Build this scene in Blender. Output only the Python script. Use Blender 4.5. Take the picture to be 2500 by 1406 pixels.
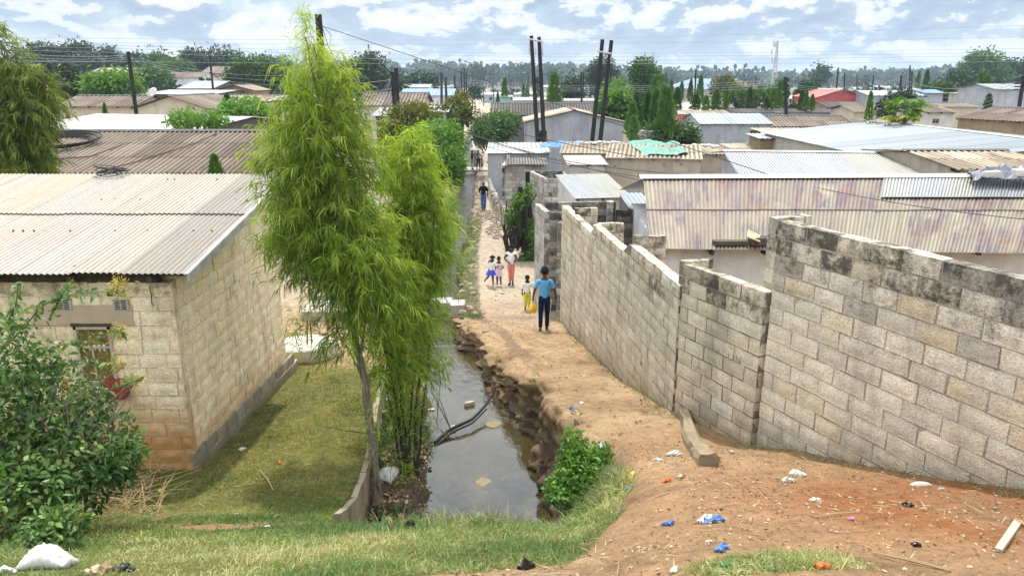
import bpy, math, random
import numpy as np
from mathutils import Vector
for o in list(bpy.data.objects): bpy.data.objects.remove(o)
SC = bpy.context.scene; COL = SC.collection
R = math.radians
rng = np.random.default_rng(11); random.seed(5)

# ---------------------------------------------------------------- camera, sky, sun, exposure
F = 1819.0; PITCH = R(15.75); CP, SP = math.cos(PITCH), math.sin(PITCH)
cam_d = bpy.data.cameras.new('camera'); cam = bpy.data.objects.new('camera', cam_d); COL.objects.link(cam)
cam.location = (0, 0, 0); cam.rotation_euler = (math.pi/2 - PITCH, 0, 0)
cam_d.sensor_width = 36; cam_d.lens = F/2500*36; cam_d.clip_start = 0.05; cam_d.clip_end = 12000
SC.camera = cam
SUN = Vector((-0.03, 0.40, 0.915)).normalized()
sun_d = bpy.data.lights.new('sun', 'SUN'); sun = bpy.data.objects.new('sun', sun_d); COL.objects.link(sun)
sun_d.energy = 3.6; sun_d.angle = R(1.2); sun_d.color = (1.0, 0.95, 0.86)
sun.rotation_euler = (-SUN).to_track_quat('-Z', 'Y').to_euler()
SC.view_settings.view_transform = 'Standard'; SC.view_settings.look = 'None'
SC.view_settings.exposure = 0.50; SC.view_settings.gamma = 1

def nn(nt, typ, **k):
    n = nt.nodes.new(typ)
    for a, b in k.items():
        if a[0] == '_':
            key = a[1:]
            if key.isdigit(): key = int(key)
            n.inputs[key].default_value = b
        else: setattr(n, a, b)
    return n
def ramp(nt, stops, src=None, interp='LINEAR'):
    r = nt.nodes.new('ShaderNodeValToRGB'); r.color_ramp.interpolation = interp
    e = r.color_ramp.elements
    while len(e) < len(stops): e.new(0.5)
    for q, (p, c) in zip(e, stops):
        q.position = p; q.color = (c if len(c) == 4 else (*c, 1)) if hasattr(c, '__len__') else (c, c, c, 1)
    if src is not None: nt.links.new(src, r.inputs[0])
    return r
def mixc(nt, fac, a, b, mode='MIX'):
    m = nt.nodes.new('ShaderNodeMix'); m.data_type = 'RGBA'; m.blend_type = mode
    for sock, v in ((m.inputs[0], fac), (m.inputs[6], a), (m.inputs[7], b)):
        if hasattr(v, 'is_output'): nt.links.new(v, sock)
        elif hasattr(v, '__len__'): sock.default_value = (*v, 1) if len(v) == 3 else v
        else: sock.default_value = v
    return m.outputs[2]
def mth(nt, op, a, b=0.0, clamp=False):
    m = nt.nodes.new('ShaderNodeMath'); m.operation = op; m.use_clamp = clamp
    for s, v in ((m.inputs[0], a), (m.inputs[1], b)):
        if hasattr(v, 'is_output'): nt.links.new(v, s)
        else: s.default_value = v
    return m.outputs[0]

W = bpy.data.worlds.new('World'); SC.world = W; W.use_nodes = True
nt = W.node_tree; L = nt.links; nt.nodes.clear()
sky = nn(nt, 'ShaderNodeTexSky', sky_type='NISHITA', sun_disc=False)
sky.sun_elevation = math.asin(SUN.z); sky.sun_rotation = math.atan2(SUN.x, SUN.y)
sky.air_density = 1.2; sky.dust_density = 1.5; sky.ozone_density = 2.0
tc = nn(nt, 'ShaderNodeTexCoord')
mp = nn(nt, 'ShaderNodeMapping'); mp.inputs['Scale'].default_value = (9.5, 9.5, 21); mp.inputs['Location'].default_value = (3.1, 0.4, 1.3)
L.new(tc.outputs['Generated'], mp.inputs[0])
n1 = nn(nt, 'ShaderNodeTexNoise', _Scale=1.0, _Detail=9.0, _Roughness=0.60, _Distortion=0.0); L.new(mp.outputs[0], n1.inputs['Vector'])
mp2 = nn(nt, 'ShaderNodeMapping'); mp2.inputs['Location'].default_value = (0, 0, 0.22); L.new(mp.outputs[0], mp2.inputs[0])
n2 = nn(nt, 'ShaderNodeTexNoise', _Scale=1.0, _Detail=5.0, _Roughness=0.5, _Distortion=0.25); L.new(mp2.outputs[0], n2.inputs['Vector'])
cov = ramp(nt, [(0.34, 0.0), (0.44, 0.82), (0.54, 1.0)], n1.outputs[0])
dd = mth(nt, 'SUBTRACT', n1.outputs[0], n2.outputs[0])
shade = ramp(nt, [(0.0, (5.6, 6.9, 8.8)), (0.45, (7.6, 8.7, 10.0)), (0.56, (10.6, 11.0, 11.6)), (1.0, (12.5, 12.4, 12.2))], mth(nt, 'MULTIPLY_ADD', dd, 4.5)).outputs[0]
shade.node.color_ramp.elements[0].color = (0.50, 0.62, 0.80, 1)
for e_, c_ in zip(shade.node.color_ramp.elements, ((.38, .50, .66), (.52, .63, .77), (.82, .88, .95), (1, .99, .97))): e_.color = (*c_, 1)
for n_ in nt.nodes:
    if n_.type == 'MATH' and n_.operation == 'MULTIPLY_ADD': n_.inputs[2].default_value = 0.55
cl = mixc(nt, 1.0, shade, (5.8, 5.85, 5.9), 'MULTIPLY')
sep = nn(nt, 'ShaderNodeSeparateXYZ'); L.new(tc.outputs['Generated'], sep.inputs[0])
hz = ramp(nt, [(0.0, 0.7), (0.03, 0.28), (0.08, 0.0)], sep.outputs[2])
skyb = mixc(nt, 0.7, sky.outputs[0], (2.9, 3.9, 4.9))
c0 = mixc(nt, cov.outputs[0], skyb, cl)
c1 = mixc(nt, hz.outputs[0], c0, (3.7, 4.6, 5.4))
up_ = ramp(nt, [(0.10, 1.0), (0.45, (2.8, 2.65, 2.45))], sep.outputs[2])   # sky above the view brightened to add ambient light
c1 = mixc(nt, 1.0, c1, up_.outputs[0], 'MULTIPLY')
bg = nn(nt, 'ShaderNodeBackground', _Strength=0.13); L.new(c1, bg.inputs[0])
wo = nn(nt, 'ShaderNodeOutputWorld'); L.new(bg.outputs[0], wo.inputs[0])

# ---------------------------------------------------------------- pixel <-> place helpers
def ray(px, py):
    u = (px-1250)/F; v = (703-py)/F
    return np.array([u, CP+v*SP, -SP+v*CP])
def at(px, py, Y):
    d = ray(px, py); return d*(Y/d[1])
def proj(P):
    P = np.asarray(P, float); t = P[1]*CP-P[2]*SP; return (1250+F*P[0]/t, 703-F*(P[1]*SP+P[2]*CP)/t)
def atz(px, py, z):
    d = ray(px, py); return d*(z/d[2])
_LAT = rng.random((256, 256))
def vn(x, y, s, seed=0):
    x = np.asarray(x, float)*s+seed*17.3+1000; y = np.asarray(y, float)*s+seed*7.7+1000
    xi = np.floor(x).astype(int); yi = np.floor(y).astype(int); fx = x-xi; fy = y-yi
    fx = fx*fx*(3-2*fx); fy = fy*fy*(3-2*fy)
    a = _LAT[xi % 256, yi % 256]; b = _LAT[(xi+1) % 256, yi % 256]; c = _LAT[xi % 256, (yi+1) % 256]; d = _LAT[(xi+1) % 256, (yi+1) % 256]
    return (a*(1-fx)+b*fx)*(1-fy)+(c*(1-fx)+d*fx)*fy-0.5
def ss(a, b, x):
    t = np.clip((x-a)/(b-a), 0, 1); return t*t*(3-2*t)
PATHY = [0, 2, 4, 5.5, 8.3, 9.7, 12.9, 17.7, 24, 30, 44, 69, 150, 400, 1200, 6000]
PATHZ = [-1.7, -1.95, -2.75, -3.3, -4.35, -4.62, -5.3, -6.1, -6.7, -7.1, -7.7, -8.2, -8.8, -9.8, -11, -30]
YRDY = [0, 2, 4, 6.5, 7.6, 8.4, 9.3, 13.7, 18, 24, 44, 69, 150, 400, 1200, 6000]
YRDZ = [-1.8, -2.1, -3.0, -4.28, -4.90, -5.15, -5.28, -5.65, -6.0, -6.5, -7.6, -8.2, -8.8, -9.8, -11, -30]
CH = np.array([  # y, wall left, water left, water right, right bank top, water z
 [6.5, -2.0, -1.2, .30, .75, -6.12], [8.6, -2.0, -1.25, .45, .85, -6.12], [10, -2.12, -1.28, .55, .98, -6.12], [12, -2.36, -1.45, .36, .78, -6.12],
 [14, -2.55, -1.70, -.45, .0, -6.14], [16.4, -2.7, -1.95, -1.15, -.65, -6.2], [18, -2.9, -2.4, -1.6, -1.15, -6.35],
 [20, -3.1, -2.8, -1.8, -1.5, -6.55], [24, -3.2, -2.8, -1.95, -1.7, -7.0], [28, -3.5, -2.95, -2.15, -1.9, -7.35],
 [44, -4.3, -3.55, -2.6, -2.3, -8.05], [63, -5.1, -4.25, -3.2, -2.9, -8.5], [72, -5.6, -5.2, -3.7, -3.4, -8.6],
 [100, -6.6, -6.0, -5.0, -4.4, -9.0], [170, -8.9, -8.4, -7.6, -7.1, -9.4], [200, -9.9, -9.4, -9, -8.5, -9.9], [300, -15, -14.5, -14.2, -14, -30]])
def chan(y, k): return np.interp(y, CH[:, 0], CH[:, k])
def zg(x, y, fine=True):
    x = np.asarray(x, float); y = np.asarray(y, float)
    zp = np.interp(y, PATHY, PATHZ); zy = np.interp(y, YRDY, YRDZ)
    lo = np.interp(y, [8.2, 10.5], [.35, -2.2]); hi = np.interp(y, [8.2, 10.5], [1.5, .3]); s = np.clip((x-lo)/(hi-lo), 0, 1); s = s*s*(3-2*s); zb = zy*(1-s)+zp*s
    zb = zb-.22*np.exp(-((y-7.6)/1.0)**2)*ss(-2.3, -1.3, x)*(1-ss(.7, 1.4, x))
    zb = zb+ss(12, 25, y)*(.05*np.clip(x-4, 0, 34)+.035*np.clip(-x-6, 0, 40))*np.clip(1-(y-80)/200, 0, 1)
    zb = zb+.30*np.exp(-((x+.55)**2/.7+(y-17.0)**2/1.6))+.10*vn(x, y, .5)*ss(3, 9, y)+.05*vn(x, y, 1.7, 2)
    if fine: zb = zb+.035*vn(x, y, 4.1, 3)+.018*vn(x, y, 9.7, 4)
    m = ss(7.0, 8.3, y)*(1-ss(170, 200, y))
    wz = chan(y, 5); bed = wz-.28+.1*vn(x, y, 1.3, 5)
    jx = .30*vn(x, y, 1.1, 6)+.20*vn(x, y, 3.1, 7)
    xr = chan(y, 3); xt = chan(y, 4)
    tr = ss(0, 1, (x+jx-xr)/(xt-xr))
    tr = np.where(tr > .0, tr**.8, tr)
    right = bed*(1-tr)+zb*tr+(.30*vn(x, y, 4.3, 61)+.16*vn(x, y, 9.1, 62))*4*tr*(1-tr)*(1-ss(18, 22, y))
    xw = chan(y, 1); xl = chan(y, 2)
    k = ss(15, 18, y)
    deb = wz+.24+.22*vn(x, y, 1.9, 8)
    t1 = ss(0, 1, (xl+.25+.5*jx-x)/.55)
    leftA = np.where(x < xw, zb, bed*(1-t1)+np.maximum(deb, bed)*t1)
    t2 = ss(0, 1, (xl+.1+.6*jx-x)/(np.maximum(xl-xw, .2)+.1))
    leftB = bed*(1-t2)+zb*t2
    left = leftA*(1-k)+leftB*k
    mid = (xl+xr)/2
    ch = np.where(x > mid, right, left)
    return zb*(1-m)+np.minimum(ch, zb+.02)*m
def G(px, py, y0=2.5, y1=300):
    d = ray(px, py)
    ys = np.concatenate([np.arange(y0, 30, .03), np.arange(30, y1, .2)])
    P = d[None, :]*(ys/d[1])[:, None]
    h = P[:, 2]-zg(P[:, 0], P[:, 1], False)
    i = np.argmax(h < 0)
    if h[i] >= 0: i = len(ys)-1
    p = P[i].copy(); p[2] = float(zg(p[0], p[1])); return p

# ---------------------------------------------------------------- object helpers
def tag(o, label=None, cat=None, group=None, kind=None):
    if label: o['label'] = label
    if cat: o['category'] = cat
    if group: o['group'] = group
    if kind: o['kind'] = kind
    return o
def empty(name, loc, label=None, cat=None, group=None):
    o = bpy.data.objects.new(name, None); COL.objects.link(o); o.location = [float(v) for v in loc]; o.empty_display_size = .2
    return tag(o, label, cat, group)
def copy_tree(o, parent=None):
    c = o.copy(); COL.objects.link(c); c.parent = parent
    for ch in list(o.children): copy_tree(ch, c)
    return c
class MB:
    def __init__(s): s.V = []; s.F = []; s.n = 0; s.T = []; s.D = []; s.RC = []; s.MI = []; s.SM = []
    def add(s, V, Fc, tint=.5, dark=0., rc=None, mi=0, sm=False):
        V = np.asarray(V, float).reshape(-1, 3); k = len(V)
        s.V.append(V); s.F += [tuple(int(i)+s.n for i in f) for f in Fc]; s.n += k; s.MI += [mi]*len(Fc); s.SM += [sm]*len(Fc)
        s.T.append(np.broadcast_to(np.asarray(tint, float), (k,))); s.D.append(np.broadcast_to(np.asarray(dark, float), (k,)))
        s.RC.append(np.zeros((k, 3)) if rc is None else rc)
        return s
    def box(s, a, b, tint=.5, dark=0., jit=0., mi=0):
        x0, y0, z0 = a; x1, y1, z1 = b
        V = np.array([[x0, y0, z0], [x1, y0, z0], [x1, y1, z0], [x0, y1, z0], [x0, y0, z1], [x1, y0, z1], [x1, y1, z1], [x0, y1, z1]], float)
        if jit: V += rng.uniform(-jit, jit, V.shape)
        return s.add(V, BOXF, tint, dark, mi=mi)
    def obox(s, o, ex, ey, ez, tint=.5, dark=0., jit=0., mi=0):   # oriented box: corner + three edge vectors
        o, ex, ey, ez = [np.asarray(v, float) for v in (o, ex, ey, ez)]
        V = np.array([o, o+ex, o+ex+ey, o+ey, o+ez, o+ex+ez, o+ex+ey+ez, o+ey+ez])
        if jit: V += rng.uniform(-jit, jit, V.shape)
        return s.add(V, BOXF, tint, dark, mi=mi)
    def tube(s, pts, rad, n=6, tint=.5, dark=0., cap=True, mi=0):
        pts = np.asarray(pts, float); m = len(pts); rad = np.broadcast_to(np.asarray(rad, float), (m,))
        tg = np.gradient(pts, axis=0); tg /= np.linalg.norm(tg, axis=1)[:, None]+1e-9
        ref = np.array([0, 0, 1.]) if abs(tg[0][2]) < .9 else np.array([1., 0, 0])
        V = []
        for p, t, r in zip(pts, tg, rad):
            a = np.cross(t, ref); a /= np.linalg.norm(a)+1e-9; b = np.cross(t, a)
            for i in range(n):
                th = 2*math.pi*i/n; V.append(p+r*(math.cos(th)*a+math.sin(th)*b))
        Fc = [(k*n+i, k*n+(i+1) % n, (k+1)*n+(i+1) % n, (k+1)*n+i) for k in range(m-1) for i in range(n)]
        if cap: Fc += [tuple(range(n))[::-1], tuple(range((m-1)*n, m*n))]
        return s.add(V, Fc, tint, dark, mi=mi)
    def blob(s, c, r, nu=10, nv=7, jit=.0, tint=.5, dark=0., seed=None, mi=0, sm=False):
        r = np.broadcast_to(np.asarray(r, float), (3,)); V = [[0, 0, -1]]
        for j in range(1, nv):
            a = math.pi*j/nv-math.pi/2
            for i in range(nu): V.append([math.cos(a)*math.cos(2*math.pi*i/nu), math.cos(a)*math.sin(2*math.pi*i/nu), math.sin(a)])
        V.append([0, 0, 1]); V = np.array(V)
        V = V*(1+rng.uniform(-jit, jit, (len(V), 1)))*r+np.asarray(c, float)
        Fc = [(0, 1+(i+1) % nu, 1+i) for i in range(nu)]
        for j in range(nv-2):
            for i in range(nu):
                a = 1+j*nu+i; b = 1+j*nu+(i+1) % nu; Fc.append((a, b, b+nu, a+nu))
        e = len(V)-1; Fc += [(1+(nv-2)*nu+i, 1+(nv-2)*nu+(i+1) % nu, e) for i in range(nu)]
        return s.add(V, Fc, tint, dark, mi=mi, sm=sm)
    def build(s, name, mat, parent=None, smooth=False, origin=None):
        V = np.concatenate(s.V); me = bpy.data.meshes.new(name)
        if parent is not None: off = np.array(parent['_o']) if '_o' in parent.keys() else np.array(parent.location)
        elif origin is not None: off = np.asarray(origin, float)
        else: off = np.array([(V[:, 0].min()+V[:, 0].max())/2, (V[:, 1].min()+V[:, 1].max())/2, V[:, 2].min()])
        me.from_pydata((V-off).tolist(), [], s.F)
        for nm, A in (('tint', s.T), ('dark', s.D)):
            at_ = me.attributes.new(nm, 'FLOAT', 'POINT'); at_.data.foreach_set('value', np.concatenate(A).astype('f'))
        at_ = me.attributes.new('rc', 'FLOAT_VECTOR', 'POINT'); at_.data.foreach_set('vector', np.concatenate(s.RC).astype('f').ravel())
        mats = mat if isinstance(mat, (list, tuple)) else [mat]
        for m_ in mats: me.materials.append(m_)
        if any(s.MI): me.polygons.foreach_set('material_index', s.MI)
        if smooth or any(s.SM): me.polygons.foreach_set('use_smooth', [True]*len(me.polygons) if smooth else s.SM)
        me.update()
        o = bpy.data.objects.new(name, me); COL.objects.link(o)
        if parent is not None:
            o.parent = parent
            if parent.type == 'MESH': o.matrix_parent_inverse.identity()
        else: o.location = off.tolist()
        o['_o'] = off.tolist()
        return o
BOXF = [(0, 3, 2, 1), (4, 5, 6, 7), (0, 1, 5, 4), (1, 2, 6, 5), (2, 3, 7, 6), (3, 0, 4, 7)]
def quadmesh(name, V, K, mat, parent=None, tint=None, origin=None, smooth=True):
    """V: (N, K+1, 2, 3) strips -> one mesh"""
    N = V.shape[0]; V3 = V.reshape(-1, 3)
    if parent is not None: off = np.array(parent.location)
    elif origin is not None: off = np.asarray(origin, float)
    else: off = np.array([V3[:, 0].mean(), V3[:, 1].mean(), V3[:, 2].min()])
    me = bpy.data.meshes.new(name); me.vertices.add(len(V3)); me.vertices.foreach_set('co', (V3-off).astype('f').ravel())
    base = (np.arange(N)*(K+1)*2)[:, None, None]; st = (np.arange(K)*2)[None, :, None]; q = np.array([0, 1, 3, 2])[None, None, :]
    idx = (base+st+q).reshape(-1); nf = N*K
    me.loops.add(nf*4); me.loops.foreach_set('vertex_index', idx.astype('i'))
    me.polygons.add(nf); me.polygons.foreach_set('loop_start', (np.arange(nf)*4).astype('i')); me.polygons.foreach_set('loop_total', np.full(nf, 4, 'i'))
    if tint is None: tint = rng.random(N)
    a = me.attributes.new('tint', 'FLOAT', 'POINT'); a.data.foreach_set('value', np.repeat(tint, (K+1)*2).astype('f'))
    me.materials.append(mat); me.update(calc_edges=True); me.validate()
    if smooth: me.polygons.foreach_set('use_smooth', [True]*nf)
    o = bpy.data.objects.new(name, me); COL.objects.link(o)
    if parent is not None: o.parent = parent
    else: o.location = off.tolist()
    return o
def unit(v): return v/(np.linalg.norm(v, axis=-1, keepdims=True)+1e-9)
def strips(P, D, ln, wd, droop, prof, curl=None):
    P = np.asarray(P, float); D = unit(np.asarray(D, float)); N = len(P); K = len(prof)-1
    ln = np.broadcast_to(ln, (N,)); wd = np.broadcast_to(wd, (N,)); droop = np.broadcast_to(droop, (N,))
    S = np.cross(D, rng.normal(size=(N, 3))); S = unit(S)
    V = np.zeros((N, K+1, 2, 3))
    for k in range(K+1):
        t = k/K
        C = P+D*(ln*t)[:, None]; C[:, 2] -= droop*ln*t*t
        w = (wd*prof[k]*.5)[:, None]
        V[:, k, 0] = C-S*w; V[:, k, 1] = C+S*w
    return V
# ---------------------------------------------------------------- materials
def newmat(name):
    m = bpy.data.materials.new(name); m.use_nodes = True; nt = m.node_tree
    b = nt.nodes['Principled BSDF']; return m, nt, b, nt.links
def attr(nt, n): a = nt.nodes.new('ShaderNodeAttribute'); a.attribute_name = n; return a
def noise(nt, scale, detail=4, rough=.55, vec=None, dist=0.):
    n = nn(nt, 'ShaderNodeTexNoise', _Scale=float(scale), _Detail=float(detail), _Roughness=rough, _Distortion=dist)
    if vec is None:
        g = nt.nodes.new('ShaderNodeNewGeometry'); vec = g.outputs['Position']
    nt.links.new(vec, n.inputs['Vector']); return n.outputs[0]
def bump(nt, b, h, strength=.5, dist=.02):
    bp = nn(nt, 'ShaderNodeBump', _Strength=strength, _Distance=dist); nt.links.new(h, bp.inputs['Height']); nt.links.new(bp.outputs[0], b.inputs['Normal']); return bp
def flat(name, col, rough=.7, var=.25, scale=6., metal=0., bmp=.0, spec=.3):
    m, nt, b, L = newmat(name); col = np.array(col)
    n = noise(nt, scale, 5)
    r = ramp(nt, [(.25, tuple(col*(1-var))), (.75, tuple(np.minimum(col*(1+var), 1)))], n)
    L.new(r.outputs[0], b.inputs['Base Color']); b.inputs['Roughness'].default_value = rough; b.inputs['Metallic'].default_value = metal
    b.inputs['Specular IOR Level'].default_value = spec
    if bmp: bump(nt, b, noise(nt, scale*6, 3), bmp, .01)
    return m
def leafmat(name, c0, c1, c2, trans=.35, rough=.55, obj_var=.25):
    m, nt, b, L = newmat(name); t = attr(nt, 'tint').outputs['Fac']
    oi = nt.nodes.new('ShaderNodeObjectInfo')
    r = ramp(nt, [(0, c0), (.55, c1), (1, c2)], t)
    g = nt.nodes.new('ShaderNodeNewGeometry')
    big = noise(nt, 1.3, 2); hs = nn(nt, 'ShaderNodeHueSaturation'); L.new(r.outputs[0], hs.inputs['Color'])
    v = mth(nt, 'ADD', mth(nt, 'MULTIPLY', big, .6), mth(nt, 'MULTIPLY', oi.outputs['Random'], obj_var)); v = mth(nt, 'ADD', v, .7-obj_var*.5)
    L.new(v, hs.inputs['Value'])
    L.new(hs.outputs[0], b.inputs['Base Color']); b.inputs['Roughness'].default_value = rough; b.inputs['Specular IOR Level'].default_value = .25
    tr = nt.nodes.new('ShaderNodeBsdfTranslucent'); L.new(mixc(nt, 1., hs.outputs[0], (1.35, 1.25, .55), 'MULTIPLY'), tr.inputs[0])
    mx = nt.nodes.new('ShaderNodeMixShader'); mx.inputs[0].default_value = trans
    L.new(b.outputs[0], mx.inputs[1]); L.new(tr.outputs[0], mx.inputs[2]); L.new(mx.outputs[0], nt.nodes['Material Output'].inputs[0])
    return m
def blockmat(name, stops, mortar=(.30, .28, .25), dark=(.045, .042, .036), dirt=None, dz=None, pore=1., smear=.0, mot=(-.05, .03)):
    """blocks coloured one by one (tint), weather-blackened ones (dark); mortar has tint -1"""
    m, nt, b, L = newmat(name); t = attr(nt, 'tint').outputs['Fac']; d = attr(nt, 'dark').outputs['Fac']
    r = ramp(nt, stops, t)
    fine = noise(nt, 38, 6, .7); mid = noise(nt, 5.5, 5, .6); big = noise(nt, 1.1, 4, .6)
    c = mixc(nt, .8, r.outputs[0], ramp(nt, [(.3, .68), (.55, 1.03), (.75, 1.25)], fine).outputs[0], 'MULTIPLY')
    c = mixc(nt, .6, c, ramp(nt, [(.3, .80), (.7, 1.22)], mid).outputs[0], 'MULTIPLY')
    smp = nt.nodes.new('ShaderNodeMapping'); smp.inputs['Scale'].default_value = (2.6, 2.6, .45); sg = nt.nodes.new('ShaderNodeNewGeometry'); L.new(sg.outputs['Position'], smp.inputs[0])
    c = mixc(nt, .7, c, ramp(nt, [(.34, .62), (.5, 1.), (.7, 1.15)], noise(nt, 1., 6, .65, smp.outputs[0])).outputs[0], 'MULTIPLY')
    mm = ramp(nt, [(0, 1), (.04, 0)], mth(nt, 'ADD', t, .02)).outputs[0]
    c = mixc(nt, mm, c, mixc(nt, .6, mortar, ramp(nt, [(.36, .16), (.5, .8), (.68, 1.5)], noise(nt, 6, 6, .7)).outputs[0], 'MULTIPLY'))
    if smear:
        c = mixc(nt, mth(nt, 'MULTIPLY', ramp(nt, [(.5, 0), (.62, 1)], noise(nt, 2.6, 5, .65, dist=.6)).outputs[0], smear), c, tuple(np.array(mortar)*1.35))
    c = mixc(nt, .55, c, ramp(nt, [(.33, .3), (.44, 1.), (.8, 1.14)], noise(nt, 58, 3, .6)).outputs[0], 'MULTIPLY')
    dk = ramp(nt, [(.66, 0), (.86, 1)], mth(nt, 'ADD', noise(nt, 6, 8, .75), mth(nt, 'MULTIPLY', d, .34))).outputs[0]; dk = mth(nt, 'MULTIPLY', dk, mth(nt, 'MULTIPLY', d, 3., True))
    c = mixc(nt, mth(nt, 'MULTIPLY', dk, .9), c, dark)
    if dirt is not None:   # splashed earth on the foot of the wall
        g = nt.nodes.new('ShaderNodeNewGeometry'); sp = nt.nodes.new('ShaderNodeSeparateXYZ'); L.new(g.outputs['Position'], sp.inputs[0])
        zz = mth(nt, 'SUBTRACT', sp.outputs[2], mth(nt, 'MULTIPLY', mth(nt, 'SUBTRACT', sp.outputs[1], dz[2]), dz[3]))
        zz = mth(nt, 'ADD', zz, mth(nt, 'MULTIPLY', noise(nt, 1.6, 5, .6), dz[1]))
        k = ramp(nt, [(0, 1), (1, 0)], mth(nt, 'DIVIDE', mth(nt, 'SUBTRACT', zz, dz[0]), .75, True)).outputs[0]
        c = mixc(nt, mth(nt, 'MULTIPLY', k, .85), c, mixc(nt, .6, dirt, ramp(nt, [(.3, .6), (.7, 1.2)], mid).outputs[0], 'MULTIPLY'))
    L.new(c, b.inputs['Base Color']); b.inputs['Roughness'].default_value = .95; b.inputs['Specular IOR Level'].default_value = .15
    v = nn(nt, 'ShaderNodeTexVoronoi', _Scale=60.); g = nt.nodes.new('ShaderNodeNewGeometry'); L.new(g.outputs['Position'], v.inputs['Vector'])
    h = mth(nt, 'ADD', mth(nt, 'MULTIPLY', fine, 1.), mth(nt, 'MULTIPLY', v.outputs[0], .5))
    bump(nt, b, h, .75*pore, .015)
    return m
def roofmat(name, stops, rust=None, rlo=.55, rhi=.68, rough=.5, metal=0., grime=.35, gcol=(.05, .045, .04), spec=.5, rscale=(1., .35), trough_shade=.5):
    m, nt, b, L = newmat(name); t = attr(nt, 'tint').outputs['Fac']; rc = attr(nt, 'rc').outputs['Vector']
    r = ramp(nt, stops, t); c = r.outputs[0]
    mp = nt.nodes.new('ShaderNodeMapping'); mp.inputs['Scale'].default_value = (9, .5, 1); L.new(rc, mp.inputs[0])
    st = noise(nt, 1., 6, .65, mp.outputs[0])
    c = mixc(nt, grime, c, ramp(nt, [(.3, .45), (.55, 1.), (.8, 1.2)], st).outputs[0], 'MULTIPLY')
    mp2 = nt.nodes.new('ShaderNodeMapping'); mp2.inputs['Scale'].default_value = (rscale[0], rscale[1], 3.7); L.new(rc, mp2.inputs[0])
    if rust is not None:
        n = noise(nt, 1.0, 7, .62, mp2.outputs[0], .3)
        k = ramp(nt, [(rlo, 0), (rhi, 1)], n).outputs[0]
        k2 = ramp(nt, [(.42, .15), (.55, 1.)], st).outputs[0]
        c = mixc(nt, mth(nt, 'MULTIPLY', k, k2), c, rust if not hasattr(rust[0], '__len__') else ramp(nt, [(.35, rust[0]), (.65, rust[1])], noise(nt, 2.2, 4)).outputs[0])
    dka = attr(nt, 'dark').outputs['Fac']; c = mixc(nt, trough_shade, c, ramp(nt, [(.25, 1.06), (.9, .22)], dka).outputs[0], 'MULTIPLY')  # groove shading painted into the sheet colour, darkest in the troughs
    sp = noise(nt, 26, 5, .7); c = mixc(nt, .5, c, ramp(nt, [(.32, .35), (.48, 1.), (.7, 1.1)], sp).outputs[0], 'MULTIPLY')
    L.new(c, b.inputs['Base Color']); b.inputs['Roughness'].default_value = rough; b.inputs['Metallic'].default_value = metal; b.inputs['Specular IOR Level'].default_value = spec
    bump(nt, b, sp, .15, .01)
    return m
def plaster(name, col, stain=.5, sc=1.): 
    m, nt, b, L = newmat(name); col = np.array(col)
    c = ramp(nt, [(.3, tuple(col*.78)), (.7, tuple(col*1.15))], noise(nt, 1.1*sc, 6, .65)).outputs[0]
    mp = nt.nodes.new('ShaderNodeMapping'); mp.inputs['Scale'].default_value = (2.2, 2.2, .35); g = nt.nodes.new('ShaderNodeNewGeometry'); L.new(g.outputs['Position'], mp.inputs[0])
    st = noise(nt, 1., 6, .65, mp.outputs[0])
    c = mixc(nt, mth(nt, 'MULTIPLY', ramp(nt, [(.5, 0), (.72, 1)], st).outputs[0], stain), c, tuple(col*.35))
    L.new(c, b.inputs['Base Color']); b.inputs['Roughness'].default_value = .9; b.inputs['Specular IOR Level'].default_value = .2
    bump(nt, b, noise(nt, 20, 4), .3, .01); return m

M = {}
M['leaf_willow'] = leafmat('willow leaves', (.07, .14, .018), (.20, .31, .035), (.42, .50, .11), .46, obj_var=.0)
M['leaf_willow2'] = leafmat('young willow leaves', (.10, .19, .02), (.24, .37, .04), (.46, .54, .11), .48, obj_var=.0)
M['leaf_dark'] = leafmat('dark leaves', (.010, .030, .010), (.020, .052, .015), (.04, .085, .025), .15)
M['leaf_mid'] = leafmat('mid leaves', (.022, .058, .012), (.048, .105, .020), (.10, .17, .035), .28)
M['leaf_bush'] = leafmat('bush leaves', (.022, .055, .018), (.075, .15, .042), (.28, .36, .13), .3, .45)
M['leaf_fuzzy'] = leafmat('feathery leaves', (.05, .09, .02), (.13, .19, .035), (.30, .36, .09), .38)
M['leaf_green'] = leafmat('bright leaves', (.045, .12, .020), (.09, .20, .035), (.19, .33, .07), .35)
M['leaf_autumn'] = leafmat('mixed leaves', (.03, .06, .012), (.07, .10, .015), (.26, .19, .03), .3)
M['leaf_papaya'] = leafmat('papaya leaves', (.04, .11, .012), (.12, .24, .02), (.38, .40, .05), .35)
M['flower'] = leafmat('dry flower heads', (.28, .22, .05), (.42, .33, .09), (.55, .46, .15), .2)
M['grass'] = leafmat('grass blades', (.07, .14, .045), (.17, .24, .075), (.42, .40, .20), .28)
M['grass_dry'] = leafmat('short yard grass', (.085, .125, .025), (.19, .23, .045), (.40, .36, .12), .28)
M['straw'] = leafmat('dry straw', (.20, .13, .06), (.38, .28, .14), (.55, .45, .27), .1)
M['litter'] = leafmat('dead leaf flakes', (.11, .06, .03), (.26, .17, .09), (.42, .32, .21), .0, .8)
M['bark'] = flat('bark', (.16, .135, .10), .9, .5, 14, bmp=.6)
M['bark_dark'] = flat('dark wet bark', (.028, .024, .018), .85, .5, 14, bmp=.6)
M['pole'] = flat('creosoted pole wood', (.018, .017, .018), .8, .5, 8, bmp=.3)
M['pole_grey'] = flat('weathered pole wood', (.055, .050, .045), .85, .5, 8, bmp=.3)
M['wire'] = flat('black cable', (.010, .010, .012), .5, .1)
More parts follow.
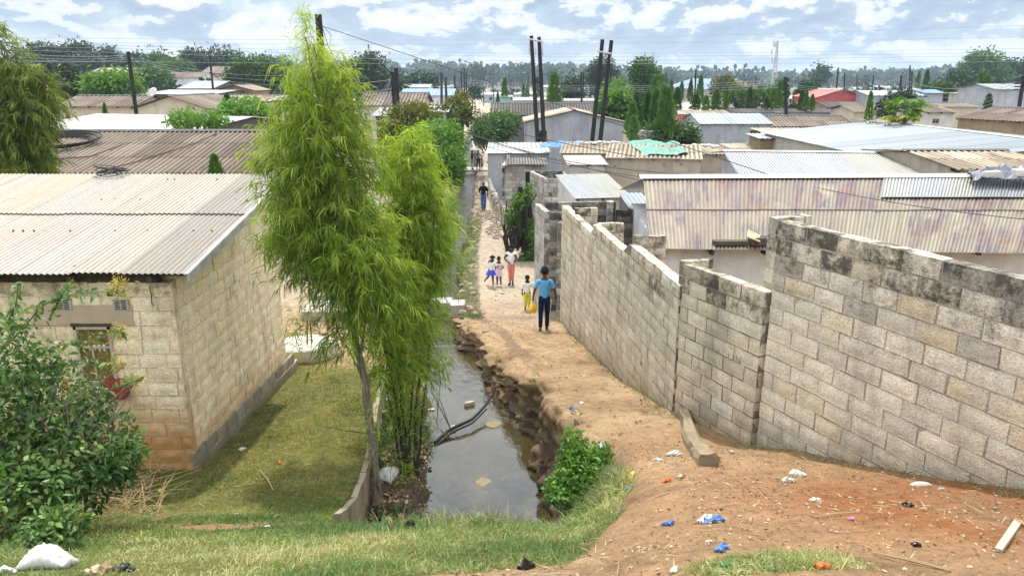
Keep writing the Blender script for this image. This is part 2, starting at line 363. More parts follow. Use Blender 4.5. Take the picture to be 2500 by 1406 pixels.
M['wire_light'] = flat('bare conductor', (.26, .28, .31), .5, .1, metal=.1)
M['mast'] = flat('painted mast steel', (.42, .40, .40), .5, .2)
M['iron'] = flat('rusty iron', (.10, .055, .035), .8, .5, 10)
M['dark'] = flat('dark opening', (.012, .011, .010), .9, .2)
M['timber'] = flat('old roof timber', (.07, .055, .040), .9, .4, 9)
M['timber_pale'] = flat('pale window wood', (.40, .35, .27), .85, .3, 9)
M['conc'] = plaster('rough concrete', (.42, .39, .34), .45, 3)
M['conc_pale'] = plaster('pale concrete', (.58, .55, .49), .3, 3)
M['white_plastic'] = flat('white plastic bag', (.56, .55, .53), .45, .12, 5, bmp=.2, spec=.5)
M['blue_plastic'] = flat('blue wrapper', (.06, .14, .36), .45, .4, 8, spec=.6)
M['black_plastic'] = flat('black plastic', (.012, .012, .015), .35, .3, 8, spec=.6)
M['orange_plastic'] = flat('orange wrapper', (.60, .14, .03), .5, .3, 8)
M['pink_plastic'] = flat('pink wrapper', (.75, .22, .40), .5, .3, 8)
M['yellow_plastic'] = flat('yellow plastic', (.72, .52, .03), .45, .2, 8, spec=.5)
M['green_plastic'] = flat('green plastic', (.05, .22, .12), .45, .3, 8)
M['cardboard'] = flat('torn cardboard', (.42, .32, .20), .9, .3, 8)
M['paper'] = flat('dirty paper', (.62, .58, .50), .9, .2, 8)
M['red_plastic'] = flat('red plastic', (.45, .03, .02), .5, .3, 8)
M['net'] = flat('turquoise netting', (.12, .27, .215), .7, .25, 5)
M['tarp_grey'] = flat('grey plastic sheet', (.13, .14, .17), .4, .4, 4, spec=.6)
M['tarp_blue'] = flat('blue sheet', (.05, .17, .50), .5, .3, 4)
M['skin'] = flat('brown skin', (.045, .024, .015), .5, .1, 8, spec=.4)
M['skin_light'] = flat('lighter brown skin', (.085, .045, .028), .5, .1, 8, spec=.4)
M['hair'] = flat('black hair', (.008, .007, .007), .9, .2, 30, bmp=.5)
for k, c in dict(blue=(.10, .36, .68), navy=(.010, .013, .035), white=(.78, .78, .80), pink=(.78, .58, .58), salmon=(.66, .24, .19), yellow=(.62, .60, .05), black=(.012, .011, .014),
                 jeans=(.07, .15, .33), brown=(.07, .04, .04), grey=(.30, .31, .34), skirt=(.06, .08, .50), red=(.45, .05, .06), printed=(.22, .24, .30)).items():
    M['c_'+k] = flat(k+' cloth', c, .9, .15, 18, bmp=.1, spec=.1)
M['block_right'] = blockmat('pale pitted concrete block', [(0, (.60, .53, .43)), (.3, (.71, .63, .51)), (.6, (.77, .68, .55)), (.85, (.70, .61, .46)), (.95, (.64, .53, .37)), (1, (.76, .71, .62))], (.42, .385, .33), smear=.4, dirt=(.22, .16, .095), dz=(-3.45, .35, 5.5, -.375), pore=1.3, mot=(-.04, .03))
M['block_mid'] = blockmat('weathered concrete block', [(0, (.49, .42, .32)), (.3, (.58, .51, .40)), (.6, (.64, .57, .45)), (.85, (.55, .47, .35)), (1, (.66, .62, .54))], (.24, .21, .17), mot=(-.03, .04), dirt=(.27, .19, .10), dz=(-5.35, .35, 12.9, -.19))
M['block_house'] = blockmat('tan sand block', [(0, (.86, .69, .46)), (.4, (.88, .72, .49)), (.7, (.88, .74, .52)), (1, (.88, .77, .57))], (.74, .58, .37), mot=(-.05, .02), smear=.25, dirt=(.46, .23, .07), dz=(-5.00, .5, 9.3, -.08), pore=.8)
M['block_front'] = blockmat('tan sand block front', [(0, (.70, .57, .39)), (.4, (.76, .63, .44)), (.7, (.79, .66, .47)), (1, (.80, .71, .54))], (.68, .56, .39), mot=(-.05, .02), smear=.45, dirt=(.44, .21, .06), dz=(-4.58, .5, 9.3, -.08), pore=.8)
M['block_foot'] = blockmat('grey footing block', [(0, (.36, .32, .26)), (1, (.55, .50, .42))], (.10, .085, .065), dirt=(.16, .13, .07), dz=(-5.15, .3, 9.3, -.08))
M['block_dark'] = blockmat('blackened block', [(0, (.12, .115, .10)), (.5, (.21, .20, .17)), (1, (.32, .30, .26))], (.10, .095, .085))  # stained block; its dark tone also paints shade on the compound's end face
M['block_grey'] = blockmat('grey block', [(0, (.30, .28, .25)), (.5, (.42, .40, .36)), (1, (.52, .50, .45))], (.22, .21, .19))
M['brick_red'] = blockmat('red brick', [(0, (.20, .06, .03)), (1, (.32, .10, .06))], (.10, .07, .06))
M['roof_house'] = roofmat('aged cream metal sheet', [(0, (.235, .205, .175)), (.25, (.30, .27, .225)), (.5, (.335, .30, .25)), (.75, (.36, .30, .22)), (1, (.30, .295, .29))], (.33, .25, .21), .54, .70, .55, .05, .4)
M['roof_rust'] = roofmat('purple rusted cream metal sheet', [(0, (.21, .165, .12)), (.3, (.26, .215, .155)), (.6, (.29, .245, .175)), (.85, (.22, .17, .125)), (1, (.28, .24, .20))], ((.080, .058, .10), (.17, .09, .06)), .44, .56, .55, .05, .6, rscale=(1.3, .5))
M['bank'] = flat('damp bank earth', (.115, .072, .038), .9, .5, 6, bmp=.7)
M['roof_white'] = roofmat('bright galvanised sheet', [(0, (.32, .34, .355)), (.6, (.39, .40, .415)), (1, (.37, .355, .30))], (.40, .33, .20), .6, .8, .4, .2, .4, trough_shade=.8)
M['roof_grey'] = roofmat('grey galvanised sheet', [(0, (.19, .22, .235)), (.5, (.24, .27, .29)), (1, (.28, .31, .33))], (.35, .31, .25), .66, .8, .45, .3, .3)
M['roof_pale'] = roofmat('pale worn sheet', [(0, (.25, .26, .265)), (.5, (.33, .335, .335)), (1, (.40, .385, .35))], (.30, .24, .19), .6, .75, .5, .1, .4)
M['roof_asb'] = roofmat('brown fibre cement sheet', [(0, (.15, .115, .09)), (.5, (.21, .165, .13)), (1, (.27, .22, .18))], (.10, .075, .060), .5, .7, .9, 0, .55, spec=.2, trough_shade=.9)
M['roof_asbt'] = roofmat('tan fibre cement sheet', [(0, (.26, .21, .16)), (.5, (.38, .32, .24)), (1, (.52, .45, .35))], (.16, .11, .08), .5, .65, .9, 0, .6, spec=.2, trough_shade=.8)
M['roof_asbd'] = roofmat('dark fibre cement sheet', [(0, (.085, .075, .072)), (.5, (.13, .115, .11)), (1, (.20, .18, .17))], (.07, .06, .05), .5, .7, .9, 0, .5, spec=.2, trough_shade=.9)
M['roof_red'] = roofmat('faded red sheet', [(0, (.35, .07, .06)), (1, (.48, .14, .12))], (.5, .3, .25), .6, .8, .6, 0, .3)
M['roof_blue'] = roofmat('blue sheet roof', [(0, (.09, .17, .36)), (1, (.16, .27, .48))], None, rough=.5, grime=.3)
M['cap'] = flat('dull ridge cap metal', (.42, .41, .38), .5, .25, 5, metal=.1)
M['cap_dark'] = flat('dark ridge cap', (.09, .085, .09), .8, .4, 5)
for k, c in dict(grey=(.36, .38, .42), cream=(.52, .47, .37), beige=(.38, .33, .27), pale=(.55, .55, .54), brown=(.27, .21, .14), pink=(.48, .18, .17), red=(.42, .10, .10), mint=(.30, .52, .42), white=(.65, .66, .67), dark=(.14, .13, .12)).items():
    M['w_'+k] = plaster(k+' plaster', c, .45)

# ground
def groundmat():
    m, nt, b, L = newmat('earth and turf')
    gr = attr(nt, 'gr').outputs['Fac']; mud = attr(nt, 'mud').outputs['Fac']; red = attr(nt, 'red').outputs['Fac']
    n1 = noise(nt, .8, 6, .65); n2 = noise(nt, 7, 7, .7); n3 = noise(nt, 34, 5, .75)
    soil = ramp(nt, [(.30, (.18, .11, .055)), (.5, (.32, .212, .115)), (.68, (.43, .305, .175))], n1).outputs[0]
    soil = mixc(nt, .7, soil, ramp(nt, [(.32, .45), (.52, 1.), (.7, 1.25)], n2).outputs[0], 'MULTIPLY')
    soil = mixc(nt, .6, soil, ramp(nt, [(.34, .4), (.5, 1.), (.68, 1.3)], n3).outputs[0], 'MULTIPLY')
    redc = mixc(nt, .7, (.25, .10, .035), ramp(nt, [(.32, .5), (.52, 1.), (.7, 1.3)], n2).outputs[0], 'MULTIPLY')
    c = mixc(nt, mth(nt, 'MULTIPLY', red, ramp(nt, [(.32, 0.15), (.55, 1)], n1).outputs[0]), soil, redc)
    gcol = ramp(nt, [(.3, (.05, .06, .014)), (.5, (.115, .11, .025)), (.7, (.21, .17, .06))], n2).outputs[0]
    gk = ramp(nt, [(.42, 0), (.58, 1)], mth(nt, 'ADD', mth(nt, 'MULTIPLY', gr, .62), mth(nt, 'MULTIPLY', noise(nt, 2.4, 6, .7), .5))).outputs[0]
    c = mixc(nt, gk, c, gcol)
    pl_ = attr(nt, 'pale').outputs['Fac']; c = mixc(nt, mth(nt, 'MULTIPLY', pl_, .75), c, mixc(nt, .8, (.40, .35, .285), ramp(nt, [(.32, .55), (.52, 1.), (.7, 1.25)], n2).outputs[0], 'MULTIPLY'))
    mc = mixc(nt, .7, (.075, .055, .040), ramp(nt, [(.3, .5), (.6, 1.2)], n2).outputs[0], 'MULTIPLY')
    mk_ = mth(nt, 'MULTIPLY', mud, ramp(nt, [(.3, .55), (.55, 1)], n2).outputs[0])
    c = mixc(nt, mk_, c, mc)
    L.new(c, b.inputs['Base Color'])
    wet = attr(nt, 'wet').outputs['Fac']; wk = mth(nt, 'MULTIPLY', wet, ramp(nt, [(.45, 0), (.6, 1)], noise(nt, 1.5, 5)).outputs[0])
    L.new(mth(nt, 'SUBTRACT', .95, mth(nt, 'MULTIPLY', wk, .75)), b.inputs['Roughness']); b.inputs['Specular IOR Level'].default_value = .3
    bump(nt, b, mth(nt, 'ADD', mth(nt, 'MULTIPLY', n2, 1.), mth(nt, 'MULTIPLY', n3, .6)), .9, .05)
    return m
M['ground'] = groundmat()
def watermat():
    m, nt, b, L = newmat('drain water')
    c = ramp(nt, [(.3, (.018, .015, .008)), (.6, (.05, .038, .015)), (.75, (.075, .06, .03))], noise(nt, .9, 5, .6)).outputs[0]
    sc = ramp(nt, [(.55, 0), (.72, 1)], noise(nt, 5, 7, .75)).outputs[0]
    c = mixc(nt, mth(nt, 'MULTIPLY', sc, .10), c, (.30, .33, .34))
    L.new(c, b.inputs['Base Color']); b.inputs['Roughness'].default_value = .04; b.inputs['IOR'].default_value = 1.45; b.inputs['Specular IOR Level'].default_value = 1.0
    b.inputs['Coat Weight'].default_value = .0
    g = nt.nodes.new('ShaderNodeNewGeometry'); sp = nt.nodes.new('ShaderNodeSeparateXYZ'); L.new(g.outputs['Position'], sp.inputs[0])
    k = ramp(nt, [(.27, .07), (.50, 1.)], mth(nt, 'DIVIDE', sp.outputs[1], 40.)).outputs[0]
    mp = nt.nodes.new('ShaderNodeMapping'); mp.inputs['Scale'].default_value = (1.2, .8, 1); L.new(g.outputs['Position'], mp.inputs[0])
    h = mth(nt, 'MULTIPLY', mth(nt, 'ADD', noise(nt, 5.5, 5, .6, mp.outputs[0], .8), mth(nt, 'MULTIPLY', noise(nt, 1.4, 3, .5, mp.outputs[0], .8), 1.6)), k)
    bump(nt, b, h, .6, .06)
    return m
M['water'] = watermat()

# ---------------------------------------------------------------- ground and water
def axis(segs):
    out = [segs[0][0]]
    for a, b_, s in segs:
        n = max(1, int(round((b_-a)/s))); out += list(np.linspace(a, b_, n+1)[1:])
    return np.array(out)
gx = axis([(-2500, -400, 300), (-400, -80, 40), (-80, -24, 7), (-24, -8, 1.0), (-8, -3.6, .16), (-3.6, 2.3, .065), (2.3, 6, .14), (6, 24, 1.0), (24, 80, 7), (80, 400, 40), (400, 2500, 300)])
gy = axis([(-30, 0, 5), (0, 2.4, .4), (2.4, 20, .075), (20, 32, .16), (32, 75, .5), (75, 200, 4), (200, 800, 60), (800, 5000, 400)])
X, Y = np.meshgrid(gx, gy, indexing='ij'); Z = zg(X, Y)
nx, ny = X.shape
me = bpy.data.meshes.new('ground'); me.vertices.add(nx*ny); me.vertices.foreach_set('co', np.stack([X, Y, Z], -1).astype('f').ravel())
ii, jj = np.meshgrid(np.arange(nx-1), np.arange(ny-1), indexing='ij'); a = ii*ny+jj
idx = np.stack([a, a+ny, a+ny+1, a+1], -1).reshape(-1); nf = len(idx)//4
me.loops.add(len(idx)); me.loops.foreach_set('vertex_index', idx.astype('i')); me.polygons.add(nf)
me.polygons.foreach_set('loop_start', (np.arange(nf)*4).astype('i')); me.polygons.foreach_set('loop_total', np.full(nf, 4, 'i')); me.polygons.foreach_set('use_smooth', [True]*nf)
wz = chan(Y, 5); xl = chan(Y, 2); xr = chan(Y, 3); xt = chan(Y, 4); xw = chan(Y, 1)
inch = (Y > 7)*(1-ss(170, 190, Y))
def grassf(X, Y):
    xw = chan(Y, 1); xt = chan(Y, 4)
    bnd = np.interp(Y, [0, 3.9, 4.3, 5.0, 5.6, 6.4, 7.4], [-1.3, -.7, .3, .75, 1.15, 1.15, .8])+.35*vn(X, Y, 1.6, 21)
    fore = (1-ss(bnd-.25, bnd+.1, X))*(1-np.where(X < -2, ss(5.3, 7.2, Y+1.6*vn(X, Y, .9, 22)), ss(7.3, 7.9, Y)))
    yard = (1-ss(xw-.05, xw, X))*ss(5.6, 7.3, Y)*(1-ss(13.6, 15.5, Y)*.75)
    yard = yard*np.where(Y > 20, .6, 1)
    tuft = .8*np.exp(-(((X-1.45)/.55)**2+((Y-3.55)/.25)**2))
    berm = ss(17, 19.5, Y)*(1-ss(38, 46, Y))*np.exp(-((X-chan(Y, 4)-.15)/.35)**2)
    far = ss(80, 160, Y)*.45*(abs(X+.045*Y) > 3.)
    return np.clip(np.maximum.reduce([fore, yard*.62, tuft, berm, far]), 0, 1)
gr = grassf(X, Y)
mud = np.clip((wz+.75-Z)/.55, 0, 1)*inch*(X > xw)*(X < xt+.6)
mud = np.maximum(mud, .35*np.exp(-((X+.3)/.9)**2)*ss(7, 7.8, Y)*(1-ss(8, 9, Y)))
red = np.clip(np.exp(-(((X-3.4)/1.5)**2+((Y-5.0)/1.2)**2))*1.1+.25*(X > .5)*(Y < 9)+.35*(X < -2)*(Y < 8.5), 0, 1)
gz_x, gz_y = np.gradient(Z, gx, gy); steep = np.hypot(gz_x, gz_y); mud = np.maximum(mud, .9*ss(.7, 1.6, steep)*inch*(X > xl))
pale = ss(15, 24, Y)*(1-gr)*.8
wet = ss(20, 26, Y)*np.exp(-((X-(chan(Y, 4)+1.2))/1.0)**2)*.8+ss(60, 70, Y)*(1-ss(170, 200, Y))*(X > xl)*(X < xt+2.5)
for nm, A in (('gr', gr), ('mud', mud), ('red', red), ('wet', wet), ('pale', pale)):
    at_ = me.attributes.new(nm, 'FLOAT', 'POINT'); at_.data.foreach_set('value', np.asarray(A, 'f').ravel())
me.materials.append(M['ground']); me.update(calc_edges=True)
ground = bpy.data.objects.new('ground', me); COL.objects.link(ground); tag(ground, kind='structure')
ys = np.concatenate([np.arange(6.6, 30, .4), np.arange(30, 190, 2.)]); V = []; Fc = []
for i, y in enumerate(ys):
    V += [[chan(y, 2)-.6, y, chan(y, 5)], [chan(y, 3)+.5, y, chan(y, 5)]]
    if i: Fc.append((2*i-2, 2*i-1, 2*i+1, 2*i))
wmb = MB(); wmb.add(V, Fc); water = wmb.build('water', M['water'], smooth=True); tag(water, kind='structure')

# eroded right bank: a real overhanging earth face laid in front of the terrain's cliff
us = np.arange(8.5, 18.6, .05); vs = np.concatenate([np.linspace(0, 1, 26), [1.08, 1.18, 1.3]]); V = []; MU = []
for v in vs:
    for y in us:
        xr_, xt_, w_ = float(chan(y, 3)), float(chan(y, 4)), float(chan(y, 5))
        jx_ = .30*float(vn(xr_+.2, y, 1.1, 6))+.20*float(vn(xr_+.2, y, 3.1, 7)); a = min(v, 1.)
        nz = .09*float(vn(y, v*1.2, 1.7, 80))+.09*float(vn(y, v*1.5, 5.5, 81))+.08*float(vn(y, v*1.6, 13, 82))+.03*math.sin(v*34+3*float(vn(y, v, 2, 85)))
        x = xr_+(xt_-xr_)*(.12+.78*a)-jx_-.13+.09*math.sin(math.pi*min(1, a*1.25))*(a < .8)-.05*math.exp(-((a-.9)/.1)**2)+nz*(1.6*(a > .03))*(1.25-a*.55)
        zt_ = float(zg(xt_-jx_+.12, y, False)); z = w_-.15+(zt_-w_+.15)*a+.05*float(vn(y*1.3, v*2, 6, 83))*(0 < v < 1)
        if v > 1: x = xt_-jx_-.02+(v-1)*1.2; z = float(zg(x, y))+.012-(.05 if v > 1.25 else 0)
        V.append([x, y, z]); MU.append(np.clip(1.05-a*1.0-.5*float(vn(y, v, 3, 84)), 0, 1)*(v < 1))
n_ = len(us); bmb = MB(); bmb.add(V, [(j*n_+i, j*n_+i+1, (j+1)*n_+i+1, (j+1)*n_+i) for j in range(len(vs)-1) for i in range(n_-1)])
bank = bmb.build('bank', M['ground'], smooth=True); tag(bank, kind='structure'); at_ = bank.data.attributes.new('mud', 'FLOAT', 'POINT'); at_.data.foreach_set('value', np.array(MU, 'f'))
# ---------------------------------------------------------------- building kit
def corr(mb, P, e, s, W_, L_, pitch=.177, amp=.025, sheetw=1.0, rows=2, nsub=6, lift=.014, jit=.015, tints=None, skipn=None):
    P, e, s = np.asarray(P, float), np.asarray(e, float), np.asarray(s, float)
    n = np.cross(e, s); n /= np.linalg.norm(n)
    if n[2] < 0: n = -n
    rl = L_/rows; ns = int(math.ceil(W_/sheetw))
    for i in range(rows):
        for j in range(ns):
            u0 = j*sheetw; u1 = min(u0+sheetw+pitch*.8, W_)
            v0 = i*rl+(rng.uniform(-jit, jit)); v1 = min((i+1)*rl+.12, L_)
            nu = max(2, int(math.ceil((u1-u0)/pitch*nsub)))+1
            u = np.linspace(u0, u1, nu); V = []
            h = amp*np.cos(2*math.pi*u/pitch); off = (j % 2)*.004
            RC = []
            for vv, ll in ((v0, lift), ((v0+v1)/2, lift*.4), (v1, 0.)):
                V.append(P+np.outer(u, e)+s*vv+np.outer(h+ll+off, n)); RC.append(np.stack([u, np.full(nu, vv), np.full(nu, i*7.+j)], -1))
            V = np.concatenate(V); RC = np.concatenate(RC)
            Fc = [(r*nu+k, r*nu+k+1, (r+1)*nu+k+1, (r+1)*nu+k) for r in range(2) for k in range(nu-1)]
            t = rng.random() if tints is None else tints(u0/W_, i/rows)
            mb.add(V, Fc, np.clip(t, 0, 1), np.tile(.5-.5*np.cos(2*math.pi*u/pitch), 3), RC)  # dark value carries the painted groove shading
def prism(mb, foot, zbot, ztops, tint=.5):
    """closed wall body: footprint corners + top height of each corner"""
    k = len(foot); V = [(p[0], p[1], zbot) for p in foot]+[(p[0], p[1], z) for p, z in zip(foot, ztops)]
    Fc = [tuple(range(k))[::-1], tuple(range(k, 2*k))]+[(i, (i+1) % k, (i+1) % k+k, i+k) for i in range(k)]
    mb.add(V, Fc, tint)
def ray_plane(px, py, P, n):
    d = ray(px, py); return d*(np.dot(P, n)/np.dot(d, n))
def add_feats(root, wall, P, e, n, feats):
    up = np.array([0, 0, 1.])
    for f in feats:
        kind, x0, y0, x1, y1 = f[:5]
        A = ray_plane(x0, y1, P, n); B = ray_plane(x1, y1, P, n); C = ray_plane(x0, y0, P, n)
        w = abs(np.dot(B-A, e)); h = abs(C[2]-A[2]); o = A if np.dot(B-A, e) > 0 else B
        t = .05 if w > .4 else .02
        fr = MB()
        if kind == 'vent':
            fr.obox(o-n*.02, e*w, n*.03, up*h*.12); fr.obox(o-n*.02+up*h*.88, e*w, n*.03, up*h*.12)
            fr.obox(o-n*.02, e*w*.12, n*.03, up*h); fr.obox(o-n*.02+e*w*.88, e*w*.12, n*.03, up*h)
            for k in range(1, 4): fr.obox(o-n*.018+up*h*k/4, e*w, n*.02, up*h*.07)
            fr.obox(o-n*.018+e*w*.46, e*w*.08, n*.02, up*h)
            v = fr.build('vent', M['conc'], root); d = MB(); d.obox(o-n*.008, e*w, n*.02, up*h); d.build('opening', M['dark'], v)
            continue
        fm = M['timber_pale'] if len(f) < 6 else M[f[5]]
        for k in (0, 1): fr.obox(o-n*.03+e*(w-t)*k, e*t, n*.05, up*h)
        fr.obox(o-n*.03+up*(h-t), e*w, n*.05, up*t)
        if kind == 'window':
            fr.obox(o-n*.03, e*w, n*.05, up*t); fr.obox(o-n*.025+e*(w/2-.015), e*.03, n*.04, up*h); fr.obox(o-n*.025+up*h*.62, e*w, n*.04, up*.03)
        v = fr.build(kind, fm, root); d = MB(); d.obox(o-n*.012, e*w, n*.03, up*h); d.build('pane' if kind == 'window' else 'door_leaf', M['dark'], v)
def house(name, label, pL, pR, YL, YR, depth, rise, kind, rm, wm, pitch=.177, amp=.025, over=(.3, .35), hgt=2.4, feats=(), rows=2, sheetw=1.0, cap='cap_dark', r=.5, cat='house', group=None, nsub=6, tints=None, zbase=None, lr=0.):
    PL, PR = at(*pL, YL), at(*pR, YR); ze = (PL[2]+PR[2])/2
    PL[2] = PR[2] = ze
    e = PR-PL; W_ = np.linalg.norm(e); e = e/W_; n = np.array([-e[1], e[0], 0.])
    up = np.array([0, 0, 1.])
    if rise > 50:
        Yr_ = (YL+YR)/2+(0 if kind == 'front' else depth*(1. if kind == 'mono' else r)); rise = max(.12, at((pL[0]+pR[0])/2, rise, Yr_)[2]-ze)
    zb = ze-hgt if zbase is None else zbase
    zb = min(zb, float(zg(PL[0], PL[1], False)), float(zg(PR[0], PR[1], False)))-.3
    mid = PL+e*W_/2+n*depth/2
    root = empty(name, (mid[0], mid[1], zb+.3), label, cat, group)
    rf = MB(); wl = MB(); ov, on = over
    if kind in ('gable', 'mono'):
        if kind == 'mono': r = 1.
        sl = rise/(depth*r); s = unit(n+up*sl); corr(rf, PL, e, s, W_, math.hypot(depth*r, rise), pitch, amp, sheetw, rows, nsub, tints=tints)
        zr = ze+rise
        if r < 1:
            PB = PL+n*depth; PB = PB-up*0; zbk = zr-sl*depth*(1-r); PB[2] = zbk
            s2 = unit(-n+up*sl); corr(rf, PB, e, s2, W_, math.hypot(depth*(1-r), zr-zbk), pitch, amp, sheetw, rows, max(2, nsub//2), tints=tints)
        A = PL+e*ov+n*on; B = PR-e*ov+n*on; Cc = B+n*(depth-2*on); D = A+n*(depth-2*on)
        fz = ze+sl*on-.05
        if r < 1:
            Rr = B+n*(depth*r-on); Rl = A+n*(depth*r-on); prism(wl, [A, B, Rr, Cc, D, Rl], zb, [fz, fz, zr-.06, zbk+sl*on-.05, zbk+sl*on-.05, zr-.06])
        else:
            hz_ = zr-sl*on-.05; prism(wl, [A, B, Cc, D], zb, [fz, fz, hz_, hz_])
        Pw = A
    else:  # 'front' : gable end faces the camera, ridge runs away
        half = W_/2; sl = rise/half; sd = math.hypot(half, rise)
        s = unit(e+up*sl); corr(rf, PL, n, s, depth, sd, pitch, amp, sheetw, rows, nsub, tints=tints)
        s2 = unit(-e+up*sl); corr(rf, PR, n, s2, depth, sd, pitch, amp, sheetw, rows, nsub, tints=tints)
        A = PL+e*ov+n*on; B = PR-e*ov+n*on; Mi = PL+e*half+n*on; Cc = B+n*(depth-2*on); D = A+n*(depth-2*on); Mb = Mi+n*(depth-2*on)
        fz = ze+sl*ov-.05; zr = ze+rise
        V = [(*q[:2], zb) for q in (A, B, Cc, D)]+[(*A[:2], fz), (*B[:2], fz), (*Cc[:2], fz), (*D[:2], fz), (*Mi[:2], zr-.06), (*Mb[:2], zr-.06)]
        wl.add(V, [(0, 1, 5, 8, 4), (1, 2, 6, 5), (2, 3, 7, 9, 6), (3, 0, 4, 7), (4, 8, 9, 7), (8, 5, 6, 9)])
        Pw = A
    wall = wl.build('wall', wm if not isinstance(wm, str) else M[wm], root)
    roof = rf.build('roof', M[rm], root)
    if cap:
        c = MB()
        if kind == 'gable':
            Rl = PL+n*depth*r; Rl[2] = ze+rise+amp
            a = unit(-n-up*sl*1.); b_ = unit(n-up*sl)
            c.add([Rl+a*.16+up*.02, Rl+up*.05, Rl+b_*.16+up*.02, Rl+e*W_+a*.16+up*.02, Rl+e*W_+up*.05, Rl+e*W_+b_*.16+up*.02], [(0, 3, 4, 1), (1, 4, 5, 2), (0, 1, 2), (3, 5, 4)])
            c.build('ridge_cap', M[cap], root)
        elif kind == 'front':
            Rl = PL+e*half; Rl[2] = ze+rise+amp
            a = unit(-e-up*sl); b_ = unit(e-up*sl)
            c.add([Rl+a*.16+up*.02, Rl+up*.05, Rl+b_*.16+up*.02, Rl+n*depth+a*.16+up*.02, Rl+n*depth+up*.05, Rl+n*depth+b_*.16+up*.02], [(0, 3, 4, 1), (1, 4, 5, 2), (0, 1, 2), (3, 5, 4)])
            c.build('ridge_cap', M[cap], root)
    # roof timbers under the front eave
    if kind != 'front' and YL < 70:
        k = min(14, max(2, int(W_/1.1)))
        for i in range(k+1):
            t = MB(); t.obox(PL+e*(ov+(W_-2*ov-.06)*i/k)+n*.06-up*(amp+.10)+up*sl*.06, e*.06, n*(on+.2)+up*sl*(on+.2), up*.08)
            t.build('rafter', M['timber'], root)
    add_feats(root, wall, Pw, e, n, feats)
    return root
def blocks(P0, P1, zbot, ztop, th=.15, bl=.40, bh=.20, inset=.007, jit=.006, dk=None, top=None, mb=None, clip=None, tintf=None, side=1., zb1=None):
    """a block wall from P0 to P1 (x,y); ztop may be a function of distance"""
    mb = mb or MB(); P0 = np.array([*P0, 0.]); P1 = np.array([*P1, 0.]); e = P1-P0; Ln = np.linalg.norm(e); e /= Ln; n = np.array([-e[1], e[0], 0.])*side
    up = np.array([0, 0, 1.]); zt = ztop if callable(ztop) else (lambda s: ztop)
    zbm = zbot
    # mortar core
    k = 24 if callable(ztop) else 1
    for i in range(k):
        s0, s1 = Ln*i/k, Ln*(i+1)/k
        a, b_ = P0+e*s0+n*inset, P0+e*s1+n*inset; w = n*(th-2*inset); z0, z1 = zt(s0)-.012, zt(s1)-.012
        V = [a+up*zbm, b_+up*zbm, b_+w+up*zbm, a+w+up*zbm, a+up*z0, b_+up*z1, b_+w+up*z1, a+w+up*z0]
        mb.add(V, BOXF, -1., 0)
    zmax = max(zt(s) for s in np.linspace(0, Ln, 30)); nc = int((zmax-zbm)/bh)+1; g = .017
    for c in range(nc):
        z1 = zmax-c*bh; z0 = z1-bh+g; s = -(bl/2 if c % 2 else 0)
        if z1 < zbm: break
        while s < Ln:
            bq = bl*rng.uniform(.9, 1.1); gj = g*rng.uniform(.6, 1.5)
            a0, a1 = max(s, 0), min(s+bq-gj, Ln); s += bq
            if a1-a0 < .04: continue
            ztt = min(zt(a0), zt(a1))
            zz1 = z1
            if z1 > ztt+.005:
                if z0 < ztt-.05 : zz1 = ztt
                else: continue
            t = rng.random() if tintf is None else tintf(a0/Ln, c)
            d = 0 if dk is None else dk(c, a0/Ln)
            pr = rng.uniform(-.003, .004)
            dz_ = rng.uniform(-.004, .004); mb.obox(P0+e*a0-n*pr+up*(z0+dz_), e*(a1-a0), n*(th+2*pr), up*(zz1-z0), t, d, jit)
            if th < 1 and (zz1-z0) > .06:   # worn face: rounded arrises, uneven surface
                gu, gv = 6, 4; uu, vv = np.meshgrid(np.linspace(0, 1, gu), np.linspace(0, 1, gv)); ed = np.minimum.reduce([uu, 1-uu, vv, 1-vv]); lw = a1-a0; hh = zz1-z0
                su = uu*lw+np.where((uu > 0) & (uu < 1), 0, 1)*rng.uniform(-.006, .006, uu.shape); sv = vv*hh+np.where((vv > 0) & (vv < 1), 0, 1)*rng.uniform(-.006, .006, uu.shape)
                dp = np.where(ed > 0, .009+rng.uniform(-.003, .003, uu.shape), -.006-.012*(rng.random(uu.shape) < .15)*rng.random(uu.shape))
                VV = (P0+e*a0+up*(z0+dz_)-n*pr)[None, None]+e*su[..., None]+up*sv[..., None]-n*dp[..., None]
                mb.add(VV.reshape(-1, 3), [(r_*gu+c_, r_*gu+c_+1, (r_+1)*gu+c_+1, (r_+1)*gu+c_) for r_ in range(gv-1) for c_ in range(gu-1)], t, np.clip(d+rng.uniform(-.1, .1), 0, 1), sm=True)
    return mb

# ================================================================ near house (left)
E = np.array([1., 0, 0]); NN = np.array([0, 1., 0]); UP = np.array([0, 0, 1.])
hx = -4.43; hy0, hy1 = 9.33, 13.7
h1 = empty('block_house', (-9, 11.5, -5.4), 'tan block house with cream corrugated metal roof beside the grass yard, nearest on the left', 'house')
b = blocks((-14, hy0), (hx, hy0), -5.75, -2.56, th=.15, dk=lambda c, s: .55 if c == 0 else 0)
b.build('front_wall', M['block_front'], h1)
slope = (-1.75+2.56)/(hy1-hy0)
b = blocks((hx, hy0+.15), (hx, hy1), -5.95, lambda s: -2.42+.155*s, th=.15, side=1., dk=lambda c, s: 0)
b.build('gable_wall', M['block_house'], h1)
b = MB(); b.box((-14, hy1-.15, -5.9), (hx-.152, hy1, -1.82)); b.build('rear_wall', M['block_house'], h1)
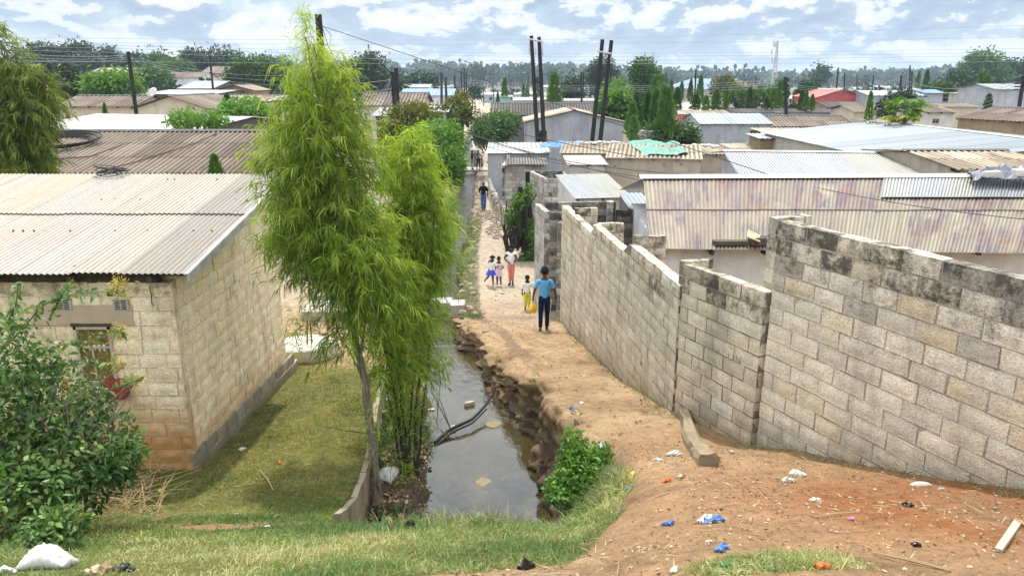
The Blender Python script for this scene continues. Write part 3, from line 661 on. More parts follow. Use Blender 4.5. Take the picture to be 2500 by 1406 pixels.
# stepped footing under the gable
b = MB()
for i in range(12):
    y = hy0-.03+i*.40
    for c in range(2):
        zt_ = -5.00-.075*(y-hy0)*1.0-.2*c; o = .2*c
        b.box((hx-.01, y-o+.2*c*0+.2*c, zt_-.18), (hx+.035+.02*c, y+.372+.2*c, zt_), rng.random(), rng.random()*.5*(rng.random() < .4), .006)
b.obox((hx-.02, hy0, -5.75), (.04, 0, 0), (0, hy1-hy0, -.33), (0, 0, .735), -1); b.build('footing', M['block_foot'], h1)
eaveR = at(455, 672, 9.05); PLr = np.array([-14.2, 9.05, eaveR[2]])
rf = MB(); sl_ = unit(np.array([0, 1., (-1.70-eaveR[2])/4.65])); Lr = 4.65/sl_[1]
def t_house(u, v):
    return rng.choice([.3, .42, .5, .5, .55, .6, .7, .9]) if u < .9 else rng.choice([.05, .15])
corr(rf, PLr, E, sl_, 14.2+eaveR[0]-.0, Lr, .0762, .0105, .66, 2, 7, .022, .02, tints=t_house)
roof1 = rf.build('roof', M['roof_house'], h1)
b = MB()
for x, y, sz in ((86, 650, .11),): 
    p = at(x, y, 9.6); b.blob(p, (sz*1.3, sz*.8, sz*.35), jit=.35)
for k in range(26):   # sheet fixings
    u = rng.uniform(.35, 1)*9.9; v = rng.choice([.25, 1.6, 3.1, 4.3]); p = PLr+E*(14.2+eaveR[0]-9.9+u)+sl_*v+UP*.018; b = MB(); b.blob(p, (.016, .016, .014), 6, 4); b.build('roof_fixing', M['iron'], roof1)
b = MB(); # ridge flashing, left part, and verge strip
p0 = at(-120, 438, 13.7); p1 = at(268, 436, 13.7); b.add([p0+(0, -.22, -.05), p1+(0, -.22, -.05), p1+(0, 0, .03), p0+(0, 0, .03), p0+(0, .2, -.05), p1+(0, .2, -.05)], [(0, 1, 2, 3), (3, 2, 5, 4)])
b.build('ridge_flashing', M['cap'], h1)
b = MB(); pe = PLr+E*(14.2+eaveR[0]+.0); b.obox(pe+(-.03, 0, .0), E*.05, sl_*Lr, UP*.02); b.obox(pe+(.01, 0, -.09), E*.015, sl_*Lr, UP*.10); b.build('verge_strip', M['cap'], h1)
b = MB()
for i in range(10): b = MB(); b.box((-13.8+i*1.02, 9.1, eaveR[2]-.12), (-13.74+i*1.02, 9.33, eaveR[2]-.03)); b.build('rafter', M['timber'], h1)
b = MB(); b.box((-14, 9.2, eaveR[2]-.05), (eaveR[0]-.06, 9.26, eaveR[2]-.018)); b.build('purlin', M['timber'], h1); b = MB(); b.box((-14, 9.34, -2.57), (hx-.16, 9.42, eaveR[2]-.0)); b.build('wall_plate', M['timber'], h1)
# window with frame, curtain, sill and lintel
wa, wb = at(180, 797, 9.32), at(290, 935, 9.32)
f = MB()
for x0 in (wa[0], wb[0]-.035): f.box((x0, 9.295, wb[2]), (x0+.035, 9.325, wa[2]))
f.box((wa[0], 9.295, wa[2]-.035), (wb[0], 9.325, wa[2])); f.box((wa[0], 9.295, wb[2]), (wb[0], 9.325, wb[2]+.035)); f.box((wa[0]+.03, 9.297, wa[2]-.30), (wb[0]-.03, 9.32, wa[2]-.27)); f.box((wa[0]+.20, 9.297, wb[2]), (wa[0]+.22, 9.32, wa[2]-.28))
wnd = f.build('window', M['timber_pale'], h1)
f = MB(); K = 22; V = []; 
for i in range(K+1):
    x = wa[0]+.03+(wb[0]-wa[0]-.06)*i/K; V += [[x, 9.318+.006*math.sin(i*1.9), wb[2]+.02], [x, 9.318+.006*math.sin(i*1.9+.4), wa[2]-.02]]
f.add(V, [(2*i, 2*i+2, 2*i+3, 2*i+1) for i in range(K)]); f.build('curtain', flat('mustard patterned curtain', (.16, .12, .035), .9, .6, 16), wnd)
f = MB(); f.box((wa[0]-.03, 9.30, wa[2]), (wb[0]+.03, 9.322, wa[2]+.045)); f.build('shadow_gap', M['timber'], wnd)
la, lb = at(75, 745, 9.32), at(328, 795, 9.32); f = MB(); f.box((la[0], 9.312, lb[2]+.01), (lb[0], 9.34, la[2]), jit=.004); f.build('lintel', plaster('tan render', (.46, .36, .26), .4), h1)
sa, sb = at(256, 936, 9.2), at(308, 972, 9.2); f = MB(); f.box((sa[0], 9.15, sb[2]), (sb[0], 9.32, sa[2])); f.box((sa[0]-.01, 9.14, sa[2]+.002), (sb[0]+.01, 9.32, sa[2]+.03)); f.build('window_sill', flat('red oxide sill', (.22, .035, .03), .6, .3, 9), h1)
for cx in (295, 155):
    a_, b_ = at(cx-17, 756, 9.31), at(cx+17, 730, 9.31); f = MB(); w = b_[0]-a_[0]; h = b_[2]-a_[2]
    f.box((a_[0], 9.30, a_[2]), (b_[0], 9.325, b_[2])); v = f.build('air_vent', M['conc'], h1)
    f = MB()
    for i in range(5):
        for j in (0, 1):
            x = a_[0]+w*(.14+.40*j); z = a_[2]+h*(.10+.18*i); f.box((x, 9.292, z), (x+w*.32, 9.302, z+h*.07))
    f.build('slot', M['dark'], v)
f = MB(); q = at(365, 700, 9.31); f.tube([q, q+(.01, 0, -.12), q+(.0, 0, -.22), q+(.03, -.01, -.26)], .006, 5); f.build('hanging_wire', M['wire'], h1)

# ================================================================ right block walls
def dk_right(c, s): return [1., .9, .65, .35][c]*(.55+.45*rng.random()) if c < 4 else (.28 if rng.random() < .06 else 0)
P_a, P_b, P_c, P_d = (3.00, 8.27), (4.21, 5.50), (5.4, 2.6), (2.30, 9.72)
wr = blocks(P_a, P_c, -4.75, -1.55, th=.16, dk=dk_right, side=1., bl=.41, tintf=lambda s, c: rng.random() if c > 3 else rng.choice([.0, .15, .3, .4, .7, .95]))
wall_r = wr.build('block_wall', M['block_right']); tag(wall_r, 'tall pale pitted block wall with blackened top courses, nearest wall on the right', 'wall', 'block boundary walls along the path')
mb = blocks((3.0+.05, 8.27+.18), (3.5, 8.60), -4.6, -1.56, th=.15, dk=dk_right, side=1.); o = mb.build('return_wall', M['block_right'], wall_r)
def dk_mid(c, s): return 1.*rng.random()**.7 if c < 2 else (.35 if rng.random() < .1 else 0)
mb = blocks((2.93, 8.30), (2.30, 9.70), -5.0, -2.40, th=.16, dk=dk_mid, side=-1.)
o2 = mb.build('block_wall', M['block_mid']); tag(o2, 'short block wall panel with chalk lettering, between the tall pale wall and stepped wall', 'wall', 'block boundary walls along the path')
mb = blocks((2.34, 9.74), (2.75, 9.90), -5.0, -2.39, th=.15, dk=dk_mid); mb.build('return_wall', M['block_mid'], o2)
# faded capital letters chalked on two courses
txt = bpy.data.curves.new('t', 'FONT'); txt.body = 'I RA  LIN'; txt.size = .13; txt.extrude = .0015; txt.space_character = 1.35
to = bpy.data.objects.new('tmp', txt); COL.objects.link(to); dg = bpy.context.evaluated_depsgraph_get(); me = bpy.data.meshes.new_from_object(to.evaluated_get(dg)); bpy.data.objects.remove(to)
me.name = 'painted_letters'; lt = bpy.data.objects.new('painted_letters', me); COL.objects.link(lt)
A = ray_plane(1722, 846, np.array([2.3, 9.7, 0]), unit(np.array([1.4, .63, 0]))); ew = unit(np.array([.63, -1.4, 0])); nw = np.array([-1.4, -.63, 0])/1.535
mt = np.eye(4); mt[:3, 0] = ew; mt[:3, 1] = UP; mt[:3, 2] = nw; off = np.array(o2['_o']); mt[:3, 3] = A+nw*.008-off
V = np.array([v.co[:] for v in me.vertices]); V2 = V @ mt[:3, :3].T+mt[:3, 3]
for v, c in zip(me.vertices, V2): v.co = c
me.materials.clear(); me.materials.append(flat('grey chalk paint', (.30, .29, .27), .9, .5, 30)); lt.parent = o2
# long stepped wall: three lengths, one wall
top3 = lambda s: -2.72 if s < 2.7 else (-2.93 if s < 5.6 else -3.14)
mb = blocks((2.28, 9.76), (1.28, 18.9), -6.7, top3, th=.16, dk=lambda c, s: (.75*rng.random() if c < 3 else (.3 if rng.random() < .1 else 0)), side=-1.)
o3 = mb.build('block_wall', M['block_mid']); tag(o3, 'long weathered block wall with stepped top, running along the path beside the woman', 'wall', 'block boundary walls along the path')
for (x, y, z) in ((2.10, 12.5, -2.62), (1.80, 15.3, -2.93), (1.5, 17.6, -3.0)):
    mb = MB(); mb.box((x, y, z-.6), (x+.16, y+.14, z)); mb = blocks((x+.02, y), (x+.55, y+.05), z-2.4, z, th=.15, dk=dk_mid); mb.build('buttress', M['block_mid'], o3)
# compound walls beyond it
dkk = lambda c, s: .75*rng.random()+.25*(c < 3)
mb = blocks((.80, 21.2), (1.02, 19.9), -7.1, -3.47, th=.15, side=-1., dk=lambda c, s: .5*rng.random()*(c < 4))
o4 = mb.build('block_wall', M['block_grey']); tag(o4, 'high block wall corner standing between the path-side hedge and the long stepped wall', 'wall', 'block walls of the roofless compound')
mb = blocks((1.02, 19.9), (1.45, 19.86), -7.1, -3.5, th=.15, dk=dkk); mb.build('return_wall', M['block_dark'], o4)  # end face toward the camera: its shade is put into the darker block colour
mb = blocks((.96, 21.2), (3.0, 21.35), -7.1, -3.45, th=.15, dk=dkk); o5 = mb.build('block_wall', M['block_dark']); tag(o5, 'blackened block wall across the back of the roofless compound', 'wall', 'block walls of the roofless compound')
mb = blocks((2.88, 21.0), (2.90, 21.34), -7.1, -3.40, th=.18, bl=.34, dk=dkk); mb.build('pillar', M['block_grey'], o5)
mb = blocks((3.02, 21.2), (4.3, 21.3), -7.1, -3.66, th=.15, dk=dkk); o6 = mb.build('block_wall', M['block_dark']); tag(o6, 'lower blackened block wall that meets the red brick end of the rust-patched house', 'wall', 'block walls of the roofless compound')
mb = blocks((1.35, 19.5), (1.62, 20.6), -7.0, -3.72, th=.15, dk=dkk); o7 = mb.build('block_wall', M['block_grey']); tag(o7, 'stub of block partition inside the roofless compound behind the stepped wall', 'wall', 'block walls of the roofless compound')

# concrete drain block at the wall foot
a_ = G(1668, 1012); b_ = G(1728, 1135)
mb = MB(); K = 9; pts = []
for i in range(K+1):
    t = i/K; p = a_*(1-t)+b_*t; w = .085+.025*t; h = .15-.02*t
    sec = [(-w*.95, -.4), (-w, h*.55), (-w*.7, h), (-w*.1, h*.86), (w*.5, h*.98), (w*.95, h*.6), (w, -.4)]
    for q in sec: pts.append([p[0]+q[0]+rng.uniform(-.02, .02), p[1]+.25*q[0]+rng.uniform(-.02, .02), float(zg(p[0], p[1], False))+q[1]+rng.uniform(-.015, .015)])
S7 = 7; Fc = [(k*S7+i, k*S7+i+1, (k+1)*S7+i+1, (k+1)*S7+i) for k in range(K) for i in range(S7-1)]+[tuple(range(S7)), tuple(range(K*S7, (K+1)*S7))[::-1]]
mb.add(pts, Fc); o = mb.build('drain_block', plaster('earthy concrete', (.27, .215, .14), .6, 3), smooth=False); tag(o, 'long rough concrete drain casing jutting out of the wall foot onto the earth', 'drain')

# ================================================================ big rust-patched house
eL, eR = np.array([2.84, 14.9, -3.39]), at(2560, 614, 14.5); eR[2] = -3.40; rL = at(1570, 436, 18.84); rR = at(2620, 432, 18.84)
h2 = empty('metal_roof_house', (7, 17, -6.3), 'cream house under a wide corrugated roof with purple rust patches, behind the right block walls', 'house')
mb = MB()
def skewroof(mb, A, B, C, D, pitch, amp, sheetw, rows, nsub=6, tints=None, lift=.022):
    """A,B eave left/right, C,D ridge right/left: sheets fanned over a four-cornered plane"""
    W1 = np.linalg.norm(B-A); ns = int(W1/sheetw); n = unit(np.cross(B-A, D-A)); n = n if n[2] > 0 else -n
    for i in range(rows):
        for j in range(ns):
            a0, a1 = j/ns, min((j+1)/ns+.08/ns, 1); v0 = i/rows+rng.uniform(-.002, .003); v1 = min((i+1)/rows+.03, 1); nu = max(3, int((a1-a0)*W1/pitch*nsub))+1
            u = np.linspace(a0, a1, nu)[:, None]; V = []; RC = []; h = amp*np.cos(2*math.pi*u*W1/pitch)
            for vv, ll in ((v0, lift), (v1, 0)):
                lo = A*(1-u)+B*u; hi = D*(1-u)+C*u; V.append(lo*(1-vv)+hi*vv+(h+ll+(j % 2)*.003)*n); RC.append(np.concatenate([u*W1, np.full_like(u, vv*4), np.full_like(u, i*7.+j)], 1))
            mb.add(np.concatenate(V), [(k, k+1, nu+k+1, nu+k) for k in range(nu-1)], tints(j/ns, i) if tints else rng.random(), np.tile(.5-.5*np.cos(2*math.pi*u[:, 0]*W1/pitch), 2), np.concatenate(RC))  # painted groove shading across the fanned sheets as well
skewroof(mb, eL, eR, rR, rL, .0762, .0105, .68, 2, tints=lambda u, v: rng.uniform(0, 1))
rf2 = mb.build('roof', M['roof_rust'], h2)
mb = MB(); t0 = .60; hi0 = rL*(1-.56)+rR*.56+UP*.03; hi1 = rR+UP*.03; 
lo0 = (eL*(1-.56)+eR*.56)*.35+hi0*.65+UP*.03; lo1 = (eR)*.35+hi1*.65+UP*.03
skewroof(mb, lo0, lo1, hi1, hi0, .0762, .0105, .68, 1); mb.build('new_sheeting', M['roof_white'], h2)
mb = MB()
for s_, w in ((0, 0),):
    mb.add([rL+(-.1, -.16, .02), rR+(0, -.16, .02), rR+(0, .02, .10), rL+(-.1, .02, .10), rL+(-.1, .3, .0), rR+(0, .3, .0)], [(0, 1, 2, 3), (3, 2, 5, 4)])
mb.build('ridge_cap', M['cap'], h2)
mb = MB(); bk = NN*4.2-UP*.9; mb.add([rL, rR, rR+bk, rL+bk], [(0, 1, 2, 3)]); mb.build('rear_roof', M['roof_pale'], h2)
mb = MB(); A_ = eL+(.22, .35, 0); prism(mb, [A_, (12.5, 15.1), (12.5, 22), (3.55, 22)], -6.9, [-3.45, -3.45, -3.6, -3.6]); wl2 = mb.build('wall', M['w_pale'], h2)
mb = blocks((2.95, 15.15), (3.0, 16.4), -6.9, -3.42, th=.12, bl=.24, bh=.085, inset=.004, side=-1.); mb.build('brick_end_wall', M['brick_red'], h2)
for i in range(9): mb = MB(); mb.box((3.0+i*1.1, 14.95, -3.52), (3.06+i*1.1, 15.3, -3.43)); mb.build('rafter', M['timber'], h2)
mb = MB(); p = at(1835, 600, 14.9); mb.obox(p, E*.5, NN*.3, UP*.15); mb.obox(p+(-.75, .03, .0), E*.7, NN*.2, UP*.08); mb.build('fascia_board', M['timber'], h2)
add_feats(h2, wl2, np.array([A_[0], A_[1], 0]), E, NN, [('vent', 1802, 668, 1828, 684)])
mb = MB(); p = at(1842, 590, 14.85); V = [p+(-.15, .05, .10), p+(.12, 0, .0), p+(.2, .3, .08), p+(-.03, .38, .18)]; V += [v-UP*.02 for v in V]; mb.add(V, [(0, 1, 2, 3), (7, 6, 5, 4), (0, 4, 5, 1), (1, 5, 6, 2), (2, 6, 7, 3), (3, 7, 4, 0)])
o = mb.build('cardboard_sheet', M['cardboard']); tag(o, 'bent brown board lying on the roof edge of the rust-patched house', 'board')
# ================================================================ middle-distance buildings
def bh(a, b): return a
# left side
house('long_house', 'long house with dark corrugated roof carrying cable coils, behind the near left house', (-250, 425), (628, 425), 23, 23, 9.6, 321, 'gable', 'roof_asb', 'w_cream', .177, .034, (.3, .35), 3.2, rows=3, sheetw=.9, nsub=7, cap='cap_dark', r=.52)
house('low_house', 'wide house with a pale patchy metal roof, behind the dark roof with cable coils', (60, 318), (470, 318), 36, 33, 8.5, 281, 'gable', 'roof_pale', 'w_dark', .2, .015, rows=2, cap=None, tints=lambda u, v: rng.choice([.2, .5, .9]))
house('low_house', 'small pale tin extension at the right end of the pale patchy roof', (420, 306), (545, 298), 37, 38, 5, 293, 'mono', 'roof_pale', 'w_dark', .2, .015, rows=2, cap=None)
house('gabled_house', 'cream gable house with grey roof and satellite dish, behind the leaning dark pole', (318, 268), (506, 265), 56, 56, 9, 235, 'front', 'roof_asb', 'w_cream', .35, .03, hgt=2.6, rows=1, sheetw=2, feats=(), nsub=4)
house('long_house', 'long low cream house with two small windows, left of the cream gable', (130, 260), (330, 262), 58, 58, 7, 234, 'gable', 'roof_asb', 'w_cream', .35, .03, hgt=2.5, rows=2, nsub=4, feats=[('window', 160, 280, 173, 293), ('window', 212, 280, 224, 291), ('door', 190, 284, 208, 300)])
house('low_house', 'cream house with pale streaked roof, between the cream gable and the tall lime tree', (470, 246), (690, 250), 68, 68, 8, 233, 'gable', 'roof_asbt', 'w_cream', .35, .03, rows=2, nsub=4)
house('low_house', 'low building with a bright white roof, behind the satellite dish house', (345, 232), (520, 230), 80, 78, 9, 220, 'gable', 'roof_white', 'w_dark', .4, .02, rows=1, nsub=3, cap=None)
house('low_house', 'low building with a blue-grey sheet roof, left of the round water-stained gable', (430, 216), (520, 218), 95, 95, 12, 198, 'gable', 'roof_grey', 'w_dark', .4, .02, rows=1, nsub=3, cap=None)
house('gabled_house', 'brown stained gable house far left of the lime tree top', (520, 222), (622, 222), 84, 84, 6, 208, 'front', 'roof_asbt', 'w_brown', .4, .02, rows=1, nsub=3)
house('cottage', 'cream cottage with brown roof among trees, upper left of the leaning dark pole', (215, 178), (345, 178), 150, 150, 9, 166, 'gable', 'roof_asbt', 'w_pale', .5, .02, rows=1, nsub=2, hgt=4)
house('cottage', 'brick cottage with steep grey roof, upper right of the small pole on the left', (488, 181), (552, 178), 150, 150, 10, 163, 'gable', 'roof_asb', 'w_cream', .5, .02, rows=1, nsub=2, hgt=4)
house('cottage', 'row building with white upper wall and dark fence below, left of the brick cottage', (390, 190), (490, 190), 140, 140, 9, 177, 'gable', 'roof_asb', 'w_white', .5, .02, rows=1, nsub=2, hgt=4)
# centre, by the street
house('long_house', 'cream house with brown corrugated roof, between the tall lime tree and the street', (870, 258), (1038, 258), 66, 66, 7.5, 227, 'gable', 'roof_asb', 'w_cream', .3, .03, hgt=2.6, rows=2, nsub=4)
house('shed', 'pale tin roofed shed below the brown roof, beside the twin dark poles', (905, 284), (975, 284), 52, 52, 4, 263, 'mono', 'roof_pale', 'w_dark', .3, .02, rows=1, nsub=4, cap=None)
house('shed', 'small shed with white roof, left of the walled garden by the street', (1030, 276), (1095, 274), 62, 62, 4, 259, 'mono', 'roof_white', 'w_grey', .3, .02, rows=1, nsub=4, cap=None)
house('low_house', 'low building with a light blue sheet roof, left side of the street', (975, 234), (1108, 234), 100, 100, 8, 217, 'gable', 'roof_blue', 'w_white', .5, .02, rows=1, nsub=2, cap=None)
house('low_house', 'white walled building with grey roof, behind the light blue roof', (975, 214), (1050, 214), 135, 135, 8, 206, 'gable', 'roof_grey', 'w_white', .5, .02, rows=1, nsub=2, cap=None)
house('shed', 'mint green walled shop on the right side of the street', (1207, 237), (1252, 237), 108, 108, 5, 234, 'mono', 'roof_pale', 'w_mint', .5, .02, rows=1, nsub=2, cap=None)
house('long_house', 'long dark corrugated roof house right of the street, behind the grey gable', (1196, 282), (1475, 282), 76, 76, 8, 252, 'gable', 'roof_asbd', 'w_dark', .3, .03, rows=2, nsub=4)
house('low_house', 'low white-roofed building behind the long dark roof, right of the mint shop', (1252, 246), (1345, 246), 100, 100, 8, 238, 'gable', 'roof_white', 'w_pale', .5, .02, rows=1, nsub=2, cap=None)
house('low_house', 'low building with bright roof, between the first pair of tall poles and the second', (1345, 247), (1482, 247), 95, 95, 8, 241, 'gable', 'roof_white', 'w_pale', .5, .02, rows=1, nsub=2, cap=None)
house('gabled_house', 'grey rendered gable house behind the two pairs of tall dark poles', (1278, 302), (1530, 297), 64, 64, 8, 270, 'front', 'roof_asbt', 'w_grey', .35, .035, (.2, .3), 2.6, rows=1, sheetw=2, nsub=5, feats=[('door', 1315, 318, 1336, 345)])
hs = house('grey_house', 'grey rendered house with a pale flat roof, at the path edge where it narrows', (1186, 374), (1345, 376), 50, 50, 6, 348, 'mono', 'roof_pale', 'w_grey', .3, .012, (.12, .3), 2.7, rows=2, nsub=3, cap=None, feats=[('window', 1250, 392, 1258, 400), ('vent', 1290, 382, 1299, 388)])
f = MB(); p = at(1241, 377, 50.1); f.box((p[0]-.11, p[1], p[2]-1.3), (p[0]+.11, p[1]+.15, p[2])); f.build('downpipe', M['w_white'], hs)
house('long_house', 'long beige house with a tan corrugated roof weighted with rubble, behind the small sheds', (1478, 388), (1716, 389), 42, 41, 6.5, 353, 'gable', 'roof_asbt', 'w_beige', .25, .03, (.1, .2), 2.7, rows=2, nsub=5, cap=None, feats=[('vent', 1496, 402, 1505, 409), ('vent', 1617, 399, 1624, 406), ('vent', 1659, 398, 1666, 405), ('window', 1618, 420, 1680, 432)])
house('low_house', 'beige house end with a worn brown flat roof, left part of the rubble-weighted roofs', (1365, 374), (1566, 378), 44, 43.5, 7, 346, 'mono', 'roof_asbt', 'w_beige', .25, .006, (.15, .25), 2.9, rows=2, nsub=2, cap=None, feats=[('vent', 1480, 392, 1489, 398)], tints=lambda u, v: .25)
house('low_house', 'house with a rubble-edged tan tiled roof, right of the turquoise netting', (1705, 378), (1960, 372), 47, 49, 5.5, 351, 'gable', 'roof_asbt', 'w_beige', .25, .03, (.1, .2), 2.7, rows=2, nsub=5, cap=None)
house('shed', 'white tin roofed shed in front of the blackened compound wall', (1402, 488), (1545, 482), 25, 25.3, 3.3, 425, 'mono', 'roof_white', 'w_pale', .0762, .0105, (.12, .12), 2.6, rows=1, sheetw=.7, nsub=5, cap=None)
house('shed', 'small block hut with a twisted pale tin roof, above the white tin roofed shed', (1384, 405), (1486, 402), 37, 37, 3.4, 379, 'mono', 'roof_pale', 'block_grey', .15, .014, (.15, .12), 2.7, rows=1, nsub=4, cap=None)
s_ = house('shed', 'low lean-to with a dull blue-grey sheet roof, squeezed against the rust-patched house', (1536, 510), (1600, 510), 22.6, 22.6, 2.5, 475, 'mono', 'roof_grey', 'w_dark', .15, .01, (.05, .05), 2.4, rows=1, nsub=3, cap=None)
# latrine hut of real blocks with a dark drooping sheet roof
lt_ = empty('latrine_hut', at(1275, 500, 39.5)*[1, 1, 0]+[0, 0, -7.6], 'block latrine hut with a black doorway and drooping dark tin roof, beside the path', 'hut')
p0 = at(1232, 404, 39.2); p1 = at(1330, 404, 39.2)
mb = blocks((p0[0], 39.2), (p1[0], 39.2), -7.9, p0[2], th=.15, bl=.4); mb = blocks((p0[0], 39.35), (p0[0]+.2, 42), -7.9, p0[2], mb=mb); mb.box((p1[0]-.15, 39.36, -7.9), (p1[0], 42, p0[2]-.02), -1); mb.box((p0[0], 41.9, -7.9), (p1[0], 42, p0[2]-.02), -1); mb.build('wall', M['block_grey'], lt_)
d0 = at(1283, 420, 39.17); d1 = at(1311, 480, 39.17); mb = MB(); mb.box((d0[0], 39.17, d1[2]), (d1[0], 39.21, d0[2])); mb.build('doorway', M['dark'], lt_)
mb = MB(); corr(mb, p0+(-.35, -.35, -.28), E, unit(np.array([0, 1, .02])), p1[0]-p0[0]+.5, 3., .0762*2, .012, .8, 1); V = mb.V
for v in V: v[:, 2] += .28*ss(0, .6, v[:, 0]-p0[0]+.35)+.06
mb.build('roof', M['roof_asbd'], lt_)
# roofless block box
rb = empty('roofless_enclosure', (at(1352, 470, 33)[0], 34, -7.6), 'open-topped block enclosure with a dark inside, next to the latrine hut', 'enclosure')
q0, q1 = at(1328, 437, 32.6), at(1390, 437, 32.6); zt_ = q0[2]
mb = blocks((q0[0], 32.6), (q1[0], 32.6), -7.6, zt_, dk=dkk); mb = blocks((q0[0]-.55, 35.2), (q0[0], 32.75), -7.6, zt_+.02, mb=mb, side=1.); mb = blocks((q1[0], 32.75), (q1[0], 35.2), -7.6, zt_+.01, mb=mb, dk=dkk)
mb = blocks((q0[0]-.5, 35.2), (q1[0], 35.2), -7.6, zt_+.03, mb=mb, dk=lambda c, s: 1.); mb.build('wall', M['block_grey'], rb)
# right, beyond the rusty house
house('gabled_house', 'grey walled house with a long bright white corrugated roof, behind the rust-patched roof', (1800, 430), (2370, 428), 27.5, 26.5, 8, 372, 'gable', 'roof_white', 'w_grey', .0762*1.5, .014, (.55, .3), 2.9, rows=1, sheetw=.9, nsub=5, cap='cap', tints=lambda u, v: rng.choice([.2, .4, .6]) if u < .55 else 1.)
house('low_house', 'house with blotched tan roof and dark ridge tiles, right of the white roof', (2330, 415), (2620, 415), 25, 25, 7, 369, 'gable', 'roof_asbt', 'w_beige', .25, .035, (.2, .3), 2.9, rows=2, nsub=6, cap='cap_dark')
house('wide_house', 'large house with a plain grey corrugated roof weighted with blocks, upper right', (2199, 400), proj((31.9, 31.8, at(2199, 400, 31.8)[2])), 31.8, 31.8, 18.5, .75, 'front', 'roof_grey', 'block_grey', .25, .022, (.25, .3), 2.6, rows=1, sheetw=1.0, nsub=5, cap='cap')
house('grey_house', 'grey house with smooth blue-grey roof and one dark window, right of the cypress clump', (1708, 304), (1890, 303), 60, 60, 7, 277, 'gable', 'roof_grey', 'w_grey', .4, .008, (.1, .25), 2.7, rows=1, nsub=3, cap=None, feats=[('window', 1829, 318, 1846, 344)])
house('shed', 'thin tin porch on poles at the left end of the blue-grey roofed house', (1682, 317), (1716, 312), 57, 57, 3, 307, 'mono', 'roof_pale', 'w_dark', .3, .02, rows=1, cap=None)
house('long_house', 'long house with a brown wavy fibre cement roof, right of the blue-grey roofed house', (1880, 310), (2100, 309), 62, 62, 7, 283, 'gable', 'roof_asb', 'w_grey', .3, .03, (.1, .25), 2.6, rows=2, nsub=5)
house('shed', 'low shed with a warped tan tin roof under the brown wavy roof', (1858, 324), (1990, 324), 52, 52, 3, 316, 'mono', 'roof_asbt', 'w_dark', .3, .02, rows=1, cap=None)
house('shed', 'low shed with a dirty white sheet roof, left of the large grey roof', (1850, 340), (1965, 338), 48, 48, 3, 331, 'mono', 'roof_pale', 'w_brown', .3, .02, rows=1, cap=None)
house('long_house', 'pink walled house with a wavy brown roof, behind the blue-grey roofed house', (1652, 281), (1790, 279), 76, 76, 6, 269, 'gable', 'roof_asbt', 'w_pink', .3, .03, (.1, .2), 2.6, rows=1, nsub=4, cap=None)
house('long_house', 'long wavy grey-brown roof behind the blue-grey roofed house', (1790, 276), (2090, 276), 76, 76, 6, 266, 'gable', 'roof_asbd', 'w_grey', .3, .03, (.1, .2), 2.6, rows=1, nsub=4, cap=None)
house('gabled_house', 'red painted gable house with a faded red roof, upper right middle', (1992, 241), (2118, 238), 104, 104, 9, 219, 'front', 'roof_red', 'w_red', .6, .02, (.2, .3), 2.8, rows=1, sheetw=3, nsub=3, cap='cap')
house('low_house', 'low brown house with a rubble-strewn dark roof, in front of the red gable house', (2020, 262), (2125, 264), 84, 84, 7, 249, 'gable', 'roof_asbd', 'w_brown', .4, .03, rows=1, nsub=3, cap=None, feats=[('door', 2044, 268, 2056, 280)])
house('low_house', 'small cream gable house between the red house and the papaya tree', (2082, 272), (2165, 276), 70, 70, 6, 258, 'gable', 'roof_asb', 'w_cream', .4, .03, rows=1, nsub=3, cap=None)
house('grey_house', 'grey house with a brown roof and boarded wall, right of the papaya tree', (2262, 276), (2342, 274), 66, 66, 7, 259, 'gable', 'roof_asb', 'w_pale', .4, .03, rows=1, nsub=3, feats=[('window', 2275, 290, 2292, 302)])
house('low_house', 'low house with grey wavy roof, behind the house right of the papaya tree', (2258, 262), (2400, 262), 80, 80, 7, 252, 'gable', 'roof_asb', 'w_cream', .4, .03, rows=1, nsub=3)
house('brown_house', 'brown stained house with a dark roof and small high windows, far right edge', (2330, 286), (2620, 308), 60, 52, 9, 263, 'gable', 'roof_asb', 'w_brown', .3, .03, (.15, .3), 2.7, rows=2, nsub=4, feats=[('window', 2340, 312, 2350, 318), ('window', 2356, 313, 2368, 320), ('window', 2386, 316, 2398, 324), ('window', 2430, 323, 2444, 330)])
house('low_house', 'long pale roofed house with a blue sheet over its right end, behind the red gable', (2120, 234), (2262, 234), 100, 100, 8, 221, 'gable', 'roof_white', 'w_grey', .6, .02, rows=1, nsub=2, cap=None)
house('low_house', 'grey block house with a bright blue sheet roof, upper right', (2255, 228), (2312, 228), 104, 104, 6, 219, 'gable', 'roof_blue', 'w_grey', .6, .02, rows=1, nsub=2, cap=None)
house('warehouse', 'large warehouse with blue roof and pale stained gable, right of the cypress clump', (1722, 221), (1888, 218), 150, 150, 40, 193, 'front', 'roof_blue', 'w_beige', 1.0, .02, (.2, .2), 4, rows=1, sheetw=6, nsub=2, cap=None)
house('block_shed', 'small unroofed-looking white block store, right of the blue sheet roof', (2353, 230), (2390, 231), 92, 92, 4, 227, 'mono', 'roof_pale', 'block_grey', .6, .02, rows=1, nsub=2, cap=None)
house('grey_house', 'grey house with pale patched wall at the far right edge behind the brown house', (2430, 222), (2560, 216), 84, 84, 8, 205, 'gable', 'roof_grey', 'w_grey', .6, .02, rows=1, nsub=2, cap=None)
# free standing block tank among the cypresses
p = at(1555, 346, 55); mb = blocks((p[0], 55), (at(1600, 346, 55)[0], 55), -7.4, at(1555, 320, 55)[2], th=1.2, bl=.42); o = mb.build('block_tank', M['block_grey']); tag(o, 'square grey block tank among the bushes, above the turquoise netting', 'tank')
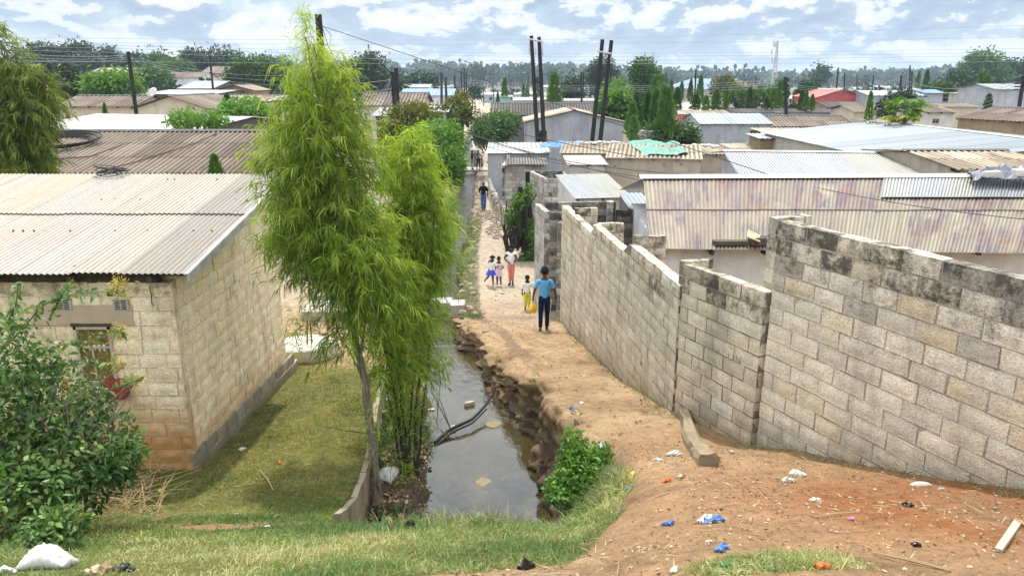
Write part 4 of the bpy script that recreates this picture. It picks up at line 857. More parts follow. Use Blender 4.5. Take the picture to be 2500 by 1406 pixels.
# garden wall left of the street
p0, p1 = at(1070, 282, 70), at(1128, 288, 66); mb = blocks(p0[:2], p1[:2], -8.6, p0[2]+.1, bl=.8, bh=.4); o = mb.build('garden_wall', M['block_dark']); tag(o, 'old block garden wall on the left side of the street beyond the bridge', 'wall')
mb = blocks((-3.6, 74), (-6.3, 110), -9.2, -6.7, bl=.8, bh=.4); o = mb.build('garden_wall', M['block_grey']); tag(o, 'grey block wall lining the left of the far street', 'wall')
# low stone-topped wall beside the path
pts = [(-1.62, 50), (-1.35, 46), (-.75, 40), (-.15, 35), (.25, 32)]
lw = MB()
for (a, b_) in zip(pts[:-1], pts[1:]): lw = blocks(a, b_, -8.3, float(zg(a[0], a[1], False))+1.0, th=.2, mb=lw, dk=dkk)
lo_ = lw.build('low_wall', M['block_mid']); tag(lo_, 'low crumbling block wall topped with loose stones, edging the path beside the man', 'wall')
lw = MB()
for i in range(26):
    t = i/26; j = int(t*4); k = t*4-j; a, b_ = pts[j], pts[j+1]; x = a[0]*(1-k)+b_[0]*k; y = a[1]*(1-k)+b_[1]*k
    lw.blob((x+.1, y, float(zg(pts[j][0], pts[j][1], False))+1.0+.1), rng.uniform(.10, .2, 3), 8, 5, .2)
lw.build('loose_stones', M['block_grey'], lo_)
# footbridge slab across the stream
b0, b1 = at(1133, 414, 68.5), at(1196, 414, 68.5)
mb = MB(); mb.box((b0[0]-.3, 68.2, b0[2]-.18), (b1[0]+.2, 70.5, b0[2]-.02), jit=.02); br = mb.build('footbridge', M['conc']); tag(br, 'thin concrete footbridge slab over the stream where three people stand', 'bridge')
BRZ = b0[2]-.02
# culvert slab nearer
c0 = at(1070, 745, 19.6); mb = MB(); mb.box((-3.3, 20.0, -6.22), (-1.72, 20.6, -6.08), jit=.02); mb.box((-1.72, 19.7, -6.6), (-1.35, 20.3, -6.05), jit=.03); o = mb.build('culvert_slab', M['conc']); tag(o, 'pale concrete culvert slab across the stream behind the lime trees', 'slab')
# retaining wall of the yard
rw = MB(); ys_ = np.arange(7.5, 15.2, .45)
for y0_, y1_ in zip(ys_[:-1], ys_[1:]):
    x0, x1 = chan(y0_, 1), chan(y1_, 1); z0 = float(zg(x0-.15, y0_, False))+.03; z1 = float(zg(x1-.15, y1_, False))+.03
    V = [[x0-.05, y0_, -6.4], [x0+.03, y0_, -6.4], [x1+.03, y1_-.015, -6.4], [x1-.05, y1_-.015, -6.4], [x0-.05, y0_, z0], [x0+.03, y0_, z0], [x1+.03, y1_-.015, z1], [x1-.05, y1_-.015, z1]]
    V = np.array(V)+rng.uniform(-.012, .012, (8, 3)); rw.add(V, BOXF)
o = rw.build('retaining_wall', plaster('stained retaining concrete', (.30, .25, .17), .6, 3)); tag(o, 'thin crumbling retaining wall between the grass yard and the stream', 'wall')
# round concrete slab with an iron pipe
c = G(752, 868); mb = MB(); K = 22; V = []
ang = np.linspace(0, 2*math.pi, K, endpoint=False); rr = .56*(1+.08*np.sin(3*ang+1)+.06*rng.random(K))
for z, sc in ((-.15, .9), (.10, .97), (.26, 1.0), (.29, .95)):
    for a, r_ in zip(ang, rr): V.append([c[0]+1.1*r_*sc*math.cos(a), c[1]+.9*r_*sc*math.sin(a), c[2]+z])
Fc = [(k*K+i, k*K+(i+1) % K, (k+1)*K+(i+1) % K, (k+1)*K+i) for k in range(3) for i in range(K)]+[tuple(range(3*K, 4*K))]
mb.add(V, Fc); o = mb.build('round_slab', plaster('white stained slab', (.60, .56, .50), .35, 3)); tag(o, 'round pale concrete slab raised on earth in the yard behind the near house', 'slab')
p = at(751, 868, c[1]-.1); mb = MB(); top = at(750, 782, c[1]-.1)
mb.tube([(p[0], p[1], c[2]+.1), (top[0], top[1], top[2]), (top[0]+.06, top[1], top[2]), (top[0]+.06, p[1], c[2]-.1)], .016, 6); o = mb.build('iron_pipe', M['iron']); tag(o, 'thin rusty iron standpipe upright beside the round slab', 'pipe')
mb = MB(); p = c+(-.15, 3.4, 0); mb.box((p[0]-.9, p[1]-.2, -6.1), (p[0]+1.6, p[1]+.9, -5.8), jit=.02); mb.box((p[0]-.9, p[1]+1.2, -6.2), (p[0]+1.4, p[1]+2.3, -5.75), jit=.02); o = mb.build('concrete_apron', M['conc']); tag(o, 'grey concrete apron behind the near house, seen past the tree', 'slab')
# long shallow wall behind yard
mb = MB(); mb.box((-4.3, 20.6, -6.6), (-3.4, 21.0, -5.2)); o = mb.build('yard_wall', M['w_pale']); tag(o, 'short pale wall piece behind the lime tree at the back of the yard', 'wall')

# ---- things on roofs
def stones(name, label, quads, mat, cat, group, parent=None, size=.16):
    pass
def roofpt(px, py, Y): return at(px, py, Y)
GR = 'blocks and stones weighting the roofs'
spots = [(1560+8*i, 352+.6*i+rng.uniform(-3, 3), 47) for i in range(5)]+[(1650+i*9, 357+rng.uniform(-3, 2), 46.5) for i in range(12)]+[(1585+i*11, 379+rng.uniform(-2, 3), 42.5) for i in range(8)]+[(1420+i*11, 349+rng.uniform(-2, 1), 48.5) for i in range(9)]
proto = None
for (x, y, Y_) in spots:
    if proto is None:
        mb = MB(); mb.blob((0, 0, 0), (.22, .17, .10), 8, 5, .2); proto = mb.build('stone', M['conc_pale'], origin=(0, 0, 0)); o = proto
    else: o = proto.copy(); COL.objects.link(o)
    o.location = at(x, y, Y_).tolist(); o.rotation_euler = (0, 0, rng.uniform(0, 6)); s_ = rng.uniform(.6, 1.2); o.scale = (s_, s_, s_)
    tag(o, 'pale rubble stone weighting the tan roofs round the turquoise netting', 'stone', GR)
proto = None
for (x, y, Y_) in [(2085, 297, 50.5), (2105, 299, 50), (2122, 303, 49), (2146, 300, 49), (2148, 304, 48), (2168, 299, 48.5), (2168, 308, 46.6), (2186, 309, 46), (2190, 313, 45.2), (2130, 302, 49)]:
    if proto is None:
        mb = MB(); mb.box((-.2, -.07, 0), (.2, .07, .03)); mb.box((-.2, -.07, .15), (.2, .07, .18)); mb.box((-.2, -.07, .031), (-.16, .07, .149)); mb.box((.16, -.07, .031), (.2, .07, .149)); mb.box((-.02, -.07, .031), (.02, .07, .149))
        proto = mb.build('concrete_block', M['block_grey'], origin=(0, 0, 0)); o = proto
    else: o = proto.copy(); COL.objects.link(o)
    o.location = at(x, y, Y_).tolist(); o.rotation_euler = (rng.uniform(-.3, .3), 0, rng.uniform(-.8, .8)); tag(o, 'hollow concrete block lying near the ridge of the large grey roof', 'block', GR)
def drape(name, label, cat, quad, mat, bumpz=.08, nu=22, nv=12, lift=.10):
    A, B, C, D = [np.array(q) for q in quad]; V = []
    for j in range(nv+1):
        for i in range(nu+1):
            u, v = i/nu, j/nv; ue = u+.03*math.sin(9*v)+rng.uniform(-.01, .01); ve = v+.05*math.sin(7*u)
            p = (A*(1-ue)+B*ue)*(1-ve)+(D*(1-ue)+C*ue)*ve; p[2] += lift+bumpz*(float(vn(u*9, v*9, 1, 31))+.5*float(vn(u*25, v*25, 1, 33))); V.append(p)
    n1 = nu+1; top = [(j*n1+i, j*n1+i+1, (j+1)*n1+i+1, (j+1)*n1+i) for j in range(nv) for i in range(nu)]
    k = len(V); V2 = V+[v-UP*.02 for v in V]
    mb = MB(); mb.add(V2, top+[tuple(a+k for a in q)[::-1] for q in top]); o = mb.build(name, mat, smooth=False); tag(o, label, cat); return o
drape('netting', 'turquoise plastic netting spread over the rubble-weighted roof', 'netting', [at(1572, 388, 42), at(1680, 384, 42), at(1652, 355, 45.5), at(1528, 351, 46)], M['net'], .2, lift=.2)
drape('plastic_sheet', 'crumpled grey plastic sheet weighted with blocks on the rust-patched roof ridge', 'sheet', [at(2372, 442, 17.9), at(2560, 444, 17.9), at(2560, 416, 18.9), at(2362, 418, 18.9)], M['tarp_grey'], .22, 30, 12, .06)
drape('blue_sheet', 'torn blue plastic on the roof edge left of the worn brown roof', 'sheet', [at(1315, 362, 49), at(1400, 366, 48), at(1420, 350, 50), at(1330, 352, 51)], M['tarp_blue'], .2)
for i, (x, y) in enumerate(((2405, 437), (2478, 432))):
    mb = MB(); p = at(x, y, 18.0); mb.box(p, p+(.38, .2, .17), jit=.02); o = mb.build('concrete_block', M['conc_pale']); tag(o, ('left', 'right')[i]+' block weighting the crumpled grey plastic sheet', 'block', GR)
# cable coils on the dark roof
cc = at(150, 352, 26.2)
mb = MB()
for k in range(9):
    a = np.linspace(0, 2*math.pi, 30); rx = .95+.05*k; ry = .75+.03*k
    mb.tube(np.stack([cc[0]+rx*np.cos(a)+.05*math.sin(k*2), cc[1]+ry*np.sin(a), cc[2]+.05+.02*k+.187*ry*np.sin(a)], -1), .018, 5)
o = mb.build('cable_coil', M['wire']); tag(o, 'big loose coil of black cable on the dark corrugated roof, upper left', 'cable')
for (lab, pp) in (('long black cable snaking down the dark corrugated roof', [(100, 385, 24.6), (150, 392, 24.3), (220, 386, 24.6), (298, 358, 26.0)]), ('thin black cable looping over the dark corrugated roof to its eave', [(270, 415, 23.3), (330, 400, 24), (400, 378, 25), (470, 356, 26), (530, 330, 27.5)])):
    mb = MB(); P = np.array([at(*q) for q in pp]); t = np.linspace(0, len(P)-1, 24); C_ = np.stack([np.interp(t, range(len(P)), P[:, i]) for i in range(3)], -1); C_[:, 2] += .05; mb.tube(C_, .014, 5); tag(mb.build('cable', M['wire']), lab, 'cable')
mb = MB(); p = at(268, 428, 13.5)
for k in range(6):
    a = np.linspace(0, 6.28, 16); mb.tube(np.stack([p[0]+(.22+.02*k)*np.cos(a), p[1]+.12*np.sin(a)+.02*k, p[2]+.04+.015*k+.05*np.sin(a+k)], -1), .007, 4)
o = mb.build('cable_coil', M['wire']); tag(o, 'small tangle of black wire on the ridge of the near cream roof', 'cable')
def dish(px, py, Y_, r_, label):
    c = at(px, py, Y_); root = empty('satellite_dish', c-(0, 0, r_+.3), label, 'satellite dish', 'satellite dishes'); mb = MB(); V = []; n_ = 18
    ax = unit(np.array([-.3, -.75, .55])); a1 = unit(np.cross(ax, UP)); a2 = np.cross(ax, a1)
    for j, (q, dz) in enumerate(((0.01, -.18), (.5, -.13), (.85, -.05), (1., 0), (1., .02), (.5, -.11), (.01, -.16))):
        for i in range(n_): th = i*2*math.pi/n_; V.append(c+r_*(q*(math.cos(th)*a1+math.sin(th)*a2)+ax*dz*1.))
    mb.add(V, [(j*n_+i, j*n_+(i+1) % n_, (j+1)*n_+(i+1) % n_, (j+1)*n_+i) for j in range(6) for i in range(n_)]); mb.build('dish', M['mast'], root, smooth=True)
    mb = MB(); mb.tube([c-(0, 0, r_+.3), c-ax*r_*.2], .03, 6); mb.build('post', M['mast'], root)
    mb = MB(); mb.tube([c-a2*r_*.9*np.sign(a2[2]), c+ax*r_*.8], .02, 5); mb.blob(c+ax*r_*.82, .06, 6, 4); mb.build('feed_arm', M['mast'], root)
dish(371, 226, 57, .42, 'pale satellite dish on the grey ridge left of the cream gable peak')
dish(463, 238, 62, .40, 'dark satellite dish low behind the right slope of the cream gable')
# ================================================================ vegetation
WP = [.35, 1., .75, .08]; LP = [.12, 1., .85, .06]
def trunkmb(paths, mb=None, n=7):
    mb = mb or MB()
    for pts, r0, r1 in paths:
        pts = np.array(pts, float); k = len(pts); t = np.linspace(0, k-1, 4*k); P = np.stack([np.interp(t, range(k), pts[:, i]) for i in range(3)], -1)
        P[1:-1] += rng.normal(0, r0*.12, P[1:-1].shape); mb.tube(P, np.linspace(r0, r1, len(P)), n)
    return mb
def willow(name, label, lobes, trunks, mat, nclump, per, ln=.19, wd=.013, bark='bark', cat='tree', group=None, seed=1, root_at=None, droop=.8):
    """lobes: (centre xyz, radius, half height, weight). Foliage: sprigs that arch out and hang, each a spray of narrow leaves"""
    g = np.random.default_rng(seed)
    base = np.array(trunks[0][0][0]) if root_at is None else np.array(root_at)
    root = empty(name, base, label, cat, group)
    w = np.array([l[3] for l in lobes], float); w /= w.sum(); Pn = []; Dn = []; Tn = []
    which = g.choice(len(lobes), nclump, p=w)
    for k in which:
        c, r_, h, _ = lobes[k]; r_ = r_*.80; h = h*.9; d = unit(g.normal(size=3)*np.array([1, 1, 1.2])); q = g.uniform(.15, 1)**.5
        taper = 1.0 if d[2] < 0 else (1-.55*d[2]*q)
        p0 = np.array(c)+d*np.array([r_*taper, r_*taper, h])*q
        out = unit(np.array([d[0], d[1], .45*d[2]+.35])+g.normal(0, .35, 3)); L_ = g.uniform(.25, .6)
        tt = g.random(per); P = p0+out*(L_*tt)[:, None]; P[:, 2] -= droop*.42*L_*tt**2
        D = out*.6+g.normal(0, .55, (per, 3)); D[:, 2] -= .25+.5*tt
        Pn.append(P); Dn.append(D); Tn.append(np.clip(g.normal(.26+.46*q*(.55+.45*d[2])*1.1, .20)+g.normal(0, .12, per), 0, 1))  # leaf tints paint in shading: darker inside, lighter on the upper outside
    P = np.concatenate(Pn); D = np.concatenate(Dn); T = np.concatenate(Tn); N = len(P)
    V = strips(P, D, ln*g.uniform(.6, 1.25, N), wd*g.uniform(.7, 1.2, N), g.uniform(.2, .8, N)*droop, WP)
    trunkmb(trunks).build('trunk', M[bark], root)
    mb = MB()
    for k in range(70):   # twigs
        c, r_, h, _ = lobes[g.integers(len(lobes))]; a = g.uniform(0, 6.28); z = g.uniform(-.9, .7)
        p0 = np.array(c)+(0, 0, h*z); p1 = p0+np.array([math.cos(a)*r_*.7, math.sin(a)*r_*.7, r_*.7]); mb.tube([p0, (p0+p1)/2+(0, 0, .05), p1], [.014, .010, .004], 4, cap=False)
    mb.build('branch', M[bark], root)
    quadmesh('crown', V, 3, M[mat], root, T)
    return root
# main lime tree
Yt = 10.3
def pt(px, py, Y_=Yt): return at(px, py, Y_)
b0 = G(922, 1235); b0[2] = float(zg(b0[0], b0[1]))-.1
sc_ = Yt/F
def lobe(px, py, rx, ry, w, Y_=Yt): c = at(px, py, Y_); return (c, rx*Y_/F, ry*Y_/F*1.03, w)
willow('lime_tree', 'tall feathery lime-green tree with a bare slanting pale trunk, rising from the stream bank', 
  [lobe(785, 265, 85, 130, 1.6), lobe(800, 390, 115, 130, 2.6), lobe(785, 520, 108, 130, 2.6), lobe(850, 600, 112, 150, 2.8, 10.1), lobe(905, 690, 100, 120, 1.8, 10.), lobe(705, 400, 55, 110, .9), lobe(860, 800, 80, 60, .45, 9.9), lobe(745, 620, 52, 90, .5, 10.4), lobe(690, 560, 40, 70, .35, 10.4)],
  [([b0, pt(905, 1050, 10.0), pt(893, 940, 10.1), pt(865, 800, 10.2), pt(850, 640), pt(800, 420), pt(770, 200), pt(745, 90)], .075, .012), ([pt(893, 940, 10.1), pt(860, 870, 9.9), pt(812, 790, 9.8)], .015, .006), ([b0+(.05, .1, 0), pt(912, 1120, 9.5), pt(905, 1000, 9.7), pt(880, 880, 9.8), pt(900, 740, 9.9)], .03, .012), ([b0+(-.02, -.1, 0), pt(915, 1100, 9.3), pt(890, 980, 9.4), pt(885, 900, 9.5)], .02, .006), ([pt(905, 1058, 9.8), pt(840, 1050, 9.4), pt(770, 1035, 9.1)], .010, .004)], 'leaf_willow', 2000, 20, .155, .0135, seed=3)
g = np.random.default_rng(9)
# wispy leader and stray sprays belong to the same tree: added as a second crown part
root = [o for o in bpy.data.objects if o.name == 'lime_tree'][0]
P = []; D = []; T = []
for (x0, y0, x1, y1, n) in ((770, 150, 738, 8, 130), (770, 150, 720, 60, 60), (800, 180, 800, 100, 50), (700, 200, 712, 100, 60), (830, 230, 850, 150, 40), (755, 130, 745, 30, 80), (930, 480, 985, 560, 40), (915, 330, 945, 300, 30), (640, 300, 628, 360, 40), (745, 860, 700, 745, 120), (700, 830, 760, 770, 100), (850, 1035, 760, 1020, 50), (890, 1100, 930, 900, 120), (905, 1230, 915, 1050, 90)):
    t = g.random(n); a = at(x0, y0, 10.1 if y0 < 800 else 9.6); b_ = at(x1, y1, 10.1 if y0 < 800 else 9.6); P.append(a+(b_-a)*t[:, None]+g.normal(0, .05, (n, 3))); d = g.normal(0, .6, (n, 3)); d[:, 2] += .3; D.append(d); T.append(g.uniform(.4, .9, n))
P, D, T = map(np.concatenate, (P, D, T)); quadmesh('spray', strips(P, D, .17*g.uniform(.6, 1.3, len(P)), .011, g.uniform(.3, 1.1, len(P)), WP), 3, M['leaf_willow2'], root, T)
# twin clump behind it
b1 = G(1000, 1160); Y2 = 11.4
willow('lime_tree', 'shorter lime-green tree with several dark stems, between the tall lime tree and stream',
  [lobe(1003, 430, 45, 85, 1.0, Y2), lobe(1043, 540, 50, 110, 1.5, Y2), lobe(998, 600, 70, 140, 2.0, Y2), lobe(1023, 690, 45, 110, 1.1, Y2), lobe(973, 790, 78, 75, .8, 10.9), lobe(1008, 800, 45, 60, .35, 11), lobe(938, 700, 50, 110, .8, 11.2), lobe(1013, 370, 22, 50, .25, Y2), lobe(1013, 870, 40, 60, .45, 10.9), lobe(963, 880, 50, 50, .4, 10.5)],
  [([b1+(0, 0, -.1), pt(985, 1020, 10.5), pt(975, 920, 10.7), pt(985, 780, 11), pt(1010, 560, Y2), pt(1005, 360, Y2)], .038, .008), ([b1+(-.05, .05, -.1), pt(970, 1000, 10.6), pt(950, 890, 10.8), pt(945, 740, 11)], .034, .010), ([b1+(.08, .1, -.1), pt(1015, 1000, 10.9), pt(1025, 900, 11), pt(1040, 760, Y2), pt(1062, 500, Y2)], .034, .009), ([b1+(.12, .0, -.1), pt(1030, 1010, 10.7), pt(1045, 900, 10.9), pt(1050, 800, 11)], .025, .008), ([b1+(-.12, .0, -.1), pt(962, 1030, 10.4), pt(940, 930, 10.6), pt(960, 800, 11)], .025, .008), ([b1+(.0, -.05, -.1), pt(1000, 1060, 10.4), pt(1010, 900, 10.6), pt(990, 800, 11)], .02, .008)],
  'leaf_willow2', 1900, 18, .135, .0125, 'bark_dark', seed=5)
root2 = [o for o in bpy.data.objects if o.name == 'lime_tree.001'][0]; P = []; D = []; T = []
for (x0, y0, x1, y1, n, yy) in ((985, 900, 1000, 1130, 260, 10.4), (1035, 880, 1045, 1060, 200, 10.6), (950, 900, 960, 1060, 200, 10.4), (1010, 890, 1005, 1000, 160, 10.5), (975, 1120, 1000, 1180, 160, 10.0), (1070, 880, 1090, 905, 60, 10.7)):
    t = g.random(n); a = at(x0, y0, yy); b_ = at(x1, y1, yy); P.append(a+(b_-a)*t[:, None]+g.normal(0, .09, (n, 3))); d = g.normal(0, .6, (n, 3)); d[:, 2] += .1; D.append(d); T.append(g.uniform(.1, .75, n))
P, D, T = map(np.concatenate, (P, D, T)); quadmesh('spray', strips(P, D, .14*g.uniform(.6, 1.3, len(P)), .012, g.uniform(.3, 1.1, len(P)), WP), 3, M['leaf_willow2'], root2, T)
# feathery tree at the left edge
Y3 = 17.5
willow('feathery_tree', 'yellow-green feathery tree at the left edge, behind the near cream roof',
  [lobe(10, 150, 28, 90, .6, Y3), lobe(60, 250, 70, 80, 1.8, Y3), lobe(20, 330, 85, 110, 2.2, Y3), lobe(70, 370, 55, 60, 1., Y3), lobe(-80, 250, 90, 150, 2., Y3), lobe(110, 200, 22, 30, .25, Y3)],
  [([at(40, 700, Y3), at(45, 430, Y3), at(40, 300, Y3), at(15, 120, Y3)], .10, .02), ([at(45, 430, Y3), at(80, 330, Y3), at(90, 230, Y3)], .05, .015), ([at(45, 450, Y3), at(0, 330, Y3), at(-20, 200, Y3)], .05, .015)], 'leaf_fuzzy', 1100, 22, .20, .022, seed=8)
# ---- generic crown trees (copied)
def crown_tree(name, label, cat, lobes, mat, n, ls, base, trunk_r=.15, bark='bark', seed=0, group=None, up=.1, asp=.5, top=None):
    g = np.random.default_rng(seed+100); base = np.array(base, float); root = empty(name, base, label, cat, group)
    w = np.array([l[3] for l in lobes], float); w /= w.sum(); P = []; D = []; T = []
    ncl = max(10, n//14); wh = g.choice(len(lobes), ncl, p=w)
    for k in wh:
        c, r_, h, _ = lobes[k]; d = unit(g.normal(size=3)); q = g.uniform(.25, 1)**.45; p0 = np.array(c)+d*np.array([r_, r_, h])*q
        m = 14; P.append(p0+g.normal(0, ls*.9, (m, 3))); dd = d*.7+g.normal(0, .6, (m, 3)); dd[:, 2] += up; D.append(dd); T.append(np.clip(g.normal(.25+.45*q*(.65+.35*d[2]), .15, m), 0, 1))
    P, D, T = map(np.concatenate, (P, D, T))
    c = np.average([l[0] for l in lobes], axis=0, weights=w); hi = max(l[0][2]+l[2]*.4 for l in lobes)
    trunks = [([base-(0, 0, .3), base*.4+np.array([c[0], c[1], base[2]*0+c[2]])*.6, (c[0], c[1], hi)], trunk_r, trunk_r*.2)]
    for l in lobes[1:4]: trunks.append(([base*.5+c*.5, (base*.3+c*.3+np.array(l[0])*.4), np.array(l[0])], trunk_r*.5, trunk_r*.12))
    trunkmb(trunks, n=5).build('trunk', M[bark], root)
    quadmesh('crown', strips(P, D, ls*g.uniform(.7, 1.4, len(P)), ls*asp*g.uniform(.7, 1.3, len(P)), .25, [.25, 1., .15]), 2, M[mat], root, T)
    return root
def lb(px, py, rx, ry, w, Y_): c = at(px, py, Y_); return (c, rx*Y_/F, ry*Y_/F, w)
def gz(px, Y_): x = at(px, 300, Y_)[0]; return (x, Y_, float(zg(x, Y_, False)))
crown_tree('broad_tree', 'rounded bright green tree leaning over the stream by the footbridge', 'tree', [lb(1068, 370, 58, 62, 2, 34), lb(1095, 405, 34, 38, 1.2, 33), lb(1050, 330, 35, 30, .8, 35), lb(1098, 335, 33, 32, .8, 35), lb(1040, 400, 45, 50, 1, 34)], 'leaf_green', 12000, .17, gz(1080, 34), .15, seed=1, up=.2)
crown_tree('broad_tree', 'dark tree with yellowing leaves, between the twin street poles and the stream tree', 'tree', [lb(1000, 300, 62, 42, 2, 40), lb(960, 345, 30, 50, 1, 38), lb(1040, 290, 40, 28, .8, 41), lb(990, 380, 45, 45, 1.2, 38)], 'leaf_autumn', 7000, .20, gz(990, 40), .12, 'bark_dark', seed=2)
crown_tree('bush', 'low yellow-green bushes on the wall left of the far street', 'bush', [lb(1115, 265, 22, 22, 1, 68), lb(1085, 280, 25, 18, .8, 64), lb(1140, 280, 14, 18, .6, 66)], 'leaf_autumn', 2200, .3, gz(1110, 68), .08, seed=3)
crown_tree('bush', 'grey-green bush overhanging the right side of the far street', 'bush', [lb(1205, 312, 44, 36, 2, 64), lb(1240, 300, 26, 22, .8, 66), lb(1180, 325, 22, 26, .8, 62)], 'leaf_mid', 5000, .26, gz(1210, 62), .1, seed=4)
crown_tree('broad_tree', 'wide dark cedar-like tree right behind the tall lime tree', 'tree', [lb(900, 165, 38, 20, 1., 130), lb(880, 200, 70, 32, 2.2, 130), lb(950, 205, 30, 22, 1, 130), lb(905, 150, 18, 10, .4, 130), lb(840, 200, 40, 30, 1, 130)], 'leaf_dark', 5000, .75, gz(890, 130), .4, 'bark_dark', seed=5, up=0, asp=.35)
crown_tree('broad_tree', 'round dense dark green tree left of the leaning dark pole', 'tree', [lb(272, 208, 52, 24, 2, 72), lb(240, 215, 28, 20, .8, 71), lb(305, 212, 32, 20, .8, 72)], 'leaf_green', 5000, .38, gz(272, 72), .25, seed=6, up=.2)
crown_tree('broad_tree', 'dark rounded tree beside the feathery left edge tree', 'tree', [lb(165, 205, 42, 28, 1.5, 76), lb(130, 190, 30, 20, .8, 76)], 'leaf_dark', 3500, .42, gz(160, 76), .25, seed=7)
crown_tree('broad_tree', 'big dark tree just left of the tall lime tree crown', 'tree', [lb(610, 180, 42, 32, 2, 120), lb(655, 185, 36, 34, 1.4, 118), lb(575, 195, 22, 18, .6, 118)], 'leaf_mid', 4500, .6, gz(610, 120), .3, 'bark_dark', seed=8)
crown_tree('broad_tree', 'tall dark pine-like tree behind the second pair of tall poles', 'tree', [lb(1470, 165, 26, 18, 1.2, 170), lb(1455, 195, 22, 25, 1.4, 170), lb(1492, 190, 18, 22, .8, 170), lb(1465, 225, 22, 18, .8, 170), lb(1440, 200, 12, 10, .3, 170)], 'leaf_dark', 2600, .75, gz(1468, 170), .4, 'bark_dark', seed=9)
crown_tree('broad_tree', 'tall loose-crowned green tree at the head of the cypress clump', 'tree', [lb(1572, 175, 26, 26, 1.4, 110), lb(1580, 215, 34, 32, 2, 110), lb(1560, 240, 22, 22, 1, 110), lb(1605, 200, 14, 22, .5, 112)], 'leaf_mid', 4500, .5, gz(1575, 110), .3, seed=10, up=.4)
crown_tree('broad_tree', 'huge pale-topped tree on the skyline, upper right corner', 'tree', [lb(2398, 158, 36, 22, 2, 230), lb(2380, 185, 32, 26, 1.5, 230), lb(2430, 190, 26, 24, 1, 230)], 'leaf_mid', 3200, 1.2, gz(2400, 230), .6, seed=11)
crown_tree('broad_tree', 'dark tree group right of the huge skyline tree', 'tree', [lb(2470, 178, 30, 22, 1.5, 240), lb(2500, 190, 30, 30, 1.5, 235), lb(2440, 205, 20, 16, .8, 235)], 'leaf_dark', 2600, 1.2, gz(2470, 238), .5, seed=12)
crown_tree('broad_tree', 'lone dark tree on the skyline right of the lattice mast', 'tree', [lb(2006, 178, 13, 10, 1, 320), lb(2004, 192, 9, 6, .4, 320)], 'leaf_dark', 700, 1.4, gz(2006, 320), .4, seed=13)
crown_tree('broad_tree', 'broad dark tree mass on the left skyline', 'tree', [lb(95, 135, 32, 22, 1, 190), lb(190, 140, 40, 26, 1.6, 190), lb(140, 145, 40, 22, 1.2, 190), lb(215, 160, 26, 22, .8, 185)], 'leaf_dark', 5200, .9, gz(150, 190), .5, seed=14)
crown_tree('bush', 'scrubby dark bush on the pavement corner at the end of the street', 'bush', [lb(1160, 222, 10, 10, 1, 210)], 'leaf_dark', 500, .9, gz(1160, 210), .2, seed=15)
# hill-top trees, left to right along the left skyline
for i, (x, y, rx, ry, Y_, m) in enumerate([(262, 142, 16, 20, 210, 'dark'), (330, 160, 28, 18, 180, 'dark'), (385, 155, 26, 22, 190, 'mid'), (430, 168, 30, 16, 170, 'mid'), (470, 145, 20, 22, 210, 'dark'), (540, 145, 32, 22, 200, 'dark'), (505, 160, 18, 26, 190, 'dark'), (575, 155, 18, 16, 220, 'dark'), (645, 160, 18, 18, 260, 'dark'), (365, 190, 36, 16, 140, 'mid'), (690, 165, 24, 18, 250, 'dark')]):
    ords = ['first', 'second', 'third', 'fourth', 'fifth', 'sixth', 'seventh', 'eighth', 'ninth', 'tenth', 'eleventh'][i]
    crown_tree('broad_tree', f'dark skyline tree on the left hill, {ords} counting right from the broad dark mass', 'tree', [lb(x, y, rx, ry, 2, Y_), lb(x+rx*.6, y+ry*.4, rx*.6, ry*.6, .8, Y_), lb(x-rx*.6, y+ry*.3, rx*.6, ry*.6, .8, Y_)], 'leaf_'+m, 1500, .85, gz(x, Y_), .3, 'bark_dark', seed=20+i, group='trees on the left skyline')
# papaya tree
Yp = 47; g = np.random.default_rng(77); root = empty('papaya_tree', at(2215, 340, Yp), 'papaya tree with broad bright leaves yellowing underneath, beyond the large grey roof', 'tree'); P = []; D = []; T = []
mbt = MB(); mbt.tube([at(2210, 350, Yp), at(2208, 300, Yp), at(2212, 262, Yp)], [.16, .14, .08], 7)
for i in range(46):
    a = g.uniform(0, 6.28); r_ = g.uniform(.4, 1.25); zt = g.uniform(-.75, .85)*(1.25-r_*.45); c = at(2212, 266, Yp)+np.array([math.cos(a)*r_*1.0, math.sin(a)*r_*.8, zt-.1*r_]); mbt.tube([at(2212, 272, Yp), (at(2212, 268, Yp)+c)/2+(0, 0, .12), c], .018, 4, cap=False)
    for k in range(9):
        b_ = a+(k-4)*.55; P.append(c); D.append([math.cos(b_), math.sin(b_), g.uniform(-.5, .15)]); T.append(np.clip((.95 if zt < -.2 else .4)+g.normal(0, .1), 0, 1))
mbt.build('trunk', M['bark'], root); quadmesh('crown', strips(P, D, .42, .17, .35, [.2, .7, 1., .1]), 3, M['leaf_papaya'], root, np.array(T))
# dead creeper-clad stumps and hedge beside the path
Yh = 29.5; hr = empty('hedge', G(1285, 600), 'tangled dark dead hedge with green creeper, left of the high block wall corner', 'hedge'); mb = MB(); g = np.random.default_rng(5)
for i in range(52):
    x = g.uniform(1240, 1300); yb = g.uniform(560, 625); yt_ = g.uniform(445, 540) if x > 1262 else g.uniform(480, 570); Yi = Yh+g.uniform(-1.2, 2.5); P_ = [at(x+g.normal(0, 4), yb, Yi), at(x+g.normal(0, 9), (yb+yt_)/2, Yi), at(x+g.normal(0, 9), yt_, Yi)]; r_ = g.uniform(.02, .07)
    mb.tube(P_, [r_, r_*.8, r_*.35], 5)
for i in range(10): x = g.uniform(1262, 1292); mb.tube([at(x, 600, Yh), at(x+g.normal(0, 3), 520, Yh), at(x+g.normal(0, 5), g.uniform(450, 490), Yh)], [.12, .09, .05], 6, cap=True)
mb.build('stem', M['bark_dark'], hr)
P = []; T = []
